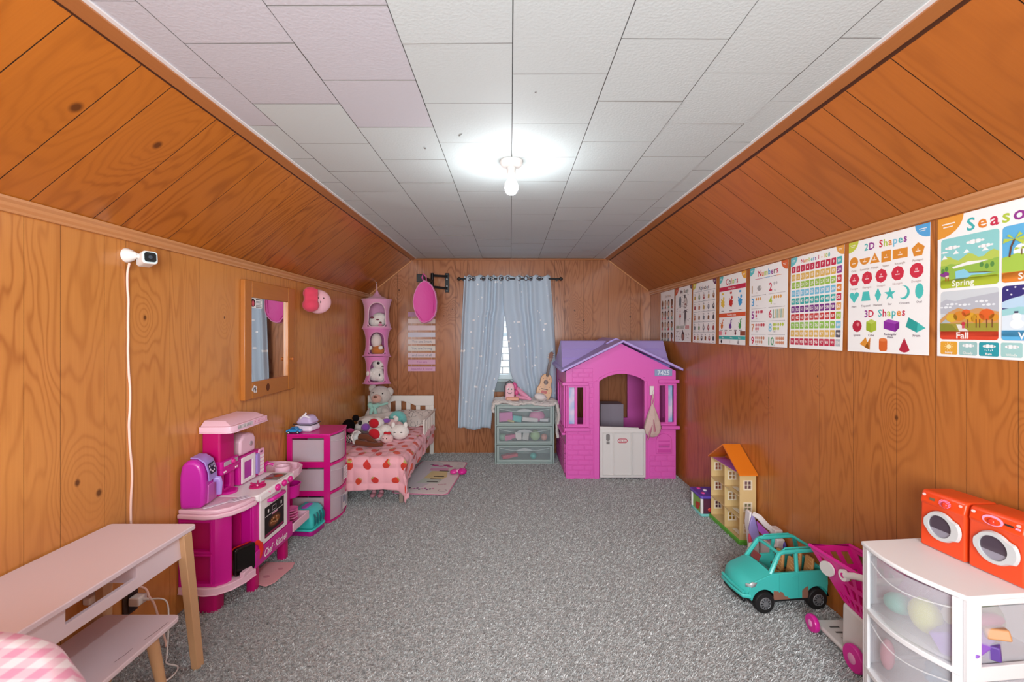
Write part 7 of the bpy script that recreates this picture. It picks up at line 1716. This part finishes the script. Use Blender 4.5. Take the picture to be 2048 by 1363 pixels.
def seasons(pr):
    corner(pr, 'l', '#e39a38', .085); pr.word('Seasons', .205, .425, .042, RB, 2, .20)
    x0, x1, x2, x3 = .012, .188, .196, .373
    # spring
    def card(xa, xb, ya, yb, col, band, txt):
        pr.rect(xa, xb, ya, yb, col, 1, .010); pr.rect(xa, xb, ya, ya + .030, band, 5, .009); pr.rect(xa, xb, ya + .012, ya + .031, band, 5)
    card(x0, x1, .238, .412, '#8fd0cf', '#b3c336', '')
    hills = lambda xa, xb, yb, amp, n, c, l, ph_=0: pr.poly([(xa, yb - .06), (xb, yb - .06)] + [(xb - (xb - xa) * k / n, yb + amp * math.sin(k * 1.35 + ph_)) for k in range(n + 1)], c, l)
    for (cx, cy, s_) in ((.05, .378, 1), (.12, .385, 1.1), (.15, .365, .9), (.025, .365, .5)):
        for (dx, r) in ((-.018, .006), (-.006, .010), (.008, .009), (.020, .005)): pr.circ(cx + dx * s_, cy, r * s_, '#f3f6f5', 3, r * .7 * s_, 10)
    hills(x0, x1, .340, .010, 12, '#b9cc5a', 2); hills(x0, x1, .315, .008, 12, '#8fbb55', 3, 1)
    for (cx, cy) in ((.025, .345), (.062, .358), (.095, .356), (.15, .353)): pr.poly([(cx - .010, cy - .004), (cx + .010, cy - .004), (cx, cy + .009)], '#f5f7f5', 3)
    pr.rect(x0, x1, .262, .318, '#97bd4c', 4); pr.poly([(.10, .322), (.075, .316), (.05, .310), (.055, .304), (.09, .309), (.13, .312), (.16, .318)], '#eef2ee', 5)
    for (cx, cy) in ((.14, .305), (.155, .298), (.17, .302), (.02, .300), (.032, .306)): pr.circ(cx, cy, .006, '#5a8f45', 5, .009, 8)
    pr.poly([(.060, .294), (.088, .298), (.105, .284), (.15, .280), (.18, .276), (.15, .274), (.11, .275), (.095, .264), (.052, .262), (.062, .272)], '#8ccfe6', 5)
    pr.poly([(.098, .287), (.15, .282), (.182, .275), (.15, .278), (.105, .283)], '#6b5a3a', 6)
    pr.circ(.026, .288, .015, '#8a3a8c', 5, .009); pr.circ(.034, .278, .006, '#e8c7c0', 6, .005); pr.rect(.028, .032, .264, .276, '#b8502e', 6); pr.rect(.036, .040, .264, .276, '#b8502e', 6)
    pr.text('Spring', .085, .244, .020, '#f2f6e6', 7, 'c', .085)
    # summer
    card(x2, x3, .238, .412, '#62b4e2', '#e2862e', '')
    for (dx, dy, r) in ((.25, .330, .026), (.29, .338, .034), (.33, .345, .034), (.36, .335, .03)): pr.circ(dx, dy, r, '#f2f7fa', 2, r * .9, 16)
    pr.rect(x2, x3, .26, .315, '#9fd0ea', 3); pr.poly([(x2, .315), (.235, .325), (.28, .312), (.33, .30), (x3, .295), (x3, .262), (x2, .262)], '#a7c94e', 4); pr.poly([(.25, .262), (.27, .295), (.31, .300), (x3, .292), (x3, .262)], '#ead27c', 5)
    pr.poly([(.213, .315), (.218, .315), (.222, .345), (.231, .368), (.226, .369), (.217, .345)], '#6a4a38', 6)
    for (a, b_, c, d_) in ((-.028, .006, -.03, -.008), (-.015, .018, -.02, .012), (.012, .020, .02, .012), (.03, .008, .032, -.006), (.024, -.006, .022, -.02)): pr.poly([(.229, .368), (.229 + a, .368 + b_), (.229 + c, .368 + d_)], '#b9cf4a', 7)
    for cx in (.245, .262):
        pr.rect(cx, cx + .003, .318, .336, '#7a5a40', 6)
        for a in (-.014, .014): pr.poly([(cx, .338), (cx + a, .343), (cx + a * 1.2, .334)], '#b9cf4a', 7)
    pr.circ(.285, .300, .012, '#e8dcc0', 6, .006); pr.circ(.295, .285, .004, '#d06a5a', 6)
    pr.text('Summer', .285, .244, .020, '#f6efe6', 7, 'c', .105)
    # fall
    card(x0, x1, .060, .228, '#cfd6da', '#d8492e', '')
    pr.poly([(x0, .190), (.03, .200), (.06, .192), (.10, .200), (.13, .204), (x1, .212), (x1, .15), (x0, .15)], '#b9bdc6', 2)
    for (cx, cy) in ((.03, .172), (.14, .186), (.16, .174), (.09, .178), (.05, .182)):
        for (dx, r) in ((-.014, .005), (0, .007), (.014, .005)): pr.circ(cx + dx, cy, r, '#e9eef1', 3, r * .6, 8)
    pr.poly([(x0, .09), (x0, .13), (.04, .155), (.07, .168), (.10, .158), (.13, .165), (x1, .15), (x1, .09)], '#d09a5e', 4)
    for (cx, cy, r, c) in ((.05, .135, .018, '#d9b13a'), (.075, .140, .02, '#d88a2e'), (.095, .150, .014, '#e0662c'), (.11, .135, .018, '#dda32e'), (.13, .130, .02, '#d9942e'), (.155, .142, .022, '#df6428'), (.175, .132, .014, '#d9942e')): pr.circ(cx, cy, r, c, 5, r * .85, 12)
    pr.rect(x0, x1, .088, .115, '#a2983a', 6); pr.poly([(.012, .088), (.012, .118), (.05, .112), (.07, .088)], '#8a8a34', 7); pr.poly([(.065, .112), (.078, .112), (.105, .088), (.075, .088)], '#e4e2da', 8); pr.poly([(x0, .115), (.03, .13), (.048, .118)], '#aeb9bd', 7)
    for cx in (.10, .125, .135, .155, .170): pr.rect(cx, cx + .003, .100, .128, '#7a4a30', 8)
    pr.circ(.088, .114, .006, '#c8384a', 9); pr.rect(.084, .092, .098, .110, '#d05a68', 9)
    pr.text('Fall', .085, .064, .022, '#f8efe9', 9, 'c', .045)
    # winter
    card(x2, x3, .060, .228, '#3a3278', '#5db4e4', '')
    for (cx, cy) in ((.21, .215), (.23, .222), (.22, .200), (.25, .195), (.25, .215), (.28, .222), (.33, .20), (.30, .205), (.345, .22)): pr.circ(cx, cy, .0028, '#e4e6f2', 2, None, 6)
    pr.poly([(x2, .16), (x2, .178), (.22, .188), (.25, .195), (.29, .198), (.33, .192), (x3, .185), (x3, .14)], '#bcd9ee', 2); pr.poly([(x2, .12), (x2, .155), (.24, .162), (.28, .158), (.32, .150), (x3, .160), (x3, .12)], '#9fd4d6', 3)
    pr.poly([(x2, .088), (x2, .135), (.23, .140), (.28, .135), (.33, .142), (x3, .138), (x3, .088)], '#dbe9f2', 4)
    pr.circ(.235, .110, .018, '#f1f6f9', 5, .015); pr.circ(.235, .132, .012, '#f1f6f9', 6); pr.rect(.229, .239, .143, .149, '#3a3a5a', 7)
    pr.circ(.268, .138, .008, '#c8384a', 6); pr.circ(.268, .134, .006, '#efd0c2', 7); pr.rect(.262, .276, .110, .128, '#c84a78', 6); pr.rect(.263, .266, .098, .111, '#5a4a7a', 6); pr.rect(.272, .275, .098, .111, '#5a4a7a', 6)
    pr.text('Winter', .285, .064, .022, '#eef6fa', 9, 'c', .10)
    for k, (c, w_) in enumerate(zip(('#e3a436', '#9cc4c2', '#2f9aa6', '#a3cfcc', '#5db4e4', '#3f8fc4'), ('Sunny', 'Cloudy', 'Rain', 'Windy', 'Snow', 'Storm'))):
        xa = .012 + k * .0605; pr.rect(xa, xa + .0555, .008, .053, c, 1, .005); pr.text(w_, xa + .028, .012, .0075, '#f4f4ee', 3, 'c', .042)
        if k == 0:
            pr.circ(xa + .028, .035, .008, '#f6e3a8', 2)
            for j in range(10): a = j * PI / 5; pr.poly([(xa + .028 + .011 * math.cos(a - .12), .035 + .011 * math.sin(a - .12)), (xa + .028 + .016 * math.cos(a), .035 + .016 * math.sin(a)), (xa + .028 + .011 * math.cos(a + .12), .035 + .011 * math.sin(a + .12))], '#f6e3a8', 2)
        else:
            for (dx, r) in ((-.012, .005), (-.003, .008), (.008, .007), (.015, .004)): pr.circ(xa + .028 + dx, .040, r, '#f1f5f4', 2, r * .8, 10)
            if k == 2:
                for j in range(5): pr.circ(xa + .018 + j * .005, .028 - .002 * (j % 2), .0012, '#e6f2f4', 2, .0026, 6)
def ngon(cx, cy, r, n, a0=PI / 2): return [(cx + r * math.cos(a0 + 2 * PI * k / n), cy + r * math.sin(a0 + 2 * PI * k / n)) for k in range(n)]
def shapes(pr):
    corner(pr, 'l', '#c3cc4a', .055); corner(pr, 'r', '#5aa8de', .060)
    pr.word('2D Shapes', .190, .437, .030, [TEAL, PUR, RUBY, LIME, ORA, SKY], 2, .16)
    O2, R2, T2 = '#dd8f32', '#cf3348', '#4fc3bd'
    y = .395; xs = [.030, .090, .142, .198, .262, .338]
    pr.circ(xs[0], y, .024, O2, 1); pr.poly([(xs[1] + .028 * math.cos(a), y + .010 + .028 * math.sin(a)) for a in [PI + k * PI / 12 for k in range(13)]], O2, 1)
    pr.poly(ngon(xs[2], y - .004, .029, 3), O2, 1); pr.rect(xs[3] - .023, xs[3] + .023, y - .023, y + .023, O2, 1); pr.rect(xs[4] - .033, xs[4] + .033, y - .019, y + .019, O2, 1); pr.poly(ngon(xs[5], y, .028, 5), O2, 1)
    for x, w_, k in zip(xs, ('Circle', 'Semicircle', 'Triangle', 'Square', 'Rectangle', 'Pentagon'), range(6)):
        pr.text(w_, x, y - .042, .0085, '#b9a9a0', 2, 'c', .05); pr.text(str(k + 1), x, y + .0, .008, '#f8efe6', 2); pr.rect(x - .010, x + .010, y - .007, y - .003, '#f5e3d0', 2)
    y = .318; xs = [.034, .103, .175, .252, .333]
    for x, n_, w_, k in zip(xs, (6, 7, 8, 9, 10), ('Hexagon', 'Heptagon', 'Octagon', 'Nonagon', 'Decagon'), range(5)):
        pr.poly(ngon(x, y, .029, n_, PI / 2 if n_ != 6 else 0), R2, 1); pr.text(w_, x, y - .044, .0085, '#c9b6b4', 2, 'c', .05); pr.text(str(k + 6), x, y + .002, .008, '#f8e6e6', 2); pr.rect(x - .010, x + .010, y - .006, y - .002, '#f2cdd0', 2)
    y = .240; xs = [.034, .098, .160, .218, .284, .345]
    pr.poly([(xs[0], y - .026)] + [(xs[0] + .0135 + .0135 * math.cos(a), y + .010 + .012 * math.sin(a)) for a in [-.5 + k * (PI + .5) / 8 for k in range(9)]] + [(xs[0] - .0135 + .0135 * math.cos(a), y + .010 + .012 * math.sin(a)) for a in [k * (PI + .5) / 8 for k in range(9)]], T2, 1)
    pr.poly([(xs[1] - .024, y - .020), (xs[1] + .024, y - .020), (xs[1] + .016, y + .020), (xs[1] - .016, y + .020)], T2, 1)
    pr.poly([(xs[2], y - .030), (xs[2] + .016, y), (xs[2], y + .030), (xs[2] - .016, y)], T2, 1)
    for k in range(5): a = PI / 2 + k * 2 * PI / 5; pr.poly([(xs[3], y), (xs[3] + .011 * math.cos(a - .63), y + .011 * math.sin(a - .63)), (xs[3] + .028 * math.cos(a), y + .028 * math.sin(a)), (xs[3] + .011 * math.cos(a + .63), y + .011 * math.sin(a + .63))], T2, 1)
    ao = [(xs[4] - .004 + .026 * math.cos(a), y + .027 * math.sin(a)) for a in [-2.2 + k * 4.0 / 14 for k in range(15)]]; ai_ = [(xs[4] - .012 + .023 * math.cos(a), y + .003 + .023 * math.sin(a)) for a in [1.75 - k * 3.7 / 12 for k in range(13)]]
    for k in range(12): pr.poly([ao[k + 1], ao[k + 2], ai_[12 - k - 1], ai_[12 - k]], T2, 1)
    pr.circ(xs[5], y, .017, T2, 1, .029)
    for x, w_ in zip(xs, ('Heart', 'Trapezoid', 'Diamond', 'Star', 'Crescent', 'Oval')): pr.text(w_, x, y - .045, .0085, '#9a9094', 2, 'c', .05)
    pr.word('3D Shapes', .190, .150, .030, [PUR, RUBY, TEAL, RUBY, LIME, TEAL, ORA, RUBY], 2, .14)
    y = .112
    pr.circ(.052, y, .026, '#b8263f', 1); pr.circ(.058, y + .008, .008, '#e38a92', 2)
    def cube(cx, cy, w_, h, dx, dy, c1, c2, c3):
        pr.poly([(cx - w_, cy - h), (cx, cy - h - dy), (cx, cy + h - dy), (cx - w_, cy + h)], c1, 1); pr.poly([(cx, cy - h - dy), (cx + w_, cy - h), (cx + w_, cy + h), (cx, cy + h - dy)], c2, 1); pr.poly([(cx - w_, cy + h), (cx, cy + h - dy), (cx + w_, cy + h), (cx, cy + h + dy)], c3, 1)
    cube(.128, y, .026, .018, 0, .010, '#9cb42e', '#aabf3a', '#bccd5a')
    pr.poly([(.190, y - .012), (.245, y - .026), (.245, y + .006), (.190, y + .018)], '#8c2f9c', 1); pr.poly([(.245, y - .026), (.262, y - .010), (.262, y + .014), (.245, y + .006)], '#7a2488', 1); pr.poly([(.190, y + .018), (.245, y + .006), (.262, y + .014), (.212, y + .026)], '#a24cb2', 1)
    pr.poly([(.290, y - .006), (.336, y - .028), (.340, y + .010), (.302, y + .030)], '#2f9f98', 1); pr.poly([(.336, y - .028), (.372, y - .012), (.340, y + .010)], '#49bdb5', 1)
    for x, w_ in ((.052, 'Sphere'), (.128, 'Cube'), (.336, 'Prism')): pr.text(w_, x, .068, .010, '#8f7d86', 2, 'c', .05)
    pr.text('Rectangular', .222, .073, .009, '#6d5a70', 2, 'c', .075); pr.text('Prism', .222, .061, .009, '#6d5a70', 2, 'c', .04)
    pr.poly([(.095, .020), (.122, .004 + .006), (.125, .064)], '#c8791f', 1); pr.poly([(.068, .034), (.122, .010), (.100, .064)], '#dd9436', 1)
    pr.poly(rrect(.168, .208, .008, .058, .010, 4), '#d7672c', 1); pr.circ(.188, .054, .020, '#e37f45', 2, .007)
    pr.poly([(.262, .016), (.272, .009), (.285, .006), (.298, .009), (.308, .016), (.285, .064)], '#b3283f', 1)
def nums100(pr):
    corner(pr, 'l', '#6cc0c8', .055); corner(pr, 'r', '#e3a04a', .05); pr.word('Numbers 1 - 100', .190, .449, .021, [RUBY, ORA, GOLD, LIME, TEAL, BLU, PUR], 2, .14)
    rc_ = ['#c53350', '#dfb75e', '#9cc54b', '#7cc3e0', '#3fb0ac', '#7a3486', '#c8423f', '#93c654', '#e0b95e', '#c53350']; lc_ = ['#4cb6b8', '#8f3a8e', '#cc3a45', '#e2883a', '#c53350', '#dfa75e', '#a5c44b', '#7cc3e0', '#5a5560', '#b9c0c4']
    for r in range(10):
        for c in range(10):
            x0, y1 = .010 + c * .0368, .438 - r * .0428
            pr.rect(x0, x0 + .031, y1 - .034, y1, rc_[r] if c < 9 else lc_[r], 1, .003); pr.text(str(r * 10 + c + 1), x0 + .0155, y1 - .0245, .0155, '#f7f2ee', 3, 'c', .024)
def numbers(pr):
    corner(pr, 'l', '#5cc0c4', .055); corner(pr, 'r', '#d96a3c', .06); pr.word('Numbers', .195, .428, .036, [RUBY, ORA, LIME, BLU, PUR, '#7a5a50'], 2, .16)
    for k, c in enumerate((RUBY, PUR, BLU, '#3f4a58', ORA)): pr.rect(.06 + k * .055, .11 + k * .055, .412, .415, c, 1)
    cs = ['#b58a4a', RUBY, BLU, LIME, PUR, RUBY, '#cf8a5a', SKY, RUBY, '#4a9a6a']
    for k in range(10):
        r, c = divmod(k, 2); x0, y0 = .018 + c * .185, .330 - r * .080
        w_ = pr.text(str(k + 1), x0 + .006, y0, .048, cs[k], 2, 'l')
        n_ = k + 1; xx = x0 + (.075 if k == 9 else .050)
        for j in range(n_):
            a, b_ = j % (5 if n_ > 6 else 4 if n_ > 4 else 3 if n_ == 3 else 4), j // (5 if n_ > 6 else 4 if n_ > 4 else 4)
            st = .021 if k != 9 else .016
            if k == 5: pr.rect(xx + j * .018, xx + .006 + j * .018, y0 - .004, y0 + .048, ['#4a8f6a', '#c9b45a'][j % 2], 1)
            elif k == 0: pr.circ(xx + .04, y0 + .026, .024, '#a5a2a0', 1, .016); pr.circ(xx + .055, y0 + .03, .008, '#d9d4d0', 2)
            else: pr.circ(xx + a * st + .008, y0 + .040 - b_ * .024, .0085, [None, '#c8c4c4', '#dd9a4a', '#dfa24e', RUBY, None, '#c53a4a', '#b9cc45', '#c98a6a', '#d89a7a'][k], 1, .010, 8)
        pr.text(['One', 'Two', 'Three', 'Four', 'Five', 'Six', 'Seven', 'Eight', 'Nine', 'Ten'][k], x0 + .056, y0 - .004, .007, '#a8a4a4', 2, 'l', .03)
        for j in range(14): pr.rect(x0 + .004 + j * .0115, x0 + .011 + j * .0115, y0 - .020, y0 - .017, ['#6a6468', '#a8a0a0'][(r + c) % 2], 1)
def colors_(pr):
    corner(pr, 'l', '#5cc0c4', .06); corner(pr, 'r', '#e9a83c', .06); pr.word('Colors', .19, .420, .042, [RUBY, '#7a5a50', ORA, LIME, TEAL, RUBY], 2, .14)
    pr.rect(.0, PW, .378, .408, '#c9304f', 1); pr.text('Primary Colors', .19, .387, .013, '#f6e6e6', 2, 'c', .13)
    def splat(cx, cy, r, c):
        rs = random.Random(int(cx * 1000 + cy * 777)); pr.poly([(cx + r * (1 + .45 * (k % 2) * rs.random() - .15) * math.cos(k * PI / 8), cy + r * (1 + .5 * (k % 2) * rs.random() - .15) * math.sin(k * PI / 8)) for k in range(16)], c, 1)
        pr.circ(cx + r * .5, cy + r * 1.25, r * .45, c, 2, None, 8); pr.circ(cx - r * .8, cy + r * 1.0, r * .25, c, 2, None, 8)
    for x, c in ((.055, '#e6c34a'), (.18, '#c8342c'), (.31, '#3f9fd8')): splat(x, .290, .028, c); pr.rect(x - .014, x + .014, .352, .366, c, 2, .003); pr.rect(x - .02, x + .02, .232, .238, '#8f8a8a', 2)
    pr.rect(.0, PW, .192, .220, '#dd5a34', 1); pr.text('Secondary Colors', .19, .200, .013, '#f8ece6', 2, 'c', .15)
    for x, c in ((.045, '#d97a34'), (.175, '#6a3a8c'), (.310, '#4a9a4e')): splat(x, .128, .020, c); pr.circ(x + .02, .172, .006, c, 2, None, 8); pr.circ(x + .005, .166, .005, c, 2, None, 8)
    for k in range(5): pr.rect(.02 + k * .07, .06 + k * .07, .096, .101, '#9a9494', 2)
    splat(.105, .078, .012, '#d95a6a'); splat(.25, .078, .013, '#6a2c34'); pr.rect(0, .045, .064, .092, '#e48a94', 1); pr.rect(.315, PW, .064, .092, '#8a4a34', 1)
    pr.rect(.0, PW, .036, .058, '#3fb0ac', 1)
    for x in (.05, .17, .29): pr.text('Black' if x < .1 else 'White' if x < .2 else 'Gray', x, .042, .011, '#eef8f8', 2, 'l', .04)
    splat(.04, .018, .012, '#141214'); splat(.29, .016, .013, '#9a9a9c'); splat(.17, .018, .009, '#e2e0de')
def alphabet(pr):
    corner(pr, 'l', '#d3cc5a', .06); corner(pr, 'r', '#6a3a5a', .05); pr.word('Alphabet', .19, .425, .030, ['#5a4a50', '#7a5a50', '#4a6a80', '#8a4a5a'], 2, .14)
    rs = random.Random(9); k = 0
    for r in range(5):
        pr.rect(.01, PW - .01, .412 - r * .082, .4145 - r * .082, '#8f9aa4', 1)
        n_ = 5 if r < 4 else 6
        for c in range(n_):
            cx = .035 + c * (.315 / (n_ - 1)); cy = .366 - r * .082
            col = rs.choice(['#a34a4a', '#8a5a34', '#b5653a', '#4a4a52', '#6a8a5a', '#b98a8a', '#7a7f88', '#c0a05a', '#c25a4a'])
            if k < 26: pr.text(chr(65 + k) + chr(97 + k), cx, cy + .024, .012, '#5a5258', 2)
            if rs.random() < .6: pr.circ(cx, cy, .016, col, 1, .021, 10); pr.circ(cx + .003, cy + .004, .007, '#e4d9d0', 2, .009, 8)
            else: pr.poly([(cx - .014, cy - .015), (cx + .012, cy - .018), (cx + .016, cy + .008), (cx, cy + .020), (cx - .012, cy + .010)], col, 1)
            pr.rect(cx - .012, cx + .012, cy - .032, cy - .029, '#b5aead', 2); k += 1
def body_(pr):
    corner(pr, 'l', '#cf5a3c', .075); corner(pr, 'r', '#5a2c3c', .04); pr.word('My Body', .22, .430, .034, ['#6a4a58', '#4a6a5a', '#8a6a3a'], 2, .12)
    SK = '#8a7f80'
    pr.circ(.25, .345, .042, SK, 1, .050, 18); pr.circ(.25, .345, .034, '#ded6d0', 2, .042, 18); pr.circ(.25, .330, .020, '#8a4a4a', 3, .008); pr.circ(.236, .357, .004, '#3a3234', 3); pr.circ(.264, .357, .004, '#3a3234', 3); pr.circ(.235, .402, .014, '#2f2a2c', 2, .016)
    pr.circ(.12, .365, .028, '#6f7a84', 1, .045); pr.poly([(.09, .345), (.15, .34), (.14, .30), (.11, .31)], '#8a929a', 1)
    pr.poly([(.232, .28), (.268, .28), (.276, .22), (.270, .14), (.262, .14), (.25, .21), (.238, .14), (.230, .14), (.226, .22)], '#6a6468', 1); pr.poly([(.268, .28), (.300, .262), (.302, .256), (.268, .268)], '#6a6468', 1); pr.poly([(.232, .28), (.198, .262), (.196, .256), (.232, .268)], '#6a6468', 1)
    pr.poly([(.100, .23), (.125, .262), (.150, .23), (.14, .215), (.11, .215)], '#d85a4a', 1); pr.rect(.115, .120, .15, .216, '#c9b9b4', 1); pr.rect(.132, .137, .15, .216, '#c9b9b4', 1); pr.circ(.126, .272, .010, '#cf8a7a', 2)
    rs = random.Random(3)
    for k in range(34):
        x, y = rs.uniform(.03, .34), rs.uniform(.18, .41); pr.rect(x, x + rs.uniform(.015, .03), y, y + .004, rs.choice(['#9a9296', '#b9b0b0', '#7f6a74']), 1)
    for x, c in ((.03, '#7f9a70'), (.14, '#9aa49c'), (.255, '#cf3a44')): pr.rect(x, x + .085, .118, .142, c, 1); pr.rect(x + .006, x + .079, .123, .137, '#eae4e0', 2); pr.rect(x + .012, x + .07, .127, .133, c, 3)
    pr.circ(.20, .050, .036, '#4a3034', 1, .040, 18); pr.circ(.20, .045, .024, '#a8756a', 2, .026, 16); pr.circ(.19, .095, .011, '#2f2022', 2, .012)
    for k in range(26):
        x = rs.choice([rs.uniform(.02, .14), rs.uniform(.26, .34)]); y = rs.uniform(.012, .105); pr.rect(x, x + rs.uniform(.015, .03), y, y + .004, rs.choice(['#9a9296', '#b9b0b0', '#7f6a74']), 1)
def emotions(pr):
    pr.word('Emotions', .21, .425, .028, ['#d9b98a', '#b9a9a4', '#8f9aa4'], 2, .12)
    rs = random.Random(5)
    for r in range(4):
        for c in range(4):
            cx, cy = .055 + c * .090, .365 - r * .105
            hair, skin, top = rs.choice(['#3a2a28', '#5a3a30', '#8a6a5a', '#241a1c', '#a88a70']), rs.choice(['#d9b39a', '#b58468', '#8a5a44', '#e2c4ac']), rs.choice(['#c8404a', '#8fae9a', '#7a8a94', '#b56a5a', '#d9828a'])
            pr.circ(cx, cy + .004, .027, hair, 1, .034, 12); pr.circ(cx, cy - .002, .019, skin, 2, .023, 12); pr.circ(cx - .007, cy + .002, .0025, '#2a2020', 3, None, 6); pr.circ(cx + .007, cy + .002, .0025, '#2a2020', 3, None, 6); pr.rect(cx - .007, cx + .007, cy - .014, cy - .0115, '#8a3a3a', 3)
            pr.poly([(cx - .024, cy - .050), (cx + .024, cy - .050), (cx + .016, cy - .028), (cx - .016, cy - .028)], top, 2); pr.rect(cx - .02, cx + .02, cy - .060, cy - .056, '#9a8a88', 1)
poster('white poster of sixteen small faces, farthest along the right wall', 1322, 1349, emotions, .001, .004)
poster('white poster with a standing figure and body parts, second from the back corner', 1352, 1384, body_, .001, .008)
poster('white alphabet poster with rows of small coloured pictures', 1387, 1433, alphabet, .001, .005)
poster('white Colors poster with red, orange and teal bands', 1440, 1493, colors_, .001, .006)
poster('white Numbers poster with large numerals one to ten', 1501, 1577, numbers, .001, .006)
poster('white Numbers 1-100 poster with rows of coloured number squares', 1583, 1690, nums100, .001, .010)
poster('white 2D Shapes and 3D Shapes poster', 1699, 1862, shapes, .001, .006)
poster('Seasons poster with spring, summer, fall and winter pictures at the right frame edge', 1877, 2176, seasons, .001, .003)
cam_d.dof.use_dof = True; cam_d.dof.focus_distance = 3.2; cam_d.dof.aperture_fstop = 5.0
